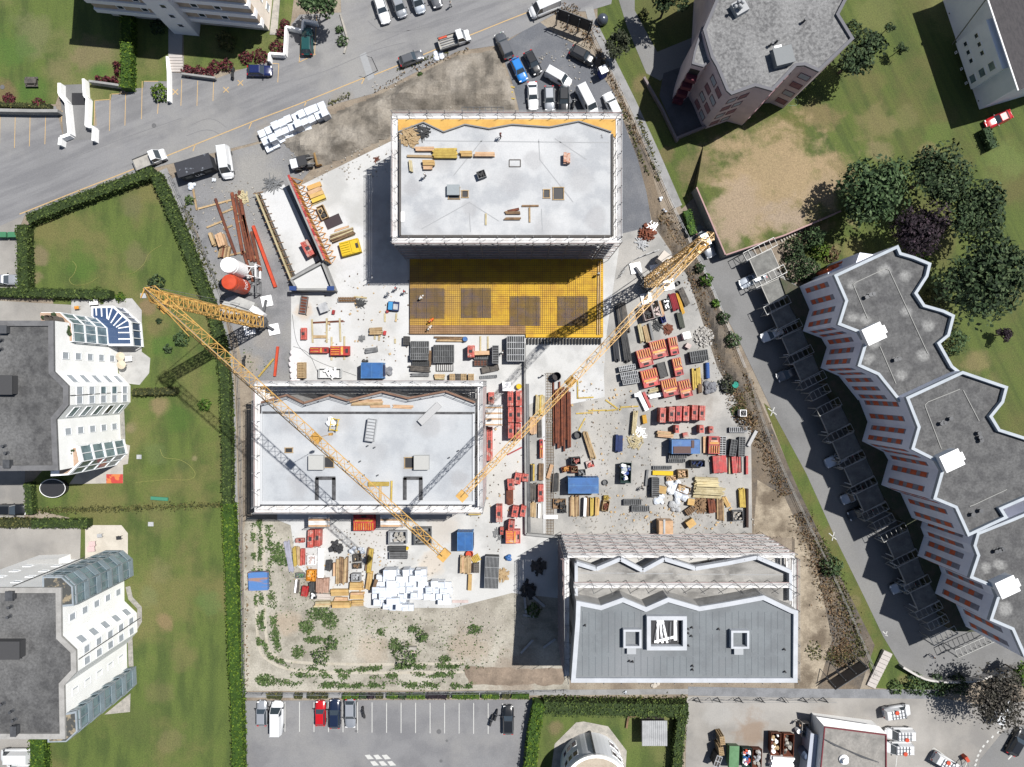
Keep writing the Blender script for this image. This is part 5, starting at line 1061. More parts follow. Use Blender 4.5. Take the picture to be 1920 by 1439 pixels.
def sprinkle(name, areas, mat, n, lo, hi):
    """loose stones and crumbs lying on the ground, one uncountable mass"""
    b = MB()
    for (x, y, rx, ry, k) in areas:
        for i in range(int(n*k)):
            q, t = math.sqrt(random.random()), random.uniform(0, 6.283); p = W(x+rx*q*math.cos(t), y+ry*q*math.sin(t)); s = random.uniform(lo, hi)
            b.box(p.x, p.y, .05, s, s*random.uniform(.5, 1), s*.6, random.uniform(0, 3))
    return tag(b.obj(name, mat), kind='stuff')
sprinkle('rubble', [(1100, 780, 90, 60, 1.2), (1200, 900, 190, 90, 2), (1240, 980, 180, 20, 1.2), (700, 1040, 140, 60, 1.2), (820, 1170, 180, 40, 1.6), (640, 300, 110, 40, 1.2), (800, 170, 120, 50, 1.2), (430, 380, 60, 60, .8), (1040, 250, 1, 1, 0), (1340, 670, 40, 60, .8), (1060, 130, 60, 50, .6)], M('rubble_stone', P(206, 200, 190), P(150, 142, 132), 3, fine=.15), 130, .08, .26)
sprinkle('dark_crumbs', [(930, 900, 60, 140, 1), (700, 600, 130, 90, .9), (1150, 850, 180, 130, 1.5), (650, 1050, 110, 60, 1)], M('dark_crumb', P(90, 84, 76), P(130, 100, 70), 2, fine=.1), 120, .07, .24)
sprinkle("timber_scraps", [(700, 600, 120, 80, .6), (1150, 780, 110, 110, .9), (1250, 960, 150, 40, 1.2), (660, 1080, 110, 50, .8), (930, 850, 60, 120, .5), (430, 420, 50, 60, .3)], wood, 75, .08, .36)
# ================================================================== VEHICLES AND PEOPLE
def paint(n, r, g, b, metal=.0): return M('paint_'+n, P(r, g, b, .62), fine=.01, rough=.28, coat=.6, metal=metal)
PAINT = {'white': paint('white', 240, 242, 244), 'silver': paint('silver', 186, 190, 196, .4), 'grey': paint('grey', 116, 118, 122, .4), 'black': paint('black', 30, 32, 35), 'blue': paint('blue', 34, 130, 214), 'navy': paint('navy', 30, 42, 92),
         'red': paint('red', 196, 24, 32), 'teal': paint('teal', 40, 92, 92, .3), 'green': paint('green', 60, 130, 80), 'pale': paint('pale', 206, 214, 224, .3), 'midnight': paint('midnight', 28, 40, 66)}
trim = M('dark_trim', (.02, .02, .022), fine=0, rough=.5); rimm = M('wheel_rim', P(150, 152, 156), fine=0, rough=.4, metal=.7)
DIM = {  # length, width, beltline, roof, windscreen base x, roof front x, roof rear x, rear window base x
    'hatch': (4.1, 1.75, .92, 1.46, .85, .22, -1.45, -1.86), 'sedan': (4.6, 1.8, .9, 1.42, .75, .1, -1.05, -1.72), 'suv': (4.5, 1.86, 1.02, 1.66, .85, .3, -1.75, -2.1), 'estate': (4.75, 1.84, .96, 1.5, .8, .15, -1.75, -2.2),
    'van': (4.5, 1.85, 1.1, 1.9, 1.35, .75, -2.1, -2.2), 'bigvan': (5.2, 2.0, 1.2, 2.3, 1.85, 1.2, -2.45, -2.55)}
CARP = {}
def car_parts(kind):
    if kind in CARP: return CARP[kind]
    L, w, bz, rz, wb, rf, rr, rb = DIM[kind]; h = L/2; out = []
    st = [(-h, .42, .55, .72), (-h+.12, .86, .80, bz-.1), (rb, .97, .86, bz), (-.2, 1, .88, bz), (wb, .99, .86, bz), (wb+.45*(h-wb), .97, .83, bz-.09), (h-.16, .84, .72, bz-.24), (h, .55, .45, .58)]
    b = MB(); rings = []
    for x, k, kt, zt in st:
        a = w/2; rings.append([(x, -a*k, .3), (x, -a*k*1.0, .62), (x, -a*kt, zt), (x, -a*kt*.5, zt+.025), (x, a*kt*.5, zt+.025), (x, a*kt, zt), (x, a*k, .62), (x, a*k, .3)])
    vs = [p for r in rings for p in r]; n = 8; fs = []
    for i in range(len(st)-1):
        for j in range(n-1): fs.append((i*n+j, i*n+j+1, (i+1)*n+j+1, (i+1)*n+j))
        fs.append((i*n+n-1, i*n, (i+1)*n, (i+1)*n+n-1))
    fs += [tuple(range(n)), tuple(range((len(st)-1)*n, len(st)*n))[::-1]]
    b.add(vs, fs); out.append(('body', b.mesh('car_body', PAINT['white'], True), None, 1))
    bw, tw = w*.44, w*.355
    B0 = [(wb, -bw, bz-.01), (wb, bw, bz-.01), (rb, bw, bz-.01), (rb, -bw, bz-.01)]; T0_ = [(rf, -tw, rz-.05), (rf, tw, rz-.05), (rr, tw, rz-.05), (rr, -tw, rz-.05)]
    for nm, (i, j) in (('windscreen', (0, 1)), ('rear_window', (2, 3))):
        g = MB(); g.add([B0[i], B0[j], T0_[j], T0_[i]], [(0, 1, 2, 3)]); out.append((nm, g.mesh(nm, glass), None, 0))
    for i, j in ((1, 2), (3, 0)):
        g = MB(); g.add([B0[i], B0[j], T0_[j], T0_[i]], [(0, 1, 2, 3)]); out.append(('side_window', g.mesh('side_window', glass), None, 0))
    r = MB()
    if kind in ('van', 'bigvan'):   # closed cargo sides
        xf = wb-1.15
        for sg in (-1, 1): r.add([(xf, sg*bw*1.01, bz), (rb, sg*bw*1.01, bz), (rr, sg*tw*1.02, rz-.05), (xf, sg*tw*1.02, rz-.05)], [(0, 1, 2, 3)])
        r.add([(rb-.01, -bw, bz), (rb-.01, bw, bz), (rr-.02, tw, rz-.05), (rr-.02, -tw, rz-.05)], [(0, 1, 2, 3)])
    m_ = .08
    r.add([(rf+.02, -tw-.02, rz-.06), (rf+.02, tw+.02, rz-.06), (rr-.02, tw+.02, rz-.06), (rr-.02, -tw-.02, rz-.06), (rf-m_, -tw+m_, rz), (rf-m_, tw-m_, rz), (rr+m_, tw-m_, rz), (rr+m_, -tw+m_, rz)],
          [(0, 1, 5, 4), (1, 2, 6, 5), (2, 3, 7, 6), (3, 0, 4, 7), (4, 5, 6, 7)])
    for i in range(4): r.bar(B0[i], T0_[i], .07)
    out.append(('roof', r.mesh('car_roof', PAINT['white']), None, 1))
    wh = MB(); wh.tube((0, -.1, 0), (0, .1, 0), .32, n=14); rm = MB(); rm.tube((0, -.105, 0), (0, .105, 0), .19, n=12)
    out.append(('wheel', (wh.mesh('wheel', rubber), rm.mesh('rim', rimm)), [(sx*h*.62, sy*(w/2-.1), .32) for sx in (-1, 1) for sy in (-1, 1)], 0))
    lp = MB(); lp.box(0, 0, 0, .16, .34, .12); out.append(('headlight', lp.mesh('headlight', lampw), [(h-.17, sy*w*.34, .60) for sy in (-1, 1)], 0))
    lp = MB(); lp.box(0, 0, 0, .12, .3, .2); out.append(('tail_light', lp.mesh('tail_light', lampr), [(-h+.09, sy*w*.36, .66) for sy in (-1, 1)], 0))
    mr = MB(); mr.box(0, 0, 0, .14, .26, .14); out.append(('wing_mirror', mr.mesh('wing_mirror', trim), [(wb-.12, sy*(w/2+.06), bz-.02) for sy in (-1, 1)], 0))
    CARP[kind] = out; return out
def car(kind, col, px, py, deg, label, group=None, z=.05, name='parked_car', cat='car'):
    p = W(px, py, .7); t = empty(name, (p.x, p.y, z), R(deg), label, cat, group)
    for nm, me, locs, pt in car_parts(kind):
        if locs is None: mobj(nm, me, t, mat=PAINT[col] if pt else None)
        elif isinstance(me, tuple):
            for l in locs: o = mobj(nm, me[0], t, l); mobj('rim', me[1], o)
        else:
            for l in locs: mobj(nm, me, t, l)
    return t
G = 'cars parked on the gravel car park'
for a in (('suv', 'grey', 945, 86, 113, 'dark grey estate car at the upper left corner of the gravel car park'), ('hatch', 'blue', 973, 131, -65, 'bright blue hatchback on the gravel car park'), ('hatch', 'black', 999, 118, -63, 'black car right of the blue hatchback'),
    ('suv', 'black', 1093, 105, -28, 'black car alone near the billboard frame'), ('van', 'white', 1047, 146, -30, 'white delivery van parked across the middle of the gravel car park'), ('sedan', 'white', 999, 180, -87, 'white saloon car beneath the blue hatchback'),
    ('hatch', 'silver', 1030, 185, -88, 'pale silver compact car between white saloon and black estate'), ('estate', 'black', 1057, 188, -90, 'black estate car between silver compact and white van'), ('bigvan', 'white', 1101, 190, -63, 'white van with long roof next to the motorbike'),
    ('suv', 'white', 1148, 198, 115, 'white car at the right end of the gravel car park row')): car(*a, group=G)
for a in (('estate', 'white', 716, 18, -72, 'white estate car at the left end of the top parking row'), ('van', 'silver', 747, 8, -70, 'silver van second in the top parking row'), ('van', 'pale', 782, 0, -72, 'pale van third in the top parking row'), ('hatch', 'grey', 815, -8, -72, 'grey car cut by the upper edge in the top parking row')): car(*a, group='cars in the top parking row')
car('hatch', 'grey', 771, 110, 20, 'dark grey car parked on the ochre line above the earth bank'); car('bigvan', 'white', 1021, 15, 203, 'white van at the road corner beside the billboard frame')
car('suv', 'teal', 576, 78, 90, 'dark teal car in the walled parking bay'); car('hatch', 'navy', 487, 133, 0, 'dark blue car nosing out of the bays below the red shrubs')
car('bigvan', 'white', 424, 306, -82, 'white van parked beside the black site hut'); car('sedan', 'silver', 10, 525, 0, 'silver car at the left edge beside the hedge'); car('estate', 'black', 22, 956, 0, 'black car on the driveway between the white houses')
car('bigvan', 'white', 32, 1416, 180, 'white van at the lower left corner'); car('van', 'white', 38, 1444, 180, 'white van cut off below the van in the lower left corner')
G = 'cars in the lower parking row'
for a in (('hatch', 'silver', 491, 1338, 90, 'pale silver car first in the lower parking row'), ('bigvan', 'white', 520, 1345, 90, 'long white car in the lower parking row'), ('hatch', 'red', 601, 1338, 90, 'red car in the lower parking row'), ('estate', 'midnight', 628, 1339, 90, 'dark blue car beside the red one'),
    ('estate', 'silver', 657, 1338, -90, 'silver estate with dark sunroof in the lower parking row'), ('estate', 'black', 953, 1350, 90, 'black car alone at the right end of the lower parking row')): car(*a, group=G)
car('suv', 'silver', 1324, 459, -65, 'white and silver car under the crane tip beside the raised lawn'); car('sedan', 'red', 1872, 224, 205, 'red car beside the white house'); car('estate', 'black', 1907, 1391, 60, 'black car on the street corner at the right edge'); car('van', 'white', 1876, 1331, 60, 'white van half hidden under the bare brown tree')
G = 'cars under the carports'
for a in (('sedan', 'pale', 1411, 524, 205, 'pale blue car sticking out of the second carport'), ('hatch', 'white', 1449, 626, 205, 'white car nose visible beside the fourth carport'), ('hatch', 'grey', 1478, 700, 205, 'grey car nose visible under the shaded fifth carport'), ('sedan', 'pale', 1572, 860, 205, 'pale car nose poking out of the shaded middle carport'), ('hatch', 'silver', 1599, 930, 205, 'silver car nose low in the carport row'), ('hatch', 'black', 1612, 960, 205, 'black car nose low in the carport row'), ('hatch', 'silver', 1692, 1098, 205, 'silver car near the lower end of the carport row')): car(*a, group=G)
def truck(px, py, deg, label, load=None, name='flatbed_truck', Lc=2.1, Lb=3.1, ht=2.1, bedh=.95, beds='grey_bed'):
    p = W(px, py, 1); t = empty(name, (p.x, p.y, .05), R(deg), label, 'truck'); x0 = (Lb+Lc)/2
    xs = x0-Lc; b = MB()
    b.add([(xs, -.95, .4), (x0, -.9, .4), (x0, .9, .4), (xs, .95, .4), (xs, -.95, 1.15), (x0-.05, -.85, .95), (x0-.05, .85, .95), (xs, .95, 1.15)], [(3, 2, 1, 0), (0, 1, 5, 4), (1, 2, 6, 5), (2, 3, 7, 6), (3, 0, 4, 7), (4, 5, 6, 7)]); b.obj('cab', PAINT['white'], t)
    w0 = [(x0-.75, -.85, 1.05), (x0-.75, .85, 1.05), (xs, .88, 1.12), (xs, -.88, 1.12)]; w1 = [(x0-1.25, -.72, ht-.05), (x0-1.25, .72, ht-.05), (xs, .76, ht-.05), (xs, -.76, ht-.05)]
    for nm, i, j in (('windscreen', 0, 1), ('side_window', 1, 2), ('rear_window', 2, 3), ('side_window', 3, 0)): g = MB(); g.add([w0[i], w0[j], w1[j], w1[i]], [(0, 1, 2, 3)]); g.obj(nm, glass, t)
    r = MB(); r.box((x0-1.25+xs)/2, 0, ht-.06, x0-1.25-xs+.06, 1.56, .08)
    for i in range(4): r.bar(w0[i], w1[i], .07)
    r.obj('cab_roof', PAINT['white'], t)
    b = MB(); xb = xs-.1-Lb/2; b.box(xb, 0, .75, Lb, 2.0, .12)
    o = b.obj('bed', M('truck_bed_planks', P(196, 192, 184), P(176, 172, 166), 1.4, fine=.06), t); b = MB()
    for sy in (-1, 1): b.box(xb, sy*1.0, .75, Lb, .05, .45)
    b.box(xb-Lb/2, 0, .75, .05, 1.95, .45); b.box(xb+Lb/2, 0, .75, .05, 1.95, .75); b.obj('bed_side', steel, t)
    b = MB(); b.box(0, 0, .42, Lb+Lc-.6, .7, .28); b.obj('chassis', trim, t)
    wh = MB(); wh.tube((0, -.12, 0), (0, .12, 0), .36, n=12); me = wh.mesh('wheel', rubber)
    for x in (x0-.75, xb-Lb*.15):
        for sy in (-1, 1): mobj('wheel', me, t, (x, sy*.84, .36))
    lp = MB(); lp.box(0, 0, 0, .1, .3, .15); me = lp.mesh('headlight', lampw)
    for sy in (-1, 1): mobj('headlight', me, t, (x0-.03, sy*.65, .7))
    if load: load(t, xb)
    return t
def load_rails(t, xb):
    b = MB()
    for k in range(4): b.box(xb+.1, -.7+k*.4, .88, 2.6, .12, .2)
    b.obj('load_frame', steel, t); b = MB(); b.box(xb-.6, .75, .88, 1.4, .3, .35); b.obj('red_load', orange_r, t)
truck(281, 299, 22, 'white flatbed pickup on the road above the hedge'); truck(852, 74, 18, 'white flatbed truck with grey rails on its bed above the earth bank', load_rails)
def pickup(px, py, deg, label):
    t = car('van', 'white', px, py, deg, label, name='service_van', cat='van')
    b = MB(); b.box(-.4, .3, 1.92, 2.2, .08, .08); b.box(-.4, -.3, 1.92, 2.2, .08, .08)
    for k in range(5): b.box(-1.3+k*.5, 0, 1.96, .08, 1.4, .05)
    b.obj('roof_rack', rimm, t); b = MB(); b.cyl(-.6, .45, 1.99, .34, .1, 14); b.obj('cable_coil', orange_r, t)
pickup(1681, 1334, 8, 'white service van with orange coil, alone above the workshop'); pickup(1685, 1375, 180, 'white service van with orange coil, upper one beside the workshop'); pickup(1682, 1401, 180, 'white service van with orange coil, lower one beside the workshop'); pickup(1772, 1430, -30, 'white service van with orange coil beside the barrier at the lower edge')
def motorbike(px, py, deg, label, group=None):
    p = W(px, py, .5); t = empty('motorbike', (p.x, p.y, .04), R(deg), label, 'motorbike', group)
    wh = MB(); wh.tube((0, -.07, 0), (0, .07, 0), .31, n=14); me = wh.mesh('wheel', rubber)
    mobj('wheel', me, t, (.72, 0, .31)); mobj('wheel', me, t, (-.68, 0, .31))
    b = MB(); b.bar((-.6, 0, .45), (.5, 0, .55), .22, .3); b.bar((.72, .1, .3), (.42, .1, 1.0), .06); b.bar((.72, -.1, .3), (.42, -.1, 1.0), .06); b.box(.72, 0, .62, .5, .16, .05); b.obj('frame', trim, t)
    b = MB(); b.ball(.2, 0, .82, .24, .18, 8); b.obj('tank', PAINT['black'], t); b = MB(); b.box(-.35, 0, .76, .75, .28, .12); b.obj('saddle', rubber, t)
    b = MB(); b.bar((.42, -.38, 1.02), (.42, .38, 1.02), .05); b.obj('handlebar', rimm, t)
motorbike(682, 1337, 100, 'motorbike alone in a bay of the lower parking row'); motorbike(921, 1352, 75, 'left motorbike of the pair in the lower parking row'); motorbike(930, 1342, 75, 'right motorbike of the pair in the lower parking row'); motorbike(1076, 195, 80, 'motorbike between black estate and white van'); motorbike(437, 138, 85, 'scooter by the planter wall under the red shrubs'); motorbike(458, 678, 85, 'motorbike standing on the narrow path under the yellow jib')
# ------------------------------------------------------------------ wheel loader
def loader():
    p = W(567, 305, 1); t = empty('wheel_loader', (p.x, p.y, .05), R(14), 'white and black wheel loader with ochre bucket on the gravel', 'loader')
    b = MB(); b.box(-1.0, 0, .7, 1.7, 1.5, .75); b.obj('engine_cover', PAINT['white'], t)
    b = MB(); b.box(.15, 0, .7, 1.3, 1.5, 1.0); b.obj('cab', glass, t); b = MB(); b.box(.15, 0, 1.7, 1.45, 1.6, .1); b.obj('cab_roof', trim, t)
    b = MB(); b.bar((.6, .5, 1.0), (2.0, .5, .6), .18); b.bar((.6, -.5, 1.0), (2.0, -.5, .6), .18); b.obj('lift_arm', trim, t)
    b = MB(); n = 8
    for i in range(n): a0, a1 = R(100+200*i/n), R(100+200*(i+1)/n); b.add([(2.55+.6*math.cos(a0), -1, .65+.55*math.sin(a0)), (2.55+.6*math.cos(a1), -1, .65+.55*math.sin(a1)), (2.55+.6*math.cos(a1), 1, .65+.55*math.sin(a1)), (2.55+.6*math.cos(a0), 1, .65+.55*math.sin(a0))], [(0, 1, 2, 3)])
    b.box(2.45, 1.0, .15, .9, .04, .9); b.box(2.45, -1.0, .15, .9, .04, .9); b.obj('bucket', M('ochre_bucket', P(196, 156, 98), fine=.08), t)
    wh = MB(); wh.tube((0, -.2, 0), (0, .2, 0), .55, n=14); me = wh.mesh('wheel', rubber)
    for x in (-1.0, .9):
        for s in (-1, 1): mobj('wheel', me, t, (x, s*.85, .55))
loader()
# ------------------------------------------------------------------ people (one continuous skinned body each)
def body_mesh(pose):
    J = {'pelvis': (0, 0, .95, .145), 'waist': (0, 0, 1.12, .13), 'chest': (.02, 0, 1.34, .16), 'neck': (.03, 0, 1.5, .06), 'head': (.05, 0, 1.62, .1), 'crown': (.05, 0, 1.74, .085), 'nose': (.16, 0, 1.64, .02)}
    for s, n in ((1, 'l'), (-1, 'r')):
        f = .16*s
        J['hip'+n] = (0, .1*s, .88, .095); J['knee'+n] = (.05+f*.7, .11*s, .5, .065); J['ankle'+n] = (f*.9-.02, .11*s, .1, .045); J['toe'+n] = (f*.9+.18, .12*s, .05, .04)
        J['sho'+n] = (.02, .2*s, 1.43, .065); J['elb'+n] = (-.02+.1*s, .29*s, 1.17, .045); J['wri'+n] = (.16+.08*s, .27*s, .98, .03); J['palm'+n] = (.2+.08*s, .26*s, .91, .032)
        for k, (dx, dy, dz, r) in enumerate(((.07, .03, -.02, .01), (.06, .02, -.08, .009), (.045, .005, -.095, .009), (.03, -.01, -.09, .009), (.015, -.02, -.075, .008))): J[f'fin{k}{n}'] = (.2+.08*s+dx, .26*s+dy*s, .91+dz, r)
    if pose == 'bend':
        for k, (x, y, z, r) in list(J.items()):
            if z > 1.0 or k[:3] in ('sho', 'elb', 'wri', 'pal', 'fin'):
                a = R(70); dz = z-.95; nx = x*math.cos(a)+dz*math.sin(a); nz = .95+dz*math.cos(a)-x*math.sin(a)
                if k[:3] in ('elb', 'wri', 'pal', 'fin'): nx, nz = J['chest'][0]+.05+(1.43-z)*.25, .95-(1.43-z)*.85+.28
                J[k] = (nx, y, nz, r)
        J['kneel'] = (.18, .12, .52, .065); J['kneer'] = (.14, -.12, .52, .065)
    E = [('pelvis', 'waist'), ('waist', 'chest'), ('chest', 'neck'), ('neck', 'head'), ('head', 'crown'), ('head', 'nose')]
    for n in 'lr': E += [('pelvis', 'hip'+n), ('hip'+n, 'knee'+n), ('knee'+n, 'ankle'+n), ('ankle'+n, 'toe'+n), ('chest', 'sho'+n), ('sho'+n, 'elb'+n), ('elb'+n, 'wri'+n), ('wri'+n, 'palm'+n)]+[('palm'+n, f'fin{k}{n}') for k in range(5)]
    ks = list(J); me = bpy.data.meshes.new('person_rig'); me.from_pydata([J[k][:3] for k in ks], [(ks.index(a), ks.index(b)) for a, b in E], []); me.update()
    o = bpy.data.objects.new('person_rig', me); COL.objects.link(o); sk = o.modifiers.new('s', 'SKIN'); ss = o.modifiers.new('b', 'SUBSURF'); ss.levels = 1
    lay = me.skin_vertices[0] if len(me.skin_vertices) else me.attributes and me.skin_vertices.new()
    for i, k in enumerate(ks): lay.data[i].radius = (J[k][3],)*2; lay.data[i].use_root = (k == 'pelvis')
    dg = bpy.context.evaluated_depsgraph_get(); dg.update(); m2 = bpy.data.meshes.new_from_object(o.evaluated_get(dg)); bpy.data.objects.remove(o); return m2, J
skin = M('skin', P(214, 166, 136), fine=0, rough=.6); shoe = M('dark_boots', P(60, 50, 44), fine=0)
BODY = {}
def person(px, py, z, deg, label, shirt, trousers, hat=None, pose='stand', vest=None):
    if pose not in BODY: BODY[pose] = body_mesh(pose)
    me, J = BODY[pose]; me = me.copy(); me.materials.clear()
    for m in (M('cloth_'+'_'.join(map(str, shirt)), P(*shirt), fine=.05), M('cloth_'+'_'.join(map(str, trousers)), P(*trousers), fine=.05), skin, shoe): me.materials.append(m)
    hd = Vector(J['head'][:3]); hands = [Vector(J['palm'+n][:3]) for n in 'lr']
    for f in me.polygons:
        c = f.center; mi = 3 if c.z < .13 else 1 if c.z < .93 and c.x < .34 else 0
        if (c-hd).length < .2 or min((c-q).length for q in hands) < .13: mi = 2
        f.material_index = mi; f.use_smooth = True
    p = W(px, py, z+.9); t = mobj('person', me, None, (p.x, p.y, z), R(deg)); tag(t, label, 'person')
    b = MB(); c = Vector(J['crown'][:3]); 
    if hat: b.lathe([(.15, c.z-.05), (.135, c.z+.02), (.1, c.z+.08), (.03, c.z+.115)], 12, c.x, c.y); b.box(c.x+.13, c.y, c.z-.05, .1, .2, .02); b.obj('hard_hat', M('hat_'+'_'.join(map(str, hat)), P(*hat), fine=0, rough=.4), t)
    else: b.ball(c.x-.02, c.y, c.z-.02, .115, n=8, jit=.05); b.obj('hair', M('dark_hair', (.03, .02, .015), fine=.1), t)
    b = MB()
    for s in (-1, 1): b.ball(hd.x+.1, s*.035, hd.z+.03, .014, n=6)
    b.box(hd.x+.1, 0, hd.z-.06, .02, .06, .012); b.obj('face', trim, t)
    return t
wh_ = (240, 240, 236)
for a in ((938, 255, 14, 40, 'worker in dark red on the top slab near the zigzag edge', (110, 40, 44), (50, 54, 66), (120, 60, 50)), (797, 329, 14, 200, 'worker in grey on the top slab beside the light boards', (120, 122, 126), (60, 62, 70), wh_),
    (743, 541, .06, 210, 'worker in dark blue, upper one by the corner of the rebar deck', (60, 66, 110), (50, 54, 70), (216, 120, 110)), (759, 547, .06, 230, 'worker with red helmet at the corner of the rebar deck', (60, 60, 72), (44, 46, 56), (200, 50, 50)), (727, 552, .06, 30, 'worker in grey walking towards the blue trolley', (150, 156, 164), (70, 78, 90), (120, 130, 140)),
    (1122, 514, .46, 200, 'worker with white helmet on the yellow deck edge', (110, 110, 108), (70, 70, 76), wh_), (845, 8, .05, 160, 'pedestrian in white beside the top parking row', (236, 236, 232), (220, 220, 216), None), (1748, 1231, .05, 160, 'pedestrian in pale clothes at the end of the access lane', (226, 226, 230), (150, 160, 190), None),
    (1020, 704, .06, 140, 'worker in grey walking beside the round bin', (100, 102, 108), (70, 74, 84), wh_), (1204, 916, .06, 30, 'worker in black walking across the storage yard', (40, 42, 48), (50, 52, 60), (90, 92, 96)), (1497, 1356, .05, 200, 'worker with bucket beside the two open skips', (90, 86, 80), (60, 58, 60), (190, 150, 120)), (941, 662, .06, 10, 'worker beside the dark panel stack', (70, 74, 84), (60, 64, 80), wh_)): person(*a)
for a in ((786, 561, .46, 40, 'bending worker in white tying steel at the left of the rebar deck', wh_, (70, 76, 90), wh_, 'bend'), (812, 598, .46, 220, 'bending worker in orange tying steel', (240, 110, 30), (230, 100, 30), (230, 120, 40), 'bend'), (809, 611, .46, 230, 'bending worker with pale back beside the orange one', (224, 214, 204), (60, 66, 80), wh_, 'bend')): person(*a)
# ================================================================== THINGS ON THE SITE
PX = S
BOXC = {}
def ubox(mat_name, mats):
    if mat_name not in BOXC: b = MB(); b.box(0, 0, 0, 1, 1, 1); BOXC[mat_name] = b.mesh(mat_name, mats)
    return BOXC[mat_name]
def cube(name, t, x, y, z, dx, dy, dz, mat, rz=0.):
    o = mobj(name, ubox('box_'+mat.name, mat), t, (x, y, z), rz); o.scale = (dx, dy, dz); return o
def root(name, px, py, deg, h, label, cat, group=None, z=.06):
    p = W(px, py, z+h); return empty(name, (p.x, p.y, z), R(deg), label, cat, group)
plate = M('dark_plate', P(64, 58, 62), fine=.1); pale_strip = M('pale_strip', P(240, 200, 170), P(226, 176, 150), 1, fine=.06)
grid_g = M('grey_grid_steel', P(140, 142, 144), P(112, 114, 116), 1.2, fine=.1, vary=.12); grid_d = M('dark_grid_skin', P(74, 76, 78), P(62, 64, 66), 1, fine=.12); grid_w = M('pale_grid_steel', P(206, 208, 210), P(184, 186, 190), 1, fine=.06); grid_b = M('blackened_grid', P(92, 90, 88), P(70, 68, 66), 1.5, fine=.2)
peach = M('peach_timber', P(226, 188, 150), P(212, 170, 130), 1.2, fine=.07, vary=.1); navy_st = M('navy_steel', P(34, 56, 110), P(28, 46, 94), 1, fine=.08); grey_tarp = M('grey_tarp', P(150, 152, 158), P(120, 122, 130), 1.5, fine=.1)
lav = M('lavender_pipe', P(186, 186, 202), P(172, 172, 188), 1.2, fine=.04); black_log = M('tarred_grey', P(74, 74, 74), P(56, 56, 58), 1.2, fine=.15)
def fw(px, py, deg, L, Wd, h, label, main=None, acc=None, wide=True, group=None, name='formwork_stack', cat='formwork'):
    """stack of framed wall formwork panels, seen from above: frame, cross ribs, pale strip, dark plate"""
    L, Wd = L*PX, Wd*PX; main = main or red; acc = acc or orange; t = root(name, px, py, deg, h, label, cat, group); n = max(1, min(6, int(h/.26))); e = h/n
    for i in range(n): cube('panel', t, random.uniform(-.03, .03), random.uniform(-.03, .03), i*e, L, Wd, e-.035, main)
    b = MB()
    for s in (-1, 1): b.box(0, s*(Wd/2-.05), h, L, .1, .1)
    for s in (-1, 1): b.box(s*(L/2-.06), 0, h, .12, Wd-.2, .1)
    b.obj('rim', main, t); b = MB(); k = max(2, int(Wd/.34))
    for i in range(k):
        y = -Wd/2+Wd*(i+.5)/k; b.box(-L*.24, y, h, L*.44, .13, .16)
    b.box(L*.12, 0, h, L*.12, Wd*.86, .1); b.obj('rib', acc, t)
    if wide: b = MB(); b.box(L*.235, 0, h, L*.09, Wd*.66, .06); b.obj('strip', pale_strip, t)
    b = MB(); b.box(L*.37, 0, h, L*.13, min(Wd*.45, .8), .04); b.obj('plate', plate, t); return t
def uprights(px, py, deg, L, Wd, h, label, main=None, group=None):
    L, Wd = L*PX, Wd*PX; main = main or red_f; t = root('upright_formwork', px, py, deg, h, label, 'formwork', group)
    for i in range(3): cube('panel', t, 0, -Wd/2+Wd*(i+.5)/3, 0, L, Wd/3-.05, h-.06*(i % 2), (main, orange, main)[i] if i == 0 else main)
    cube('plate', t, 0, .05, h, L*.24, Wd*.5, .03, plate); b = MB()
    for x in (-L*.42, -L*.22, L*.22, L*.42): b.box(x, 0, h-.02, .1, Wd*.9, .07)
    b.obj('rib', main, t); return t
def grid(px, py, deg, L, Wd, h, label, n=8, m=1, frame=None, base=None, group=None, name='panel_stack'):
    L, Wd = L*PX, Wd*PX; fm = frame or grid_g; t = root(name, px, py, deg, h, label, 'panels', group); k = max(1, min(5, int(h/.3))); e = h/k
    for i in range(k): cube('panel', t, random.uniform(-.04, .04), random.uniform(-.04, .04), i*e, L, Wd, e-.04, base or grid_d)
    b = MB()
    for i in range(n+1): b.box(-L/2+L*i/n, 0, h-.03, .1, Wd+.02, .12)
    for j in range(m+2): b.box(0, -Wd/2+Wd*j/(m+1), h-.025, L+.02, .08, .13)
    b.obj('rib_grid', fm, t); return t
def timber(px, py, deg, L, Wd, h, label, mat=None, n=None, mess=0., group=None, name='timber_stack', cat='timber', z=.06, jl=.05):
    L, Wd = L*PX, Wd*PX; mat = mat or wood; t = root(name, px, py, deg, h, label, cat, group, z); ms = mat if isinstance(mat, list) else [mat]
    n = n or max(2, min(9, round(Wd/.24))); k = 1 if h < .3 else max(1, min(3, round(h/.35))); e = h/k; pn = 'plank'
    for j in range(k):
        for i in range(n):
            o = cube(pn, t, random.uniform(-1, 1)*L*jl, -Wd/2+Wd*(i+.5)/n+random.uniform(-1, 1)*mess*.1, j*e, L*random.uniform(1-2*jl, 1), Wd/n*.93, e*.96, random.choice(ms), random.uniform(-1, 1)*mess*.12)
    return t
def bars(px, py, deg, L, w_, h, label, mat=None, name='timber_beam', cat='beam', group=None, z=.06):
    L = L*PX; w_ = w_*PX; p = W(px, py, z); b = MB(); b.box(0, 0, 0, L, w_, h); o = b.obj(name, mat or wood, None, (p.x, p.y, z), R(deg)); return tag(o, label, cat, group)
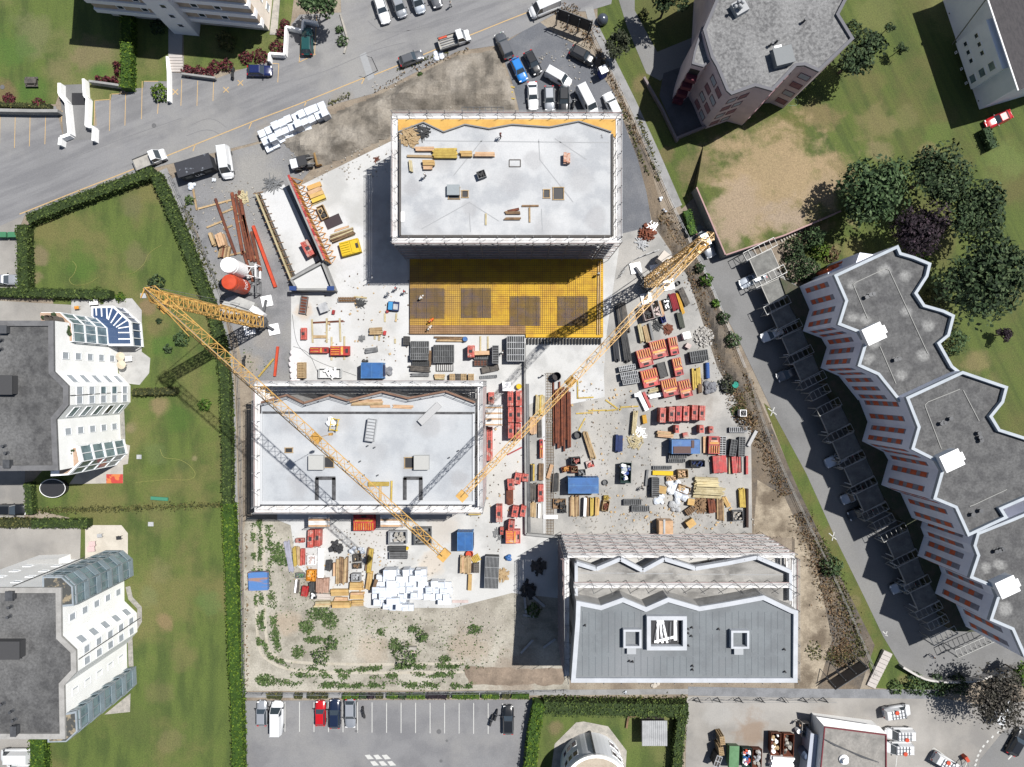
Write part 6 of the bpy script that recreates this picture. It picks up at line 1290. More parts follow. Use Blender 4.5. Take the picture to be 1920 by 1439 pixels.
def crate(px, py, deg, L, Wd, h, label, mat=None, fill=None, name='crate', cat='crate', group=None):
    L, Wd = L*PX, Wd*PX; t = root(name, px, py, deg, h, label, cat, group); b = MB(); e = .07
    for s in (-1, 1): b.box(0, s*(Wd/2-e/2), 0, L, e, h)
    for s in (-1, 1): b.box(s*(L/2-e/2), 0, 0, e, Wd-2*e, h)
    b.box(0, 0, .02, L-2*e, Wd-2*e, .08); b.obj('walls', mat or wood, t)
    b = MB()
    for i in range(12): b.box(random.uniform(-.36, .36)*L, random.uniform(-.36, .36)*Wd, h*random.uniform(.3, .8), L*random.uniform(.1, .34), Wd*random.uniform(.08, .3), .16, random.uniform(0, 3))
    b.obj('contents', fill or wood_g, t); return t
def pallet(px, py, deg, L, Wd, h, label, mat=None, group=None):
    L, Wd = L*PX, Wd*PX; t = root('pallet_stack', px, py, deg, h, label, 'pallets', group); k = max(1, round(h/.15)); b = MB()
    for j in range(k):
        for s in (-1, 0, 1): b.box(0, s*(Wd/2-.06), j*.15, L, .1, .09)
        for i in range(5): b.box(-L/2+L*(i+.5)/5, 0, j*.15+.095, L/5*.72, Wd, .03)
    b.obj('slats', mat or wood, t); return t
def container(px, py, deg, L, Wd, h, label, mat=None, name='site_container'):
    L, Wd = L*PX, Wd*PX; t = root(name, px, py, deg, h, label, 'container'); mat = mat or blue; b = MB(); b.box(0, 0, .1, L-.1, Wd-.1, h-.18); n = int(L/.5)
    for i in range(n):
        for s in (-1, 1): b.box(-L/2+L*(i+.5)/n, s*(Wd/2-.04), .2, .25, .06, h-.4)
    b.obj('wall', mat, t); b = MB(); b.box(0, 0, h-.08, L, Wd, .08); b.obj('roof', mat, t); b = MB(); rimc = M('worn_blue_edge', P(96, 150, 206), fine=.06)
    for s in (-1, 1): b.box(0, s*(Wd/2-.05), h, L, .06, .04)
    for s in (-1, 1): b.box(s*(L/2-.05), 0, h, .06, Wd-.2, .04)
    b.box(0, 0, h, .05, Wd-.2, .02) if L < Wd*1.5 else b.box(0, 0, h, L-.2, .05, .02)
    for sx in (-1, 1):
        for sy in (-1, 1): b.box(sx*(L/2-.09), sy*(Wd/2-.09), 0, .17, .17, h+.03)
    b.obj('edge_frame', rimc if mat is blue else mat, t); b = MB(); b.box(L/2+.015, 0, .25, .04, Wd*.7, h-.6); b.obj('door', navy_st, t); return t
def heap(px, py, r, h, label, mat, n=60, lo=.12, hi=.4, name='rubble_heap', cat='rubble', flat=False, long=1.0, ell=1.0):
    p = W(px, py); r = r*PX; b = MB()
    for i in range(n):
        q, a = math.sqrt(random.random())*r, random.uniform(0, 6.283); s = random.uniform(lo, hi); z = h*(1-q/r)*random.uniform(.3, 1)
        b.box(q*math.cos(a)*ell, q*math.sin(a), z, s*long, s*random.uniform(.4, 1)/max(1, long*.6), s*(.3 if flat else .7), random.uniform(0, 3.14))
    if long < 2.5: b.lathe([(r*.8, 0), (r*.5, h*.3), (.05, h*.5)], 14)
    o = b.obj(name, mat, None, (p.x, p.y, .05)); return tag(o, label, cat)
def blob(name, px, py, r, h, label, mat, cat, n=9):
    p = W(px, py); b = MB()
    for i in range(n): b.ball(random.uniform(-.6, .6)*r*PX, random.uniform(-.6, .6)*r*PX, h*random.uniform(.2, .5), r*PX*random.uniform(.3, .55), h*random.uniform(.3, .6), 8, .12)
    return tag(b.obj(name, mat, None, (p.x, p.y, .06)), label, cat)
def drum(px, py, r, h, label, mat, name='drum', cat='drum', open_=False):
    p = W(px, py, h); r = r*PX; b = MB(); b.lathe([(r, 0), (r*1.02, h*.3), (r, h*.33), (r, h*.65), (r*1.02, h*.68), (r, h), (r*.92, h), (r*.9, h*.3 if open_ else h-.05)], 16); o = b.obj(name, [mat], None, (p.x, p.y, .06)); return tag(o, label, cat)
# ---- right storage yard: red and yellow panel stacks
for a in ((1209, 671, -75, 32, 26, 1.4, 'left one of the two highest wide red and yellow stacks in the right yard'), (1235, 655, -76, 32, 29, 1.4, 'highest wide red and yellow panel stack in the right yard'), (1219, 709, -76, 32, 30, 1.3, 'red and yellow panel stack above the white planks in the right yard'),
    (1256, 727, -77, 32, 29, 1.3, 'red and yellow panel stack right of the white planks'), (1285, 729, -76, 32, 22, 1.2, 'medium red and yellow panel stack beside the leaning orange scraps'), (1339, 835, 88, 32, 21, 1.0, 'red panel stack right of the blue container with brown sheets')): fw(*a)
for a in ((1263, 649, -79, 33, 16, 1.0, 'narrow red panel stack beside the white cube'), (1271, 688, -78, 33, 16, 1.0, 'narrow red panel stack below the white cube stack'), (598, 657, 0, 33, 11, .7, 'slim red and yellow stack left of the larger one on the pale slab'), (1015, 842, 90, 34, 6, .9, 'single slim red panel beside the trench wall')): fw(*a, wide=False)
fw(637, 658, 0, 35, 17, 1.0, 'larger red and yellow stack lying on two yellow timbers on the pale slab', wide=False)
fw(682, 980, 90, 30, 38, 1.6, 'dark red panel stack in the shadow below the left shell', wide=False); fw(656, 464, 15, 36, 26, 1.0, 'yellow panel stack with red spots on the upper slab', main=M('signal_yellow_steel', P(244, 206, 40), fine=.05), acc=M('signal_yellow_steel', None), wide=False)
for x, y, l in ((1243, 779, 'first (leftmost) upright panel of the row above the log stack'), (1260, 777, 'second upright panel of the row above the log stack'), (1273, 776, 'third, brightest red upright panel of the row'), (1287, 776, 'fourth, pinkest upright panel of the row'), (1303, 774, 'fifth upright panel of the row, beside a grey rail'), (1317, 775, 'last upright panel of the row, next to the yellow loop')):
    uprights(x, y, 88, 27, 11, 2.3, l, red if 'brightest' in l else None, 'row of upright panels in the right yard')
for x, y, l in ((957, 748, 'top left of six faded red panels standing beside the trench'), (958, 778, 'middle left of six faded red panels beside the trench'), (958, 808, 'bottom left of six faded red panels beside the trench'), (973, 747, 'top right of six faded red panels beside the trench'), (973, 778, 'middle right of six faded red panels beside the trench'), (972, 809, 'bottom right of six faded red panels beside the trench')):
    uprights(x, y, 90, 28, 11, 2.2, l, None, 'six faded red panels beside the trench')
for x, y, d, L, w_, h, l in ((921, 747, 90, 22, 11, 1.4, 'short red panel above the grey loading platform'), (918, 833, 90, 62, 11, 1.8, 'long red panel row below the loading platform'), (936, 964, 90, 30, 12, 2.2, 'upright orange red panel left of the trench, below the slab shell corner'), (966, 960, 80, 20, 12, 1.5, 'red frame pair, left one, near the lower end of the trench'), (981, 959, 80, 20, 10, 1.5, 'red frame pair, right one, near the lower end of the trench'),
    (959, 987, 85, 20, 12, 1.8, 'orange red frame above the square panel stack'), (958, 909, 95, 20, 13, 1.2, 'lowest of three red frames stepping up beside the trench'), (971, 898, 80, 20, 13, 1.2, 'middle of three red frames stepping up beside the trench'), (985, 896, 85, 14, 12, 1.2, 'highest right of three red frames beside the trench'), (941, 996, 90, 14, 7, .8, 'small red piece below the upright orange panel'),
    (576, 466, -62, 30, 15, 1.6, 'red and black panel standing in the ramp'), (582, 1011, 88, 32, 11, 1.5, 'left of two orange red panel bundles below the left shell'), (595, 1009, 88, 32, 11, 1.5, 'right of two orange red panel bundles below the left shell'), (1014, 925, 90, 32, 11, 1.0, 'pinkish red panel in the strip beside the trench'), (569, 626, 90, 22, 11, .6, 'pinkish prop bundle near the slab edge'),
    (883, 659, 90, 22, 13, 2.0, 'red panel frame standing by the dark panel stacks'), (1270, 805, 90, 14, 7, 1.8, 'orange frame standing left, below the upright row'), (1316, 805, 90, 14, 9, 1.8, 'red frame standing right, below the upright row'), (1334, 806, 90, 12, 8, 1.0, 'red and black scrap frame under the upright row'), (562, 1014, 0, 16, 8, .7, 'faded red box beside the grey pipes')): uprights(x, y, d, L, w_, h, l)
fw(962, 1007, 0, 27, 24, 1.6, 'square stack half grey, half faded red, below the trench end', main=red_f, wide=False)
timber(956, 932, 90, 30, 13, .6, 'reddish brown planks under the three red frames', [red_f, rust])
for x, y, w_, l in ((1350, 871, 25, 'wide block of bright red boards right of the dark crate'), (1377, 872, 8, 'narrow block of bright red boards')): timber(x, y, -86, 32, w_, .9, l, [red], jl=.02)
timber(1264, 566, -75, 32, 12, .6, 'dark red posts at the top of the right yard', [M('crimson_post', P(150, 30, 44), P(132, 26, 38), 1.4, fine=.08, vary=.15)]); timber(1276, 569, -73, 42, 6, .4, 'yellow posts beside the dark red posts', [M('chrome_yellow_post', P(224, 172, 60), fine=.08, vary=.1)], n=2)
timber(1283, 557, -66, 34, 11, .7, 'dark brown boards above the yellow posts', [wood_g]); bars(1399, 872, 90, 34, 4, .5, 'single red beam on the right yard wall', red); timber(1387, 872, 88, 30, 10, .6, 'black and red tangled bars beside the red boards', [black_log, red], mess=1)
# ---- grids
for a in ((1176, 690, 10, 30, 9, .9, 'pale grey rib panel, top one of three left of the red stacks', 9, 1, grid_w), (1180, 704, 9, 31, 13, 1.1, 'pale grey rib panel, middle and widest of three left of the red stacks', 9, 1, grid_w), (1183, 716, 9, 30, 7, .9, 'pale grey rib panel, lowest of three left of the red stacks', 9, 0, grid_w), (1311, 668, 9, 32, 20, 1.2, 'grey rib panel stack beside the rubble heap', 8, 1),
    (1354, 836, 88, 34, 13, .5, 'dark rib panel right of the red stack', 8, 1, grid_w, black_log), (1375, 840, 82, 30, 11, 1.2, 'tilted grey rib panel with dark side', 6, 1), (1391, 838, 88, 36, 11, .6, 'pale rib panel at the right yard wall', 9, 1), (1384, 806, 0, 32, 9, .5, 'rib panel on the upper right yard wall', 9, 0, grid_w, black_log),
    (1271, 855, 0, 32, 9, .7, 'rib panel just below the container with brown sheets', 9, 0), (1269, 864, 0, 31, 6, .5, 'narrow rib panel second below the container with brown sheets', 9, 0), (1242, 877, 0, 34, 6, .4, 'narrow rib panel above the yellow slab', 10, 0), (1229, 914, 90, 34, 13, 1.2, 'dark rib panel stack left of the white foil heap', 9, 0, grid_g, black_log),
    (1186, 942, 0, 32, 10, .6, 'upper left of two separate rib panels in the open yard', 9, 0), (1201, 954, 0, 32, 10, .6, 'lower right of two separate rib panels in the open yard', 9, 0),
    (787, 646, 0, 33, 11, .8, 'rib panel stack, topmost left of the square stack', 9, 0), (787, 658, 0, 33, 11, .8, 'rib panel stack with a small board on it', 9, 0), (786, 669, 0, 32, 12, 1.3, 'highest rib panel stack left of the square stack', 9, 1), (789, 682, 0, 31, 9, .5, 'lower rib panel under the highest one', 9, 1, grid_d),
    (832, 664, 0, 37, 33, 1.0, 'large square rib panel stack in the middle of the pale slab', 9, 2, grid_g), (834, 688, 0, 31, 16, .2, 'single open steel lattice below the square stack', 8, 0, grid_b, conc), (902, 670, 0, 25, 7, .5, 'rib panel under the peach board', 7, 0), (929, 665, 90, 32, 11, 2.0, 'tall dark rib panel stack right of the peach board', 7, 0, grid_g, black_log),
    (967, 654, 90, 46, 32, 1.7, 'big pale waffle panel stack by the trench corner', 4, 7, grid_w), (569, 572, 82, 32, 12, .4, 'brown ladder panel near the ramp landing', 6, 0, grid_g, rust), (762, 639, 88, 15, 11, .8, 'black scrap box at the lower left corner of the rebar deck', 3, 2, grid_b, black), (901, 681, 0, 24, 10, .5, 'box of rusty scrap under the rib panel', 4, 2, grid_b, rust), (919, 692, 12, 32, 11, .4, 'weathered dark board lying aslant below the tall stack', 2, 0, wood_g, wood_g),
    (916, 707, 4, 31, 5, .2, 'narrow grey lattice bar above the shell corner', 8, 0, grid_g, grid_g), (745, 1029, 0, 32, 9, .6, 'dark panel under the pallets with pale stones', 1, 1, black_log), (747, 1042, 0, 33, 12, .9, 'dark striped panel stack with yellow timber below', 1, 3, grid_g, black_log)): grid(*a)
grid(1242, 694, -75, 27, 15, .9, 'black ribbed mat roll between the red stacks', 12, 0, black_log, black, name='ribbed_mat')
t = grid(922, 1074, 88, 58, 25, 1.6, 'long grey steel bundle rack beside the shadow of the roofed building', 3, 9, steel, grid_d, name='steel_bundle'); 
# ---- timber, beams, pipes
for a in ((1172, 640, -80, 76, 13, .8, 'long grey beams, middle bundle of three beside the jib', [black_log], 4), (1155, 654, -83, 46, 11, .7, 'black beams, lower left bundle of three beside the jib', [M('black_beam', P(52, 54, 60), fine=.1)], 3), (1168, 597, -81, 56, 20, .8, 'grey beams, upper bundle of three beside the jib', [wood_g, black_log], 6),
    (1202, 625, -79, 34, 7, .9, 'pale timber pair beside the bare boards and grey pipe', [wood_p], 2), (1212, 626, -76, 32, 8, .6, 'bare brown boards between pale timber and grey pipe', [wood], 3), (1277, 601, -76, 30, 10, .7, 'dark green log bundle on two blocks', [M('mossy_log', P(78, 82, 72), fine=.12)], 3),
    (1300, 710, 93, 44, 4, .5, 'leftmost yellow beam beside the blue pipe', [wood_y], 1), (1304, 712, 94, 34, 4, .6, 'second yellow beam beside the blue pipe', [wood_y], 1), (1310, 706, 91, 32, 8, .7, 'yellow beam bundle directly left of the blue pipe', [wood_y], 3), (1313, 724, 93, 28, 7, .5, 'lower yellow beam bundle left of the grey tarp', [wood_y, wood_b], 3),
    (1230, 731, 14, 28, 7, .5, 'yellowish board stack above the white boards', [wood_p], 2), (1231, 742, 13, 28, 7, .7, 'bright white board stack below the yellowish boards', [white_p], 2), (1206, 754, -65, 38, 8, .7, 'long white board left of the red beam', [white_p], 1), (1209, 786, -82, 16, 8, .7, 'short yellow block stack under the long white board', [M('chrome_yellow_post', None)], 2),
    (1247, 815, -4, 32, 11, .8, 'log stack below the upright panels', [wood, peach], 4), (1190, 793, 83, 44, 8, .9, 'pale green yellow timber bundle alone in the middle of the right yard', [wood_p], 4), (1105, 836, -73, 54, 10, .7, 'long pale beams lying aslant right of the rusty beams', [wood_p, wood], 4), (1161, 832, 88, 31, 14, .9, 'navy blue steel stack in the middle of the right yard', [navy_st], 3),
    (1042, 906, 88, 36, 12, .5, 'weathered dark planks left of the blue container', [wood_g, black_log], 5), (1077, 950, 89, 40, 18, .4, 'loose brown planks below the blue container', [wood_b, wood], 6), (1097, 952, 89, 34, 5, 1.1, 'white edged timber stack below the blue container', [white_p], 1), (1102, 951, 89, 34, 5, .9, 'grey brown timber right of the white edged one', [wood_b], 2), (1110, 951, 89, 34, 6, 1.0, 'yellow timber stack below the blue container', [wood_y], 2), (1120, 951, 88, 33, 8, 1.0, 'orange board stack at the right end of the row below the blue container', [ply], 2),
    (1324, 900, -2, 44, 8, .7, 'uppermost of four pale beam bundles in the lower right yard', [wood_p], 3), (1326, 909, -1, 45, 9, .9, 'second and lightest of four pale beam bundles in the lower right yard', [M('cream_beam', P(240, 224, 176), P(228, 208, 156), 1, fine=.05, vary=.06)], 4), (1331, 922, -2, 56, 13, 1.0, 'third and widest of four pale beam bundles in the lower right yard', [wood_p], 5), (1328, 932, -2, 56, 5, .5, 'lowest and thinnest of four pale beam bundles in the lower right yard', [wood_p], 2),
    (1335, 949, -84, 27, 13, .8, 'rust brown block under the pale beam bundles', [rust], 3), (1351, 956, -88, 42, 13, .4, 'loose brown planks beside the rust brown block', [wood, wood_b], 5), (1362, 942, -62, 22, 8, .4, 'orange boards lying aslant under the beam bundles', [ply], 3), (1392, 934, -87, 36, 11, .7, 'yellow beams at the right yard wall', [wood_y], 4), (1322, 836, 90, 32, 7, .4, 'bare plank left of the red stack', [peach], 1), (1369, 874, 90, 36, 5, .4, 'pale plank between the two red board blocks', [wood_p], 1),
    (1013, 760, 89, 36, 17, .9, 'yellowish beam bundle crossing the trench strip', [wood_y, wood_p], 5), (1000, 799, 89, 32, 13, .8, 'peach board stack in the trench strip', [peach], 4), (1012, 803, 90, 34, 7, .4, 'dark plank beside the peach boards in the trench strip', [wood_g], 1), (1015, 886, 89, 32, 9, .6, 'brown boards in the lower trench strip', [wood, wood_b], 2), (999, 886, 90, 32, 7, .6, 'black and yellow frames in the trench strip', [black_log, wood_y], 2), (999, 924, 89, 34, 11, .6, 'dark weathered boards in the trench strip', [wood_g], 3), (999, 956, 89, 28, 12, .5, 'bare boards low in the trench strip', [wood], 3), (1011, 957, 88, 28, 4, .5, 'white board low in the trench strip', [white_p], 1), (1031, 885, 73, 27, 7, .4, 'peach board lying aslant beside the mesh strip', [peach], 1),
    (873, 1060, 88, 33, 20, 1.0, 'wide wooden beam stack below the blue container by the jib end', [wood, peach], 6), (881, 1092, 88, 32, 7, .6, 'single wooden beam stack on the lower slab', [ply], 1), (542, 1045, -81, 60, 10, .3, 'long lavender grey pipes at the edge of the marl field', [lav], 5), (552, 1044, -87, 36, 6, .5, 'yellow beams beside the lavender pipes', [wood_y], 2), (559, 1043, -88, 36, 5, .5, 'bare beams beside the yellow beams', [wood], 2), (567, 1046, 89, 33, 8, .5, 'rusty red posts beside the bare beams', [rust, red_f], 2),
    (601, 1056, 88, 58, 11, .5, 'long white board stack on the lower slab', [white_p], 1), (604, 1099, 88, 28, 23, .7, 'pinkish brown plank stack below the long white boards', [M('pinkish_plank', P(196, 160, 140), P(176, 138, 118), 1.4, fine=.08, vary=.14)], 7), (641, 1071, 88, 50, 22, .5, 'loose brown planks in the middle of the lower timber yard', [wood, wood_b], 8), (616, 1061, 82, 20, 10, .8, 'black beam bundle beside the long white boards', [black_log], 4), (626, 1069, 89, 26, 4, .7, 'single peach post beside the black beam bundle', [peach], 1),
    (636, 1112, 0, 33, 12, .8, 'ochre board stack, upper one in the lowest timber row', [ply], 2), (639, 1124, 0, 26, 7, .5, 'pinkish boards between two ochre stacks', [peach], 2), (638, 1135, 1, 35, 11, .9, 'ochre board stack, lower one in the lowest timber row', [wood_y, ply], 2), (604, 1134, 1, 30, 10, .7, 'yellow pallet boards at the left end of the lowest timber row', [wood_p, wood], 3), (607, 1119, -3, 27, 10, .5, 'whitish planks above the yellow pallet boards', [M('whitish_plank', P(222, 210, 200), P(204, 190, 180), 1, fine=.06)], 3),
    (669, 1118, 1, 25, 12, .8, 'board stack left of the white packs, upper one', [ply, peach], 3), (670, 1132, 1, 22, 11, .6, 'board stack left of the white packs, lower one', [wood, ply], 3), (667, 1100, 0, 24, 14, 1.0, 'large board stack right of the lost planks', [ply], 3), (692, 1090, 84, 32, 10, 1.0, 'upright sheet stack beside the white packs', [ply], 2), (692, 1052, 84, 46, 11, .6, 'mixed beams right of the silver bags', [wood, wood_b, wood_y], 4),
    (571, 1110, 80, 18, 12, 1.0, 'bright red boards at the left edge of the timber yard', [red], 3), (584, 1101, 90, 18, 9, 1.0, 'black boards right of the bright red ones', [black_log], 3), (556, 1100, 84, 26, 7, .5, 'grey boards left of the bright red ones', [wood_g, white_p], 2),
    (588, 349, 22, 27, 9, .5, 'ochre board stack, top one of four on the upper slab', [M('ochre_board', P(232, 184, 110), fine=.06)], 1), (590, 358, 22, 27, 8, .6, 'peach board stack, second of four on the upper slab', [peach], 1), (593, 365, 22, 27, 8, .6, 'peach board stack, third of four on the upper slab', [ply], 1), (596, 373, 22, 27, 8, .7, 'yellow board stack, lowest of four on the upper slab', [M('bright_yellow_board', P(240, 206, 92), fine=.06)], 1),
    (642, 440, 20, 46, 14, .7, 'long pale beam bundle on the upper slab', [wood_p, wood_b], 5), (640, 429, 18, 30, 4, .15, 'thin pinkish planks above the long beam bundle', [peach], 2), (599, 379, 22, 32, 3, .15, 'single squared beam below the four board stacks', [wood_p], 1),
    (846, 636, 0, 58, 9, .5, 'long brown boards below the rebar deck', [wood, wood_b], 3), (904, 662, 2, 28, 8, 1.6, 'peach board stack on top of the red panel corner', [peach], 1), (787, 692, -3, 40, 10, .7, 'weathered grey beams under the rib panels', [wood_g], 4), (788, 703, 0, 34, 6, .5, 'grey channels under the weathered beams', [grid_g], 3), (824, 707, 0, 19, 10, .6, 'short wooden blocks left of the pallets', [wood, wood_p], 4), (704, 621, 2, 24, 13, .8, 'small wooden stack on the pale slab', [wood], 4), (696, 657, 8, 24, 9, .5, 'grey pipe bundle on the pale slab', [grid_g], 4), (806, 674, 88, 30, 5, .3, 'rusty brown beam right of the rib panels', [wood_b], 1),
    (614, 604, 3, 64, 3, .15, 'long rusty bar bundle on squared timbers', [rust], 2), (600, 632, 0, 28, 6, .2, 'bare board joining two squared timbers', [wood], 1), (412, 450, -72, 26, 13, 1.4, 'peach wrapped brick pack beside the weed strip', [peach], 3), (396, 448, -70, 26, 6, .8, 'leaning peach boards left of the brick pack', [wood], 1), (420, 472, 80, 24, 20, .6, 'messy brown boards above the white silo', [wood, wood_b, rust], 6)):
    px_, py_, dg, L, w_, h, l, mt = a[:8]; timber(px_, py_, dg, L, w_, h, l, mt, a[8], .25)
# boards on the top slab
for a in ((834, 287, 0, 39, 16, .6, 'yellow beam stack on the top slab', [wood_y], 5), (797, 279, 0, 34, 7, .5, 'peach beams left of the yellow beam stack', [peach], 2), (790, 293, -1, 52, 4, .3, 'long thin beams below the yellow beam stack', [wood], 1), (874, 288, 0, 20, 9, .6, 'short yellow stack right of the yellow beams', [wood_y, ply], 2), (909, 289, 0, 34, 7, .6, 'peach board stack on two battens of the top slab', [peach], 2), (770, 311, -84, 20, 5, .5, 'short upright beam at the left of the top slab', [wood_p], 2), (803, 305, 0, 20, 9, .7, 'peach boards above the worker in grey', [ply], 2), (802, 313, 0, 16, 8, .5, 'short peach boards nearest the worker in grey', [peach], 2),
    (962, 399, 0, 26, 5, .3, 'upper dark brown board left of the timber cross', [wood_b], 2), (961, 410, 0, 28, 4, .3, 'lower dark brown board left of the timber cross', [wood_b], 2), (962, 394, 12, 20, 4, .3, 'topmost short brown board left of the timber cross', [rust], 1), (993, 386, 0, 28, 3, .2, 'crossbar of the timber cross on the top slab', [wood_b], 1), (993, 402, 90, 26, 3, .15, 'stem of the timber cross on the top slab', [wood], 1), (911, 411, 90, 20, 3, .15, 'single pale batten on the top slab', [wood_p], 1),
    (686, 755, 1, 56, 10, .2, 'pinkish boards scattered behind the zigzag front of the left shell', [peach, wood], 4), (712, 762, 0, 34, 5, .15, 'lower pinkish boards behind the zigzag front', [peach], 2), (755, 763, -2, 34, 6, .15, 'right pinkish boards behind the zigzag front', [peach], 3), (708, 908, 0, 34, 7, .4, 'ochre beam lying across the lower left slab', [wood_y], 1), (713, 927, 90, 28, 4, .2, 'light batten under the ochre beam', [wood], 1), (734, 920, 88, 32, 3, .2, 'thin yellow batten right of the ochre beam', [wood_y], 1)):
    px_, py_, dg, L, w_, h, l, mt = a[:8]; timber(px_, py_, dg, L, w_, h, l, mt, a[8], .1, z=14.01)
heap(768, 257, 16, .5, 'heap of orange wood offcuts in the corner of the top slab', wood, 110, .15, .5, 'offcut_heap', 'offcuts', True, 1.6).location = W(768, 257, 14.01)
heap(794, 249, 9, .3, 'tangle of dark wire on the top slab', black_log, 50, .1, .5, 'wire_tangle', 'wire', True, 4).location = W(794, 249, 14.01)
o = bars(754, 407, 90, 16, 7, .1, 'white sheet on the left edge of the top slab', white_p, 'foam_sheet', 'sheet'); o.location = W(754, 407, 14.02)
t = timber(1063, 296, 90, 16, 11, .9, 'small red and white brick pallet on the top slab', [M('brick_red', P(206, 140, 110), P(226, 190, 170), 3, lo=.48, hi=.52)], 2, z=14.01)
t = grid(695, 807, 82, 36, 14, .9, 'grey steel rack standing on the left slab', 7, 0, steel, slab_b, name='steel_rack'); t.location.z = 14.01; p = W(695, 807, 14.9); t.location.x, t.location.y = p.x, p.y
o = bars(806, 776, 44, 44, 11, .5, 'pale grey channel lying aslant across the starter strip', M('pale_channel', P(206, 206, 206), fine=.04), 'steel_channel', 'channel'); o.location = W(806, 776, 14.1)
# yellow trestle with a white bag
p = W(626, 797, 15); t = empty('trestle', (p.x, p.y, 14.01), R(80), 'yellow trestle with a white sack on the left slab', 'trestle'); b = MB()
for s in (-.8, 0, .8): b.bar((s, -.5, 0), (s, .5, .9), .09); b.bar((s, .5, 0), (s, -.5, .9), .09)
b.bar((-.9, -.5, .9), (.9, -.5, .9), .09); b.bar((-.9, .5, .9), (.9, .5, .9), .09); b.obj('frame', M('signal_yellow_steel', None), t)
p = W(618, 791, 15); b = MB(); [b.ball(random.uniform(-.4, .4), random.uniform(-.4, .4), .3, .4, .35, 8, .2) for i in range(5)]; tag(b.obj('sack', white_p, None, (p.x, p.y, 14.01)), 'white crumpled sack beside the yellow trestle', 'sack')
for x, y, z, l in ((903, 330, 14.01, 'dark mixer tub right of the worker in grey'),): t = crate(x, y, 20, 14, 12, .8, l, grid_g, black_log, 'tub', 'tub'); t.location = W(x, y, z)
# ---- rusty beams
G = 'rusty steel beams stacked beside the trench strip'
for i in range(9):
    L = (118, 100, 112, 124, 108, 120, 92, 114, 104)[i]; p = W(1038.5+i*3.8, 782+(i*37 % 11)-5, .5); b = MB(); L *= PX
    b.box(0, 0, 0, L, .26, .05); b.box(0, 0, .05, L, .06, .24); b.box(0, 0, .29, L, .26, .05); o = b.obj('steel_beam', rust, None, (p.x, p.y, .06+(.35 if i % 3 else 0)), R(90.5)); tag(o, 'rust brown steel beam lying in the wide stack beside the trench strip', 'steel beam', G)
for a in ((461, 425, -80, 134, 5, 'longest rusty beam on the gravel storage yard'), (424, 426, -70, 112, 4, 'slanting rusty beam, leftmost on the gravel storage yard'), (446, 420, -80, 118, 5, 'rusty beam left of the longest one'), (455, 426, -79, 124, 4, 'rusty beam between two long ones'), (468, 448, -76, 90, 4, 'thin rusty beam right of the longest one'), (481, 472, -77, 76, 5, 'short rusty beam next to the orange girder'), (466, 500, -72, 60, 4, 'low rusty beam pointing at the orange silo')):
    bars(*a[:5], .35, a[5], rust, 'steel_beam', 'steel beam')
bars(497, 482, -70, 122, 5, .5, 'long orange red girder beside the timber shuttering of the ramp', orange_r, 'steel_girder', 'girder'); bars(519, 678, 84, 56, 4, .4, 'orange girder lying on the marl left of the slab', orange_r, 'steel_girder', 'girder'); bars(500, 690, 50, 44, 3, .3, 'yellow beam aslant left of the orange girder', wood_y)
G = 'squared timbers on the gravel storage yard'
for a in ((366, 374, -80, 42), (403, 384, 15, 64), (430, 395, 22, 26), (404, 421, 22, 34), (452, 415, 22, 20), (450, 475, 12, 44), (428, 427, 24, 18), (478, 482, -38, 26)): bars(*a, 3.2, .18, ('short upright' if a[2] < -50 else 'long' if a[3] > 40 else 'short')+f' squared timber on the gravel yard {"by the weed strip" if a[0] < 380 else "under the rusty beams" if a[1] > 440 else "at the foot of the firewood" if a[0] > 440 else "crossing the leftmost rusty beam" if a[0] > 420 else "above the brick pack" if a[1] > 400 else "pointing to the firewood"}', wood, group=G)
G = 'yellow squared timbers on the pale slab'
for x, y, d, L, l in ((586, 621, 92, 44, 'left of three upright timbers carrying the rusty bars'), (613, 620, 90, 46, 'middle of three upright timbers carrying the rusty bars'), (638, 619, 92, 44, 'right of three upright timbers carrying the rusty bars'), (622, 654, 90, 44, 'left timber under the larger red stack'), (646, 653, 90, 44, 'right timber under the larger red stack'), (722, 596, 90, 16, 'short timber below the blue trolley'), (743, 596, 86, 16, 'second short timber below the blue trolley'), (901, 645, 90, 28, 'left of two timbers above the peach board'), (915, 644, 90, 26, 'right of two timbers above the peach board'), (703, 630, 90, 14, 'left prop timber under the small wooden stack'), (711, 632, 90, 14, 'right prop timber under the small wooden stack'), (741, 640, 90, 9, 'tiny timber near the black scrap box'), (676, 558, -6, 24, 'timber beside the brown ribbed roll')): bars(x, y, d, L, 3, .15, l, wood_p, group=G)
G = 'loose yellow boards on the right yard ground'
for x, y, d, L, l in ((1149, 760, -36, 34, 'board lying aslant in the open right yard'), (1096, 775, 3, 32, 'leftmost of the chain of boards in the open right yard'), (1120, 770, 2, 34, 'second of the chain of boards in the open right yard'), (1150, 769, 6, 30, 'third of the chain of boards in the open right yard'), (1180, 763, 3, 34, 'last of the chain of boards in the open right yard'), (1083, 731, 90, 34, 'upright board right of the crane jib over the yard'), (1098, 746, 3, 30, 'board below the upright one under the crane jib'), (1091, 796, 62, 26, 'board leaning beside the dark tub')): bars(x, y, d, L, 2.6, .12, l, wood_y, group=G)
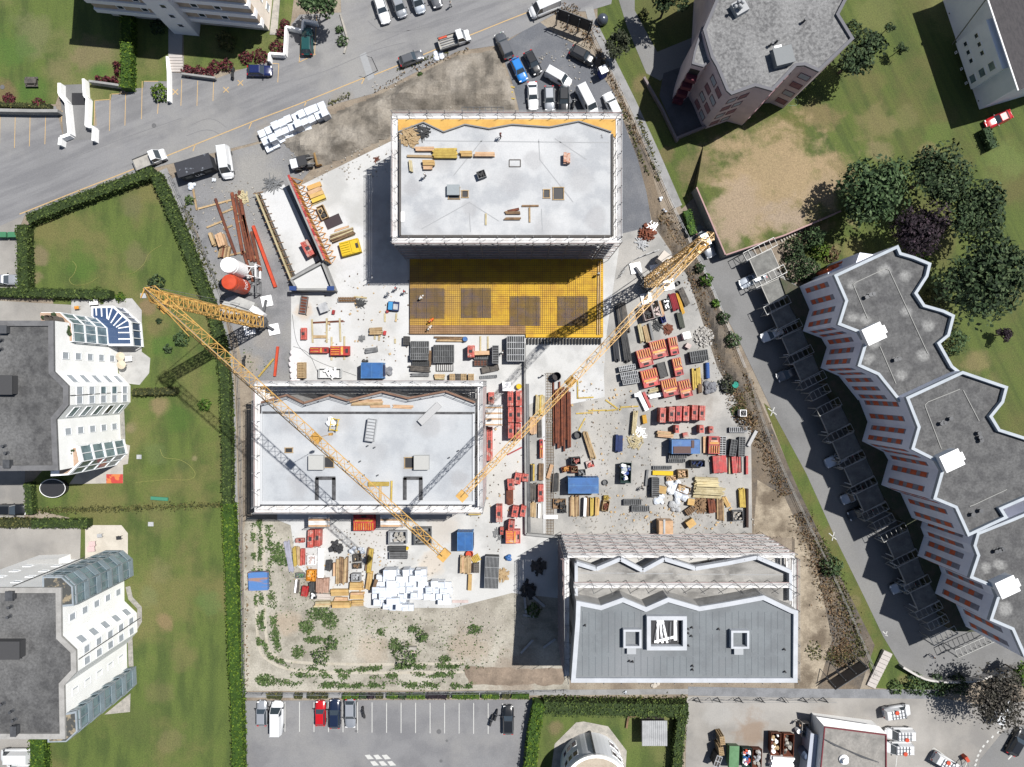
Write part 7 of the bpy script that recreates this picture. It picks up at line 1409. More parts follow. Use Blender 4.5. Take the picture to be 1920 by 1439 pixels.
for a in ((1212, 750, -66, 32, 5, .6, 'red beam right of the long white board', red), (965, 846, 27, 30, 2.5, .2, 'thin crimson bar on the slab below the six panels', red), (1399, 952, 90, 72, 4, .7, 'long dark brown beam on the right yard wall', M('umber_beam', P(64, 42, 34), fine=.1)), (1220, 622, -78, 32, 4, .5, 'single grey pipe beside the bare boards', grid_g), (1409, 822, 62, 32, 6, .5, 'pale grey plank leaning on the right yard wall', M('pale_channel', None)), (1212, 896, 84, 30, 4, .4, 'grey bar right of the green skip', grid_g), (1032, 969, 0, 26, 7, .3, 'bright white sheet at the lower end of the mesh strip', white_p), (1242, 887, -2, 38, 8, .4, 'bright yellow slab panel in the lower right yard', M('signal_yellow_steel', None))):
    bars(*a[:6], a[6], a[7])
timber(1239, 579, -73, 30, 8, .8, 'pinkish boards right of the pale crates', [peach], 2)
p = W(1327, 695, .6); b = MB(); b.tube((-1.3, 0, .35), (1.3, 0, .35), .35, n=14)
for k in range(7): b.tube((-1.2+k*.4, 0, .35), (-1.15+k*.4, 0, .35), .38, n=14)
tag(b.obj('duct', M('blue_duct', P(56, 98, 170), fine=.06), None, (p.x, p.y, .06), R(92)), 'blue ribbed duct above the grey tarpaulin', 'duct')
blob('tarpaulin', 1330, 727, 13, .8, 'grey crumpled tarpaulin below the blue duct', grey_tarp, 'tarpaulin', 14)
# ---- crates, boxes, bins
cr = M('pale_pink_crate', P(226, 206, 200), P(210, 190, 184), 1, fine=.06)
for a in ((1215, 585, -75, 29, 18, 1.8, 'pale pink open crate left of the jib corner', cr, black_log), (1231, 579, -75, 31, 14, 1.6, 'pale crate with white stones right of the pink one', M('pale_grey_crate', P(214, 212, 208), fine=.05), cr), (1251, 570, -75, 20, 12, 1.2, 'grey wire crate with white scraps', grid_g, white_p), (1244, 598, -75, 14, 8, .8, 'small blue crate below the pale crates', M('cobalt_crate', P(52, 58, 140), fine=.08), navy_st),
    (1080, 865, 5, 17, 13, 1.6, 'black steel box with red bars above the blue container', grid_d, red_f), (1077, 881, 0, 13, 11, 1.2, 'brown box above the blue container', rust, wood_b), (1091, 887, 5, 14, 10, 1.0, 'dark box with grey scraps above the blue container', grid_d, grid_g), (1107, 871, 15, 15, 13, .6, 'box of pinkish scrap by the long pale beams', cr, red_f), (1062, 880, 15, 17, 10, .8, 'rusty box left of the brown box', rust, orange), (1049, 945, 0, 24, 18, .5, 'brown pit box at the end of the mesh strip', wood_b, black_log), (1056, 955, 88, 14, 12, .9, 'black bin beside the brown pit box', grid_d, black_log),
    (1136, 949, 80, 20, 12, .8, 'slatted wooden box below the yellow crate', wood, rust), (1137, 934, 0, 9, 8, .7, 'small yellow crate above the slatted box', wood_y, wood_y), (1309, 870, 0, 26, 12, 1.3, 'dark crates below the container with brown sheets', grid_d, navy_st), (1281, 889, 2, 19, 15, 1.1, 'wooden crate full of blocks', wood, peach), (1260, 897, 8, 20, 9, .6, 'flat wooden crate left of the block crate', wood, peach), (1282, 918, -22, 24, 14, .9, 'wooden frames beside the white foil heap', wood_b, wood),
    (1384, 968, 2, 19, 18, 1.3, 'grey square skip in the lower right yard corner', grid_g, M('rubble_stone', None)), (618, 700, 0, 42, 18, .9, 'white open steel tray beside the left blue container', M('white_tray', P(232, 234, 234), fine=.03), white_p), (584, 1051, 0, 15, 17, .8, 'white tub below the left shell', white_p, cr), (583, 1080, 88, 20, 16, .9, 'orange lattice crate in the lower timber yard', M('signal_orange', P(244, 160, 30), fine=.06), orange), (667, 1084, 0, 16, 14, 1.2, 'grey lidded box between the timber stacks', grid_w, grid_w),
    (669, 1047, 5, 14, 14, .7, 'dark pallets below the silver bags', wood_g, wood_g), (669, 1062, 3, 16, 10, .6, 'crate of brown scrap', wood_g, wood_b), (745, 1009, 0, 33, 24, 1.4, 'pallet load of pale stones below the left shell', grid_w, stone), (792, 1006, 0, 32, 32, 1.2, 'grey block pallets under the jib end', grid_g, grid_b), (562, 1080, 0, 16, 9, .6, 'crate of bottles beside the orange lattice crate', grid_g, M('green_paint', None)), (587, 1118, 85, 12, 9, .8, 'white box below the black boards', grid_d, white_p),
    (604, 398, -65, 26, 14, .8, 'scrap trolley with boards on the upper slab', wood, black_log), (1394, 775, 0, 12, 12, 1.5, 'white cube tank on the brushwood heap', white_p, black), (1044, 709, 0, 9, 9, .1, 'black mat under the round bin', grid_d, black)): crate(*a)
for x, y, d, L, w_, h, l, m_ in ((1242, 919, -10, 14, 13, 1.2, 'ochre plywood box left of the white foil', ply), (1296, 942, -8, 12, 11, .9, 'ochre plywood box on the firewood heap', ply), (1296, 982, 35, 15, 13, 1.1, 'ochre plywood box near the tall scaffold', ply), (1288, 629, 15, 13, 12, 1.3, 'white cube beside the rubble heap', white_p), (1291, 649, -30, 9, 8, .8, 'small pink box beside the narrow red stack', cr), (1286, 816, 10, 9, 8, .9, 'small red box above the container', red_f), (950, 725, 0, 15, 16, 1.4, 'white box above the six panels', white_p), (1195, 741, 5, 9, 6, 1.0, 'white block at the top of the long white board', white_p), (726, 584, 10, 4, 4, .5, 'red canister near the timber', red)):
    t = root('site_box', x, y, d, h, l, 'box'); cube('box_body', t, 0, 0, 0, L*PX, w_*PX, h-.06, m_); cube('lid', t, 0, 0, h-.06, L*PX+.06, w_*PX+.06, .06, m_)
for x, y, l in ((626, 586, 'small red canister near the grey sheet'), (722, 625, 'red canister right of the small wooden stack')): bars(x, y, 80, 8, 4.5, .4, l, red, 'canister', 'canister')
t = root('table_plate', 606, 577, 20, 1.1, 'square grey sheet on legs above the red and yellow stacks', 'table'); cube('top', t, 0, 0, 1.05, 1.5, 1.5, .06, grid_w)
for sx in (-.6, .6):
    for sy in (-.6, .6): cube('leg', t, sx, sy, 0, .08, .08, 1.05, grid_g)
t = root('tool_trolley', 737, 574, -5, .9, 'blue tool trolley with tray on the pale slab', 'trolley'); cube('body', t, 0, 0, .1, 1.75, 1.5, .6, navy_st); cube('tray', t, -.45, 0, .7, .7, 1.3, .2, M('sky_blue_tray', P(70, 160, 220), fine=.04)); cube('tray', t, .4, -.1, .7, .75, .9, .15, grid_w)
container(1094, 911, 0, 56, 29, 2.5, 'long bright blue container in the middle of the right yard'); container(697, 695, 0, 40, 29, 2.5, 'blue container on the pale slab above the left shell'); container(872, 1016, 0, 29, 34, 2.6, 'blue container beside the end of the long jib')
t = container(1286, 838, 0, 52, 26, 2.4, 'ribbed blue container with brown sheets on its roof')
G = 'brown sheets on the blue container'
for x, y, L, w_, l in ((1279, 844, 32, 13, 'large brown sheet on the roof of the ribbed blue container'), (1299, 833, 5, 14, 'narrow brown sheet on the roof of the ribbed blue container')): o = bars(x, y, 0, L, w_, .06, l, M('brown_sheet', P(112, 88, 84), fine=.08), 'roof_sheet', 'sheet', G); p = W(x, y, 2.5); o.location = (p.x, p.y, 2.52)
o = bars(625, 416, 24, 31, 20, .12, 'dark purple brown sheet flat on the upper slab', purple, 'film_faced_sheet', 'sheet')
def skip(px, py, deg, L, Wd, h, label, mat, fills):
    L, Wd = L*PX, Wd*PX; t = root('skip', px, py, deg, h, label, 'skip'); b = MB(); a = [(-L*.5, -Wd/2), (L*.5, -Wd/2), (L*.5, Wd/2), (-L*.5, Wd/2)]; q = [(x*.8, y*.94) for x, y in a]
    vs = [(*p, 0) for p in q]+[(*p, h) for p in a]+[(x*.96, y*.94, h) for x, y in a]+[(x*.78, y*.88, .12) for x, y in q]; n = 4; fs = [(3, 2, 1, 0), (12, 13, 14, 15)]
    for r in range(3):
        for i in range(4): fs.append((r*4+i, r*4+(i+1) % 4, r*4+4+(i+1) % 4, r*4+4+i))
    b.add(vs, fs); b.obj('shell', mat, t)
    for m_ in fills:
        b = MB()
        for i in range(7): b.ball(random.uniform(-.36, .36)*L, random.uniform(-.36, .36)*Wd, h*.75, random.uniform(.2, .42), random.uniform(.15, .3), 7, .3)
        b.obj('rubbish', m_, t)
    return t
skip(1174, 887, 88, 38, 19, 1.6, 'dark green skip with blue bags in the right yard', M('bottle_green', P(40, 70, 66), fine=.06), (M('blue_bags', P(52, 84, 160), fine=.1), white_p, M('clear_foil', P(206, 214, 216), fine=.1)))
skip(1376, 1420, 88, 42, 19, 1.5, 'light green covered skip at the bottom yard', green_p, (green_p,)); o = bars(1376, 1420, 88, 42, 18, .08, 'light green lid on the covered skip', green_p, 'tarpaulin_cover', 'lid'); p = W(1376, 1420, 1.9); o.location = (p.x, p.y, 1.95)
skip(1401, 1422, 88, 36, 17, 1.5, 'dark green skip with orange and blue waste', M('bottle_green', None), (orange_r, white_p, blue)); skip(1420, 1424, 88, 38, 17, 1.5, 'brown skip with grey waste at the bottom yard', rust, (grid_w, stone)); skip(1455, 1396, 88, 42, 18, 1.5, 'left of two rusty open skips left of the workshop', rust, (wood, white_p)); skip(1479, 1398, 88, 42, 19, 1.5, 'right of two rusty open skips left of the workshop', rust, (stone, wood_g))
for x, y, l in ((1355, 1390, 'upper wooden pallet stack at the bottom yard'), (1353, 1410, 'lower wooden pallet stack at the bottom yard')): pallet(x, y, -82, 16, 9, 2.6, l)
grid(1346, 1428, 70, 20, 10, 2.2, 'grey crate stack left of the light green skip', 2, 1, grid_w, wood_g); timber(1468, 1432, -4, 42, 22, 1.2, 'white tube bundle at the lower edge of the yard', [white_p], 7)
p = W(1508, 1412, 1.5); b = MB(); b.lathe([(.2, 0), (.75, .5), (.8, 2.2), (.5, 2.7), (.2, 2.8)], 16); tag(b.obj('mixer_tank', M('blue_grey_tank', P(96, 112, 140), fine=.05), None, (p.x, p.y, .05)), 'blue grey tank between skips and workshop', 'tank'); crate(1511, 1370, 88, 26, 14, 1.2, 'pale open trailer left of the workshop', M('pale_trailer', P(190, 184, 176), fine=.05), grid_g, 'trailer', 'trailer')
for x, y, l, m_ in ((848, 708, 'leftmost pallet of four above the left shell', wood), (858, 708, 'grey second pallet of four above the left shell', wood_g), (869, 708, 'third pallet of four above the left shell', wood), (883, 708, 'rightmost pallet of four above the left shell', wood)): pallet(x, y, 90, 14, 10, 1.2, l, m_, 'pallets above the left shell')
for x, y, l in ((564, 687, 'upper pallet stack beside the white bags'), (564, 702, 'lower pallet stack beside the white bags')): pallet(x, y, 90, 15, 13, 1.3, l)
pallet(893, 1066, 90, 18, 10, 1.0, 'grey pallets left of the steel bundle rack', wood_g); pallet(1294, 958, 35, 18, 12, .7, 'brown pallet leaning at the firewood heap', wood_b); pallet(892, 1048, 30, 16, 13, .3, 'yellow pallet board below the blue container', wood_y); pallet(618, 1140, 0, 1, 1, .15, 'pallet scrap under the ochre boards', wood)
for i in range(11):
    x, y = 549+(i % 2)*7+random.uniform(-2, 2), 662+i*5.4; p = W(x, y, .4); b = MB(); b.ball(0, 0, .38, .55, .42, 10, .1); o = b.obj('big_bag', M('white_bag', P(240, 234, 234, .7), fine=.05), None, (p.x, p.y, .05)); tag(o, 'white filled bag in the row at the slab edge beside the pallet stacks', 'bag', 'white bags at the slab edge')
drum(1044, 706, 8, 1.5, 'round dark bin with shadow beside the rebar strip', M('dark_bin', P(70, 66, 68), fine=.1), 'round_bin', 'bin', True); drum(973, 725, 5, .8, 'bright yellow round drum above the six panels', M('signal_yellow_steel', None)); drum(872, 636, 4.5, .9, 'blue barrel on the long brown boards', blue, 'barrel', 'barrel'); drum(1135, 905, 5, .5, 'grey cable reel right of the blue container', grid_g, 'cable_reel', 'reel', True); drum(1084, 816, 7, .9, 'black tub right of the rusty beams', black, 'tub', 'tub', True); drum(1379, 722, 6, 1.0, 'teal green drum on the brushwood', M('teal_drum', P(40, 160, 140), fine=.05)); drum(1364, 725, 12, .5, 'dark coil reel beside the teal drum', grid_d, 'cable_reel', 'reel', True); drum(880, 1040, 7, .7, 'orange red hose reel below the blue container', orange_r, 'hose_reel', 'reel', True); drum(763, 1029, 3, .5, 'small yellow bucket beside the dark panel', M('signal_yellow_steel', None), 'bucket', 'bucket'); drum(1272, 531, 4, .6, 'black round tub beside the right crane', black, 'tub', 'tub', True); drum(1498, 1372, 4, 1, 'white ball tank beside the worker with bucket', white_p, 'ball_tank', 'tank')
# ---- heaps
rub = M('white_rubble', P(214, 210, 204), P(150, 146, 140), 3, fine=.15)
heap(1319, 632, 19, .9, 'pale rubble heap at the right edge of the yard', rub, 170); heap(1191, 828, 14, .4, 'heap of sticks and white scraps in the right yard', wood_p, 70, .1, .45, 'scrap_heap', 'scrap', True, 3); heap(1199, 812, 12, .2, 'white stick scraps beside the pale green timber', white_p, 40, .1, .4, 'scrap_heap', 'scrap', True, 4); heap(1314, 946, 15, .7, 'round firewood heap below the pale beam bundles', wood_b, 120, .12, .4, 'firewood_heap', 'firewood', True, 2.4)
heap(455, 371, 12, .5, 'fanned firewood pile at the head of the rusty beams', wood_p, 46, .2, .4, 'firewood_heap', 'firewood', True, 2.2); heap(1253, 617, 9, .4, 'dark scrap iron heap below the small blue crate', rust, 60, .1, .4, 'scrap_heap', 'scrap', True, 2); heap(1233, 610, 8, .2, 'flat dark mesh heap left of the scrap iron', grid_d, 40, .1, .4, 'scrap_heap', 'scrap', True, 4); heap(1213, 437, 16, .9, 'heap of brown scrap and white pipes beside the dirt lane', rust, 90, .12, .45, 'scrap_heap', 'scrap', False, 2); heap(1222, 427, 9, 1.1, 'white scrap metal on the brown heap', white_p, 26, .1, .5, 'scrap_heap', 'scrap', True, 3); heap(1203, 458, 9, .3, 'flat grey scrap pile above the right crane', grid_w, 40, .1, .5, 'scrap_heap', 'scrap', True, 3)
heap(631, 1027, 12, .5, 'black plastic scraps beside the silver bags', black, 26, .25, .6, 'scrap_heap', 'scrap', False, 1.3); heap(679, 635, 6, .4, 'small grey scrap heap on the pale slab', grid_g, 30, .1, .3, 'scrap_heap', 'scrap'); heap(676, 569, 7, .35, 'round dark wire tangle beside the brown roll', grid_d, 60, .06, .4, 'wire_tangle', 'wire', True, 4); heap(707, 299, 4, .3, 'small dark wire tangle near the edge of the upper slab', rust, 30, .06, .3, 'wire_tangle', 'wire', True, 3); heap(941, 1078, 11, .5, 'heap of wooden offcuts right of the steel bundle rack', wood, 70, .12, .5, 'offcut_heap', 'offcuts', True, 2); heap(934, 1002, 10, .2, 'scattered metal pieces right of the blue container', grid_g, 30, .1, .4, 'scrap_heap', 'scrap', True, 3)
heap(627, 270, 14, .7, 'grey broken concrete heap above the upper slab', rub, 80, name='rubble_heap'); heap(668, 263, 12, .6, 'smaller broken concrete heap near the scaffold', rub, 60); heap(662, 222, 12, .6, 'grey gravel heap on the earth bank', M('grey_gravel', None), 30, .05, .12); heap(512, 345, 11, .3, 'flat coil of rebar mesh beside the ramp', grid_g, 60, .08, .5, 'wire_tangle', 'wire', True, 5)
heap(1105, 905, 1, .1, 'tiny stones at the blue container corner', rub, 4); heap(990, 1106, 15, .9, 'dark scrap heap in the shade left of the roofed building', black_log, 40, .2, .7, 'scrap_heap', 'scrap', True, 2); heap(1010, 1062, 13, .6, 'mixed scrap in the shade under the scaffold shadow', wood_g, 40, .2, .6, 'scrap_heap', 'scrap', True, 2)
for a in ((1007, 1125, -40, 38, 5, 'long pale plank on the shaded scrap heap'), (985, 1135, -85, 30, 4, 'pale plank standing down from the shaded scrap heap'), (995, 1155, -8, 28, 4, 'blue grey plank below the shaded scrap heap'), (988, 1212, 48, 34, 4, 'left pale plank lying on the shaded soil'), (1030, 1206, 36, 28, 4, 'right pale plank lying on the shaded soil'), (1021, 1067, 80, 24, 3, 'thin plank in the upper shade beside the scaffold')): bars(*a[:5], .2, a[5], grid_w)
for x, y, l in ((661, 1030, 'left silver bag heap in the lower timber yard'), (679, 1030, 'right silver bag heap in the lower timber yard')): blob('silver_bag', x, y, 8, .9, l, foil, 'bag')
blob('foil_heap', 1262, 912, 16, .8, 'upper part of the white plastic foil heap', foil, 'foil', 12); blob('foil_heap', 1276, 930, 18, .8, 'lower part of the white plastic foil heap', foil, 'foil', 12); blob('foil_heap', 1236, 936, 12, .4, 'white and red plastic scraps left of the foil heap', foil, 'foil', 8); blob('foil_heap', 1264, 949, 12, .7, 'grey sacks below the foil heap', grid_w, 'foil', 7); blob('plastic_sheet', 724, 695, 13, .6, 'grey plastic heap beside the left blue container', grey_tarp, 'tarpaulin', 10); blob('plastic_sheet', 686, 678, 6, .6, 'black plastic bag above the left blue container', black, 'tarpaulin', 5); blob('plastic_sheet', 951, 1047, 8, .7, 'bright blue tarpaulin right of the steel bundle rack', blue, 'tarpaulin', 7)
blob('plastic_sheet', 360, 350, 9, .5, 'white foil heap below the black site hut', foil, 'foil', 8); blob('plastic_sheet', 402, 338, 5, .4, 'white crumpled sack near the parked white van', foil, 'sack', 5); blob('plastic_sheet', 900, 168, 4, .4, 'white sack on the earth bank', foil, 'sack', 4); blob('plastic_sheet', 1238, 374, 5, .5, 'white sack, upper one beside the narrow path', foil, 'sack', 4); blob('plastic_sheet', 1246, 396, 5, .5, 'white sack, lower one beside the narrow path', foil, 'sack', 4); blob('plastic_sheet', 822, 106, 11, .3, 'long white sheet by the road verge', foil, 'sheet', 7); blob('plastic_sheet', 1171, 1298, 4, .4, 'white foil scrap on the gravel path below the roofed building', foil, 'foil', 4); blob('plastic_sheet', 1228, 1283, 10, .3, 'pale cement sacks under the lower scaffold tubes', M('cement_sack', P(220, 210, 196), fine=.05), 'sacks', 6)
def ribroll(px, py, L, r, label, mat):
    p = W(px, py, r); b = MB(); L *= PX
    for k in range(11):
        x = -L/2+L*k/10
        for j in range(10): a0, a1 = 2*math.pi*j/10, 2*math.pi*(j+1)/10; b.bar((x, r*math.cos(a0), r+r*math.sin(a0)), (x, r*math.cos(a1), r+r*math.sin(a1)), .07)
    for j in range(6): a0 = 2*math.pi*j/6; b.bar((-L/2, r*math.cos(a0), r+r*math.sin(a0)), (L/2, r*math.cos(a0), r+r*math.sin(a0)), .06)
    return tag(b.obj('rebar_cage', mat, None, (p.x, p.y, .06)), label, 'rebar cage')
ribroll(651, 562, 31, .36, 'brown coiled rebar cage on the pale slab', M('ochre_rust', P(150, 110, 64), fine=.1))
# ---- white insulation packs
G = 'white wrapped packs stacked beside the soil field'; rows = [(719, 799, 1075), (706, 800, 1086), (700, 846, 1097), (698, 848, 1108), (698, 846, 1119), (700, 846, 1130), (718, 775, 1139)]
for k, (xa, xb, y) in enumerate(rows):
    x = xa
    while x < xb-6:
        wd = random.choice((11, 12, 12, 13, 24)); wd = min(wd, xb-x); h = random.choice((.8, 1.2, 1.6, 2.0, 2.5)); y_ = y+random.uniform(-1.5, 1.5); p = W(x+wd/2, y_, h); x += wd+.3
        if k == 5 and 777 < x < 822: continue
        t = empty('insulation_pack', (p.x, p.y, .06), R(random.uniform(-4, 4)), 'white wrapped pack in the big white stack between lower slab and soil field', 'insulation pack', G); n = 1 if h < 1.2 else 2
        for i in range(n): cube('pack', t, random.uniform(-.05, .05)*i, random.uniform(-.05, .05)*i, .12+(h-.12)*i/n, wd*PX*.985, 11.4*PX, (h-.12)/n-.02, foil)
        cube('pallet', t, 0, 0, 0, wd*PX*.9, .9, .11, wood)
        if random.random() < .45: cube('printed_band', t, 0, random.uniform(-.2, .2), h-.02, wd*PX*.7, .09, .012, grid_w)
G = 'white wrapped packs stacked along the road'
for j in range(3):
    for i in range(10):
        s = i/9.6; px_ = 492+s*118+j*5.6; py_ = 252-s*50-5*math.sin(s*6)*0+j*13.5-7+(5 if i < 2 else 0); 
        if j == 2 and i > 6: continue
        h = (1.1, 1.7, 2.3, 1.4)[(i*7+j*3) % 4] if j < 2 else random.choice((.3, .6)); p = W(px_+random.uniform(-1.5, 1.5), py_+random.uniform(-1, 1), h); t = empty('insulation_pack', (p.x, p.y, .06), R(24+random.uniform(-3, 3)), 'white wrapped pack in the long stack along the road', 'insulation pack', G)
        cube('pack', t, 0, 0, .12, 13*PX, 13.3*PX, h-.12, foil); cube('pallet', t, 0, 0, 0, .9, .9, .11, wood)
bars(709, 1087, 72, 16, 6, .2, 'brown board lying on the white packs', wood_b).location.z = 2.3
bars(863, 1128, 0, 30, 5, .1, 'pinkish stone kerb lying beside the white packs', cr)
# ---- silos
def silo(px, py, z0, z1, r, label, mat, legs):
    p = W(px, py, z1); t = empty('silo', (p.x, p.y, 0), 0, label, 'silo'); b = MB(); b.lathe([(.25, z0-1.2), (r, z0), (r, z1-.25), (r*.92, z1), (.1, z1+.06)], 28); b.obj('tank', mat, t)
    b = MB(); b.lathe([(r+.03, z1-1.1), (r+.05, z1-1.0), (r+.03, z1-.9)], 28); b.obj('hoop', mat, t); b = MB()
    for a in range(4): u = R(45+90*a); b.bar((r*.95*math.cos(u), r*.95*math.sin(u), z0), (r*1.0*math.cos(u), r*1.0*math.sin(u), .05), .14); b.bar((r*.95*math.cos(u), r*.95*math.sin(u), z0-.2), (r*math.cos(u+1.57), r*math.sin(u+1.57), .3), .08)
    b.bar((r+1.1, -1.0, .3), (r+1.1, 1.0, .3), .2); b.bar((r+1.1, -1.0, 2.4), (r+1.1, 1.0, 2.4), .2); b.bar((r+1.1, -1, .1), (r+1.1, -1, 2.4), .14); b.bar((r+1.1, 1, .1), (r+1.1, 1, 2.4), .14); b.bar((.6, .6, 2.4), (r+1.1, 1, .3), .08); b.bar((.6, -.6, 2.4), (r+1.1, -1, .3), .08); b.obj('frame', legs, t); return t, p
t1, _ = silo(427, 497, 2.6, 7.6, 1.24, 'white mortar silo on its frame', white_p, white_p)
t2, p2 = silo(429, 529, 1.8, 7.4, 1.22, 'orange red mortar silo with white lettering', orange_r, grid_g)
cu = bpy.data.curves.new('lettering', 'FONT'); cu.body = 'FIXIT'; cu.size = 1.25; cu.extrude = .01; cu.align_x = 'CENTER'
tmp = bpy.data.objects.new('lettering', cu); COL.objects.link(tmp); bpy.context.view_layer.update(); me = bpy.data.meshes.new_from_object(tmp.evaluated_get(bpy.context.evaluated_depsgraph_get())); bpy.data.objects.remove(tmp)
for v in me.vertices: x, y, z = v.co; a = R(8)+x/1.26*.62; v.co = ((1.24+z)*math.cos(a), (1.24+z)*math.sin(a), 2.9+y*1.2)
me.materials.clear(); me.materials.append(white_p); mobj('lettering', me, t2)
# ---- black site hut with white letters
t = root('site_hut', 362, 310, 17, 2.7, 'black site hut with flaking roof and white letters on its side', 'hut'); hutm = M('black_hut_sheet', P(52, 54, 60), P(44, 46, 52), .8, fine=.08); b = MB(); L, w_ = 64*PX, 26*PX
b.box(0, 0, .3, L, w_, 2.2); b.obj('wall', hutm, t); b = MB(); b.box(0, 0, 2.5, L+.2, w_+.2, .12); b.obj('roof', M('flaking_roof', P(60, 62, 70), P(140, 146, 156), .9, lo=.6, hi=.66, fine=.1), t)
for x in (-L*.28, L*.3): cube('window', t, x, -w_/2-.03, 1.2, 1.1, .05, .8, M('grey_hut_window', P(120, 120, 116), fine=.05))
cu = bpy.data.curves.new('lettering', 'FONT'); cu.body = 'UA'; cu.size = 1.0; cu.extrude = .01; tmp = bpy.data.objects.new('lettering', cu); COL.objects.link(tmp); bpy.context.view_layer.update(); me = bpy.data.meshes.new_from_object(tmp.evaluated_get(bpy.context.evaluated_depsgraph_get())); bpy.data.objects.remove(tmp)
for v in me.vertices: x, y, z = v.co; v.co = (-L*.12+x, -w_/2-.03-z, .8+y)
me.materials.clear(); me.materials.append(white_p); mobj('lettering', me, t)
# ---- trench wall, mesh strip, loading platform
tw = MB()
for a, c in (((984, 645), (986, 1000)), ((986, 1000), (1050, 1006))): tw.prism(offset_quad(W(*a), W(*c), .35), .04, .9)
tag(tw.obj('trench_wall', conc_g), 'low concrete wall of the trench running down beside the six panels', 'wall'); b = MB()
for k in range(3): b.bar(W(987+k*2, 720, .95+.03*k), W(990+k*2, 998, .95+.03*k), .14)
tag(b.obj('pipe_run', steel_d), 'dark pipes lying along the trench wall', 'pipes')
strip('concrete_kerb', [(1019, 775), (1021, 1000)], .5, .12, conc, h=.1); p, q = W(1024, 1002, .2), W(1038, 700, .2); b = MB()
for i in range(6): x = p.x+(q.x-p.x)*i/5; b.bar((x, p.y, .12), (x, q.y, .12), .05)
for i in range(60): y = p.y+(q.y-p.y)*i/59; b.bar((p.x, y, .15), (q.x, y, .15), .05)
tag(b.obj('rebar_strip', barm), 'long narrow rebar mesh strip between trench and rusty beams', 'rebar mesh')
b = MB(); 
for i in range(70): p = W(1040+i*6.1, 1006+(i % 3), .3); b.bar(p, p+Vector((0, 0, .7)), .04); 
tag(b.obj('starter_bars', rust, None), 'row of rusty starter bars at the foot of the tall scaffold', 'rebar')
def platform(px, py, L, Wd, h, label, deg=0):
    L, Wd = L*PX, Wd*PX; t = root('loading_platform', px, py, deg, h, label, 'platform'); n = int(Wd/.3)
    for i in range(n): cube('deck_board', t, 0, -Wd/2+Wd*(i+.5)/n, h-.06, L, Wd/n*.93, .06, deck_m if i % 3 else peach)
    b = MB()
    for sx in (-1, 1):
        for sy in (-1, 1): b.bar((sx*L*.48, sy*Wd*.48, 0), (sx*L*.48, sy*Wd*.48, h+1), .07)
    for z in (h+.5, h+1): b.bar((-L*.48, -Wd*.48, z), (L*.48, -Wd*.48, z), .05); b.bar((L*.48, -Wd*.48, z), (L*.48, Wd*.48, z), .05); b.bar((-L*.48, Wd*.48, z), (L*.48, Wd*.48, z), .05)
    b.bar((-L*.48, -Wd*.48, 0), (L*.48, -Wd*.48, h), .05); b.bar((L*.48, -Wd*.48, 0), (L*.48, Wd*.48, h), .05); b.obj('tube_frame', steel, t)
platform(924, 779, 34, 38, 5, 'grey plank loading platform on the right of the left shell'); platform(598, 975, 38, 26, 4, 'pink plank loading platform below the left shell, left one'); platform(735, 975, 42, 26, 3.4, 'grey plank loading platform below the left shell, under the jib', 0)
t = root('access_tower', 1249, 990, 0, 2.2, 'wooden access box with a white door in front of the tall scaffold', 'access tower'); cube('box_wall', t, 0, 0, 0, 2.3, 2.2, 2.1, peach); cube('roof', t, 0, .1, 2.1, 2.2, 1.8, .06, peach); cube('door', t, .6, -1.13, .1, .8, .06, 1.9, white_p); cube('ladder', t, -.3, .2, 2.16, .3, 2.3, .12, grid_w)
b = MB()
for k in range(4): p = W(820+k*0, 960, 0)
t = root('plank_pallet', 890, 961, 0, 1.0, 'ochre board pack at the lower right corner of the left shell', 'boards'); cube('pack', t, 0, 0, 0, 2.0, .9, 1.0, wood_y)
# ---- fences
def fence(label, pts, h=1.2, step=2.5, mat=None, name='mesh_fence'):
    p = [W(x, y) for x, y in smooth_line(pts, 3)]; t = empty(name, p[0], 0, label, 'fence'); o = p[0]; b = MB(); c = MB(); acc = 0
    for a, q in zip(p, p[1:]):
        for z in (.15, h*.55, h): b.bar(a-o+Vector((0, 0, z)), q-o+Vector((0, 0, z)), .035)
        L = (q-a).length; k = max(1, int(L/step))
        for i in range(k): r = a+(q-a)*i/k-o; c.bar(r, r+Vector((0, 0, h+.05)), .06); b.bar(r+Vector((0, 0, .1)), r+(q-a)/k*.98+Vector((0, 0, h)), .02)
    b.obj('wire', mat or steel, t); c.obj('post', steel_d, t); return t
fence('wire fence along the narrow left path', [(322, 330), (350, 395), (388, 480), (424, 570), (444, 660), (452, 800), (456, 1000), (458, 1200), (460, 1300)]); fence('wire fence between dirt bank and narrow right path', [(1098, 50), (1140, 130), (1178, 205), (1216, 290), (1262, 392), (1300, 470), (1335, 545), (1395, 690)]); fence('pale rail fence along the verge of the access lane', [(1400, 700), (1440, 820), (1505, 965), (1560, 1080), (1600, 1170), (1640, 1265)], mat=M('pale_rail', None)); fence('wire fence on the field edge above the parking row', [(465, 1298), (700, 1298), (1000, 1294), (1064, 1292)])
fence('site fence round the right crane', [(1162, 520), (1175, 500), (1195, 485), (1235, 470)], 1.1)
G = 'braced posts of the site fence on the gravel lane'
for i, x in enumerate((1308, 1345, 1385, 1425, 1465, 1505, 1543)):
    p = W(x, 1308); t = empty('fence_brace', p, 0, 'braced dark fence post on the gravel lane below the roofed building', 'fence post', G); b = MB(); b.bar((0, 0, 0), (0, 0, 1.9), .12); b.bar((0, 0, 1.6), (.9, -.9, 0), .08); b.bar((0, 0, 1.6), (-.9, -.5, 0), .08); b.obj('post', steel_d, t)
fence('rail of the site fence along the gravel lane', [(1300, 1308), (1420, 1308), (1560, 1308)], 1.8)
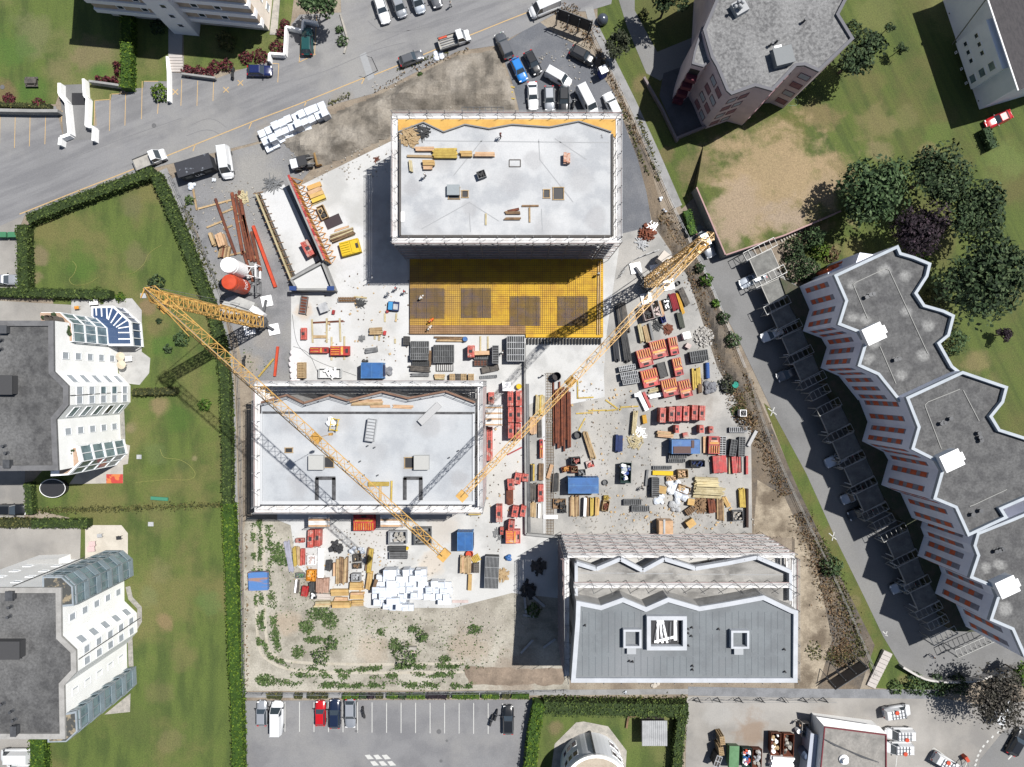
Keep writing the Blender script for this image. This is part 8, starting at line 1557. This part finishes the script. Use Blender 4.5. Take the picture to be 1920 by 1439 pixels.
# ---- billboards, dome, toilet, steps, walls
def board(pts, zt, h, label, posts, side):
    a, c = W(*pts[0], zt), W(*pts[1], zt); d = (c-a).normalized(); n = Vector((-d.y, d.x, 0))*side; t = empty('billboard', (a.x, a.y, 0), 0, label, 'billboard'); o = Vector((a.x, a.y, 0)); b = MB(); L = (c-a).length
    b.add([Vector((0, 0, zt)), d*L+Vector((0, 0, zt)), d*L+n*.3+Vector((0, 0, zt-h)), n*.3+Vector((0, 0, zt-h))], [(0, 1, 2, 3)]); b.add([n*.06+Vector((0, 0, zt)), d*L+n*.06+Vector((0, 0, zt)), d*L+n*.36+Vector((0, 0, zt-h)), n*.36+Vector((0, 0, zt-h))], [(3, 2, 1, 0)]); b.obj('board', M('brown_board_back', P(92, 86, 82), P(80, 74, 70), .7, fine=.08), t); b = MB()
    for i in range(posts): r = d*(L*(i+.15)/(posts-.7)); b.bar(r+n*.4, r+n*.4+Vector((0, 0, zt)), .14); b.bar(r+n*.4+Vector((0, 0, zt-.3)), r+n*2.2, .09)
    b.bar(Vector((0, 0, zt+.02)), d*L+Vector((0, 0, zt+.02)), .1); b.obj('post', steel_d, t)
board(((1045, 16), (1112, 41)), 4.2, 2.6, 'grey billboard back on posts beside the gravel car park', 4, -1); board(((1630, 1253), (1566, 1294)), 3.4, 2.4, 'brown billboard back at the foot of the grass bank', 4, -1)
p = W(1131, 32, 1.4); b = MB(); b.lathe([(.9, 0), (.93, .5), (.85, .95), (.6, 1.25), (.3, 1.4), (.02, 1.45)], 24); tag(b.obj('dome_tank', M('steel_dome', P(96, 104, 116), fine=.02, rough=.25, metal=.3), None, (p.x, p.y, .03), smooth=True), 'round grey dome on the grass beside the narrow path', 'dome')
t = root('portable_toilet', 1132, 130, 25, 2.3, 'blue portable toilet with white roof at the edge of the gravel car park', 'toilet'); cube('cabin', t, 0, 0, 0, 1.15, 1.15, 2.15, M('toilet_blue', P(36, 54, 140), fine=.03)); cube('roof', t, 0, 0, 2.15, 1.25, 1.25, .14, white_p); cube('door', t, -.1, -.6, .1, .8, .04, 1.9, M('toilet_door', P(70, 90, 170), fine=0))
def wall(label, pts, h, t, mat, z=0.03, name='garden_wall', zref=None):
    b = MB(); p = [W(x, y, zref if zref is not None else h) for x, y in pts]
    for i, (a, c) in enumerate(zip(p, p[1:])): b.prism(offset_quad(a, c, t), z, z+h-.004*i)
    return tag(b.obj(name, mat), label, 'wall')
ww = white_wall
wall('white left wall of the garage ramp at the top left', [(111, 156), (111, 176), (124, 192), (130, 252), (113, 258), (111, 272)], 1.3, .5, ww); wall('white right wall of the garage ramp at the top left', [(156, 148), (158, 180), (163, 184), (161, 236), (175, 239), (174, 264)], 1.3, .4, ww); wall('long dark bay wall at the left edge', [(-40, 206), (60, 208), (108, 208)], 1.4, .5, conc_g); wall('planter wall with the red shrubs above the parking bays', [(166, 152), (196, 156), (224, 160)], 1.3, .35, conc_g); wall('white wall along the parking bays below the steps', [(313, 106), (315, 134), (316, 190)], 1.0, .35, ww)
wall('low planter front under the red shrubs right of the steps', [(340, 138), (403, 146)], .9, .3, conc_g); wall('white stepped wall of the red planter by the teal car', [(504, 115), (505, 100), (533, 102), (536, 50), (566, 56), (568, 38), (594, 42)], 1.2, .35, ww); wall('kerb of the stony parking island', [(638, 26), (645, 50), (652, 75), (645, 100)], .25, .3, stone, name='kerb'); wall('curved white wall at the end of the access lane', smooth_line([(1694, 1252), (1735, 1274), (1780, 1280), (1830, 1278), (1880, 1262), (1930, 1250)], 4), 1.4, .3, M('white_curved_wall', P(226, 222, 216), fine=.05)); wall('pale wall of the round house garden terrace', [(1175, 1366), (1178, 1345), (1250, 1343)], .4, .3, wood_b)
b = MB(); 
o = bars(147, 186, -90, 22, 24, .06, 'dark garage entrance below the lawn', dark, 'garage_entrance', 'garage'); 
t = root('steps', 329, 122, 0, .6, 'pale garden steps between lawn and parking bays', 'steps')
for i in range(6): cube('tread', t, 0, 1.4-i*.42, 0, 2.2, .40, .62-i*.1, M('pale_step', P(214, 206, 200), fine=.05))
t = root('steps', 1650, 1256, 66, .5, 'pale stair strip on the grass bank beside the brown billboard', 'steps')
for i in range(9): cube('tread', t, -2.9+i*.72, 0, 0, .66, 1.5, .25+.05*i, M('pale_step', None))
t = root('stepping_stones', 1487, 437, 28, .2, 'row of stepping stones beside the dark shrubs', 'stepping stones')
for i in range(10): cube('stone', t, -2.2+i*.48, 0, 0, .22, 1.0, .15, stone)
t = root('picnic_table', 56, 153, 0, .8, 'grey wooden picnic bench on the top left lawn', 'picnic table'); cube('table_top', t, 0, .1, .7, 1.9, .8, .06, wood_g); cube('seat', t, 0, -.55, .4, 2.1, .3, .05, wood_g); cube('seat', t, 0, .75, .4, 2.1, .3, .05, wood_g)
for s in (-.7, .7): cube('leg', t, s, .1, 0, .1, 1.3, .7, wood_g)
t = root('oval_pool', 98, 916, 0, 1.0, 'black oval pool with white rim in the shadow of the upper white house', 'pool'); b = MB(); e = [(2.1*math.cos(2*math.pi*i/28)*(1.0), 1.5*math.sin(2*math.pi*i/28)) for i in range(28)]; b.prism(e, 0, .9); b.obj('pool_wall', black, t); b = MB(); n = 28
for i in range(n): b.bar((*e[i], .95), (*e[(i+1) % n], .95), .07, .06)
b.obj('rim', white_p, t); 
bars(215, 898, 0, 31, 17, .03, 'red patterned rug on the garden slabs', M('red_rug', P(214, 76, 66), P(236, 140, 80), .9, lo=.5, hi=.54, fine=.08, c3=P(120, 190, 220), s3=.5, lo3=.62, hi3=.63), 'rug', 'rug')
def hose(label, pts, mat=None):
    b = MB(); p = [W(x, y, .07) for x, y in smooth_line(pts, 6)]
    for a, c in zip(p, p[1:]): b.tube(a, c+(c-a)*.1, .03, n=6)
    return tag(b.obj('hose', mat or M('yellow_hose', P(170, 170, 96), fine=0)), label, 'hose')
hose('yellow garden hose bending to the left on the fenced lawn', [(136, 490), (143, 500), (138, 515), (130, 525), (140, 535), (165, 532), (185, 520)]); hose('yellow garden hose running up right on the fenced lawn', [(225, 515), (250, 512), (270, 495), (280, 475), (303, 460)]); hose('yellow garden hose looping on the lower garden lawn', [(300, 842), (308, 858), (335, 862), (355, 873), (366, 890), (352, 900), (310, 900), (255, 905)]); hose('pale green hose beside the mauve tower', [(1478, 198), (1492, 198), (1496, 190), (1488, 184)], M('pale_hose', P(150, 190, 150), fine=0)); hose('black cable running over the pale slab', [(548, 590), (556, 640), (575, 665), (600, 680), (640, 695), (668, 705)], black); hose('black cable along the slab edge below the red stack', [(550, 650), (565, 655), (580, 665), (592, 690), (598, 705)], black)
for x, y, l, m_ in ((300, 954, 'green toy seesaw on the lawn ridge', M('toy_green', P(70, 150, 120), fine=.03)),): bars(x, 935, -4, 32, 6, .3, l, m_, 'seesaw', 'toy')
for x, y, L, w_, l in ((269, 555, 11, 9, 'grey manhole slab by the crane tip'), (283, 983, 10, 8, 'grey hatch slab on the lower garden lawn'), (261, 857, 9, 8, 'pale square slab on the garden lawn')): bars(x, y, 0, L, w_, .08, l, grid_w, 'slab_cover', 'slab')
for i, (x, y, l) in enumerate(((289, 236, 'round manhole cover in the road near the parking bays'), (668, 1371, 'small square drain grate under the silver estate'), (823, 1372, 'round manhole cover below the empty bays'), (838, 1389, 'square drain grate below the empty bays'), (827, 1427, 'tiny round cover near the lower edge'), (5, 164, 'round manhole cover on the top left lawn'))):
    p = W(x, y); b = MB(); b.cyl(0, 0, 0, .38 if i in (0, 2, 5) else .26, .02, 16 if 'round' in l else 4); tag(b.obj('manhole_cover', M('iron_cover', P(116, 116, 118), fine=.1), None, (p.x, p.y, .05)), l, 'manhole cover')
for x, l in ((2, 'left green bin at the left edge'), (23, 'right green bin at the left edge')): t = root('waste_bin', x, 440, 0, 1.2, l, 'bin'); cube('bin_body', t, 0, 0, 0, 1.5, .8, 1.1, M('bin_green', P(70, 140, 100), fine=.03)); cube('lid', t, 0, 0, 1.1, 1.55, .85, .08, M('bin_green', None))
t = root('site_trailer', 483, 1091, 2, 1.4, 'blue tarpaulin covered trailer beside the lower path', 'trailer'); cube('cover', t, 0, 0, .5, 3.1, 3.0, .8, M('rusty_blue_cover', P(90, 140, 206), P(176, 140, 126), .7, stretch=(.25, 2.4, 0), lo=.5, hi=.62, fine=.06)); cube('chassis', t, 0, 0, .3, 2.9, 2.8, .18, steel_d)
for s in (-1.4, 1.4): b = MB(); b.tube((-.3, s-.1, .32), (-.3, s+.1, .32), .32, n=12); b.obj('wheel', rubber, t)
bars(770, 1214, 0, 24, 6, .7, 'pale stone block pair in the large weed clump', stone, 'stone_block', 'stone'); bars(770, 1220, 0, 20, 6, .4, 'pinkish stone block below the pale one', cr, 'stone_block', 'stone')
for x, y, l, d, L in ((952, 163, 'upper yellow beam on the gravel car park edge', -8, 26), (952, 184, 'lower yellow beam on the gravel car park edge', -10, 26), (955, 173, 'short yellow beam between two on the gravel car park edge', -8, 14)): bars(x, y, d, L, 2.5, .15, l, wood_y)
t = root('steel_rack', 905, 207, 0, 1.6, 'dark lattice rack behind the scaffold on the earth bank', 'rack'); b = MB()
for k in range(8): b.bar((-3.4+k*.97, -.5, 1.5), (-3.4+k*.97, .5, 1.5), .1); b.bar((-3.4+k*.97, -.5, 0), (-3.4+k*.97, -.5, 1.5), .08)
for y in (-.5, 0, .5): b.bar((-3.4, y, 1.55), (3.4, y, 1.55), .1)
b.obj('frame', steel_d, t)
p = W(708, 133); t = empty('street_pole', (p.x, p.y, .03), 0, 'thin leaning pole on the verge above the earth bank', 'pole'); b = MB(); b.tube((0, 0, 0), (-.1, .1, 4.5), .07, .05, 8); b.bar((0, 0, 4.4), (-.9, .3, 4.5), .06); b.obj('mast', steel_d, t)
p = W(1806, 1418); t = empty('barrier', (p.x, p.y, .03), R(30), 'red and grey barrier arm beside the lower service van', 'barrier'); b = MB(); b.bar((0, 0, 1), (-2.8, -.8, 1), .09); b.bar((0, 0, 1), (-1.0, -2.9, 1), .09); b.obj('arm', steel, t); b = MB(); b.box(0, 0, 0, .5, .9, 1.05); b.obj('barrier_housing', orange_r, t)
# patio furniture
for x, y, l in ((224, 669, 'upper cream parasol on the garden patio'), (226, 684, 'lower cream parasol on the garden patio')): p = W(x, y, 2); b = MB(); b.lathe([(.05, 0), (.05, 1.7), (.75, 1.75), (.05, 2.1)], 12); tag(b.obj('parasol', M('cream_cloth', P(236, 222, 196), fine=.04), None, (p.x, p.y, .05)), l, 'parasol')
for x, y, m_, l, L in ((240, 673, white_p, 'white garden table on the patio', 13), (222, 1009, black, 'black grill on the cream patio', 9), (172, 1020, M('rose_lounger', P(236, 206, 204), fine=.03), 'upper rose lounger on the cream patio', 12), (170, 1030, M('rose_lounger', None), 'lower rose lounger on the cream patio', 14), (186, 1005, grid_w, 'grey lounger on the cream patio', 9), (143, 577, orange, 'orange chair behind the blue glass roof', 8), (175, 566, white_p, 'white bench behind the blue glass roof', 16)):
    t = root('garden_furniture', x, y, 5, .7, l, 'garden furniture'); cube('top', t, 0, 0, .62, L*PX, L*PX*.72, .06, m_)
    for sx in (-1, 1):
        for sy in (-1, 1): cube('leg', t, sx*L*PX*.4, sy*L*PX*.28, 0, .05, .05, .62, m_)
# ---- carports and white pergolas of the zigzag building
pgm = M('pergola_steel', P(206, 206, 202), P(178, 178, 172), 1.5, fine=.06, rough=.5)
croof = M('carport_gravel', P(140, 140, 136), P(118, 118, 115), .8, fine=.2, fscale=3.2)
ca = ang(22, 49); 
for i, (x, y, k) in enumerate(((1433, 494, 1), (1456, 545, 1), (1473, 593, .9), (1494, 641, 1), (1516, 690, 1), (1566, 788, 1), (1589, 837, 1), (1611, 886, 1), (1633, 934, 1), (1690, 1022, 1), (1712, 1070, 1), (1735, 1119, 1))):
    where = ('first from the upper end', 'second from the upper end', 'third from the upper end', 'fourth from the upper end', 'fifth from the upper end', 'sixth from the upper end', 'seventh in the row', 'eighth in the row', 'ninth in the row', 'third from the lower end', 'second from the lower end', 'last at the lower end')[i]
    t = root('carport', x, y, 0, 2.7, 'flat gravel roofed carport, '+where, 'carport', 'carports along the zigzag building', .04); t.rotation_euler = (0, 0, ca); L, w_ = 37*PX, 44*PX
    cube('roof', t, 0, 0, 2.5, L, w_, .2, croof); b = MB()
    for sx in (-1, 1): b.box(sx*L/2, 0, 2.52, .12, w_+.1, .22)
    for sy in (-1, 1): b.box(0, sy*w_/2, 2.521, L+.1, .12, .22)
    b.obj('roof_edge', M('pale_carport_edge', P(200, 198, 192), fine=.04), t)
    for sx in (-1, 1): cube('post', t, sx*L*.44, -w_*.46, 0, .12, .12, 2.5, white_p)
    cube('back_wall', t, 0, w_*.47, 0, L, .15, 2.5, conc_g)
for i, (x, y, r) in enumerate(((1426, 467, 33), (1444, 518, 33), (1458, 572, 26), (1480, 616, 26), (1501, 665, 26), (1525, 713, 26), (1538, 736, 20), (1555, 763, 24), (1576, 813, 26), (1598, 862, 26), (1620, 911, 26), (1642, 959, 26), (1659, 979, 20), (1677, 999, 26), (1699, 1048, 26), (1721, 1096, 26), (1743, 1145, 26), (1760, 1168, 20), (1771, 1193, 26), (1830, 1211, 40))):
    where = ('topmost', 'second', 'third', 'fourth', 'fifth', 'sixth', 'seventh', 'eighth', 'ninth', 'tenth', 'eleventh', 'twelfth', 'thirteenth', 'fourteenth', 'fifteenth', 'sixteenth', 'seventeenth', 'third last', 'second last', 'last and longest')[i]
    t = root('pergola', x, y, 27 if i < 19 else 24, 3.2, f'white steel pergola frame, {where} along the carport row', 'pergola', 'white pergola frames between the carports', .04); L = r*2*PX*.95; w_ = 1.35; b = MB(); n = max(3, round(L/.85))
    for sy in (-1, 1): b.bar((-L/2, sy*w_/2, 3.1), (L/2, sy*w_/2, 3.1), .1)
    for j in range(n+1): x_ = -L/2+L*j/n; b.bar((x_, -w_/2, 3.1), (x_, w_/2, 3.1), .06); b.bar((x_, -w_/2, 3.1), (x_, -w_/2-.15, 2.1), .08)
    b.obj('beam', pgm, t); b = MB()
    for sx in (-1, 1):
        for sy in (-1, 1): b.bar((sx*L*.49, sy*w_*.49, 0), (sx*L*.49, sy*w_*.49, 3.1), .13)
    b.bar((-L*.49, -w_/2, 0), (-L*.3, w_/2, 3.1), .08); b.obj('post', pgm, t)
# rough relief of the earth bank
def relief(name, pts, amp, mat, step=.7, seed=1):
    from mathutils.geometry import tessellate_polygon
    from mathutils import noise
    p = [V2(W(x, y)) for x, y in pts]; xs = [q.x for q in p]; ys = [q.y for q in p]; b = MB(); idx = {}
    def inside(x, y):
        c = False; j = len(p)-1
        for i in range(len(p)):
            if (p[i].y > y) != (p[j].y > y) and x < (p[j].x-p[i].x)*(y-p[i].y)/(p[j].y-p[i].y)+p[i].x: c = not c
            j = i
        return c
    def edge(x, y): return min(((Vector((x, y))-a)-(d:=(c-a))*max(0, min(1, (Vector((x, y))-a).dot(d)/d.length_squared))).length for a, c in zip(p, p[1:]+p[:1]))
    def vert(i, j):
        if (i, j) not in idx:
            x, y = min(xs)+i*step, min(ys)+j*step; k = min(1, edge(x, y)/2.0) if inside(x, y) else 0
            h = noise.fractal(Vector((x*.16, y*.16, seed)), 1, 2, 5)*.5+.5; h = abs(h)*amp*k+noise.noise(Vector((x*.9, y*.9, 3)))*.18*k
            idx[(i, j)] = len(b.v); b.v.append((x, y, h-.06 if k else -.1))
        return idx[(i, j)]
    for i in range(int((max(xs)-min(xs))/step)+1):
        for j in range(int((max(ys)-min(ys))/step)+1):
            if inside(min(xs)+(i+.5)*step, min(ys)+(j+.5)*step): b.f.append((vert(i, j), vert(i+1, j), vert(i+1, j+1), vert(i, j+1))); b.m.append(0)
    return tag(b.obj(name, mat), kind='structure')
ruts = MB()
for off in (0, 16):
    p = smooth_line([(478+off, 990), (480+off, 1100), (484+off, 1200), (500+off, 1236-off*.4), (560, 1258-off), (700, 1262-off), (870, 1260-off)], 6)
    for a, c in zip(p, p[1:]): ruts.prism(offset_quad(W(*a), W(*c), .45), .03, .036, True, False)
tag(ruts.obj('wheel_ruts', M('rutted_marl', P(210, 202, 186), P(196, 187, 168), .8, fine=.1)), kind='structure')
relief('earth_bank', [(520, 262), (640, 205), (720, 172), (860, 102), (930, 92), (962, 160), (970, 208), (735, 208), (733, 258), (600, 318), (560, 300)], 2.4, M('dug_earth', P(158, 149, 136), P(114, 107, 97), .35, fine=.16, fscale=3.5, bump=.7, c3=P(176, 168, 156), s3=.16))
relief('soil_heap', [(860, 1246), (960, 1246), (1062, 1250), (1062, 1290), (880, 1290)], .9, M('brown_spoil', P(162, 144, 126), P(140, 124, 108), .4, fine=.14, fscale=3.6, bump=.5), .6, 5)
relief('bank_slope', [(1214, 330), (1244, 410), (1300, 480), (1340, 570), (1390, 690), (1432, 790), (1408, 800), (1350, 690), (1300, 540), (1240, 450)], 1.8, bank, .6, 9)  # relief of the dark soil bank
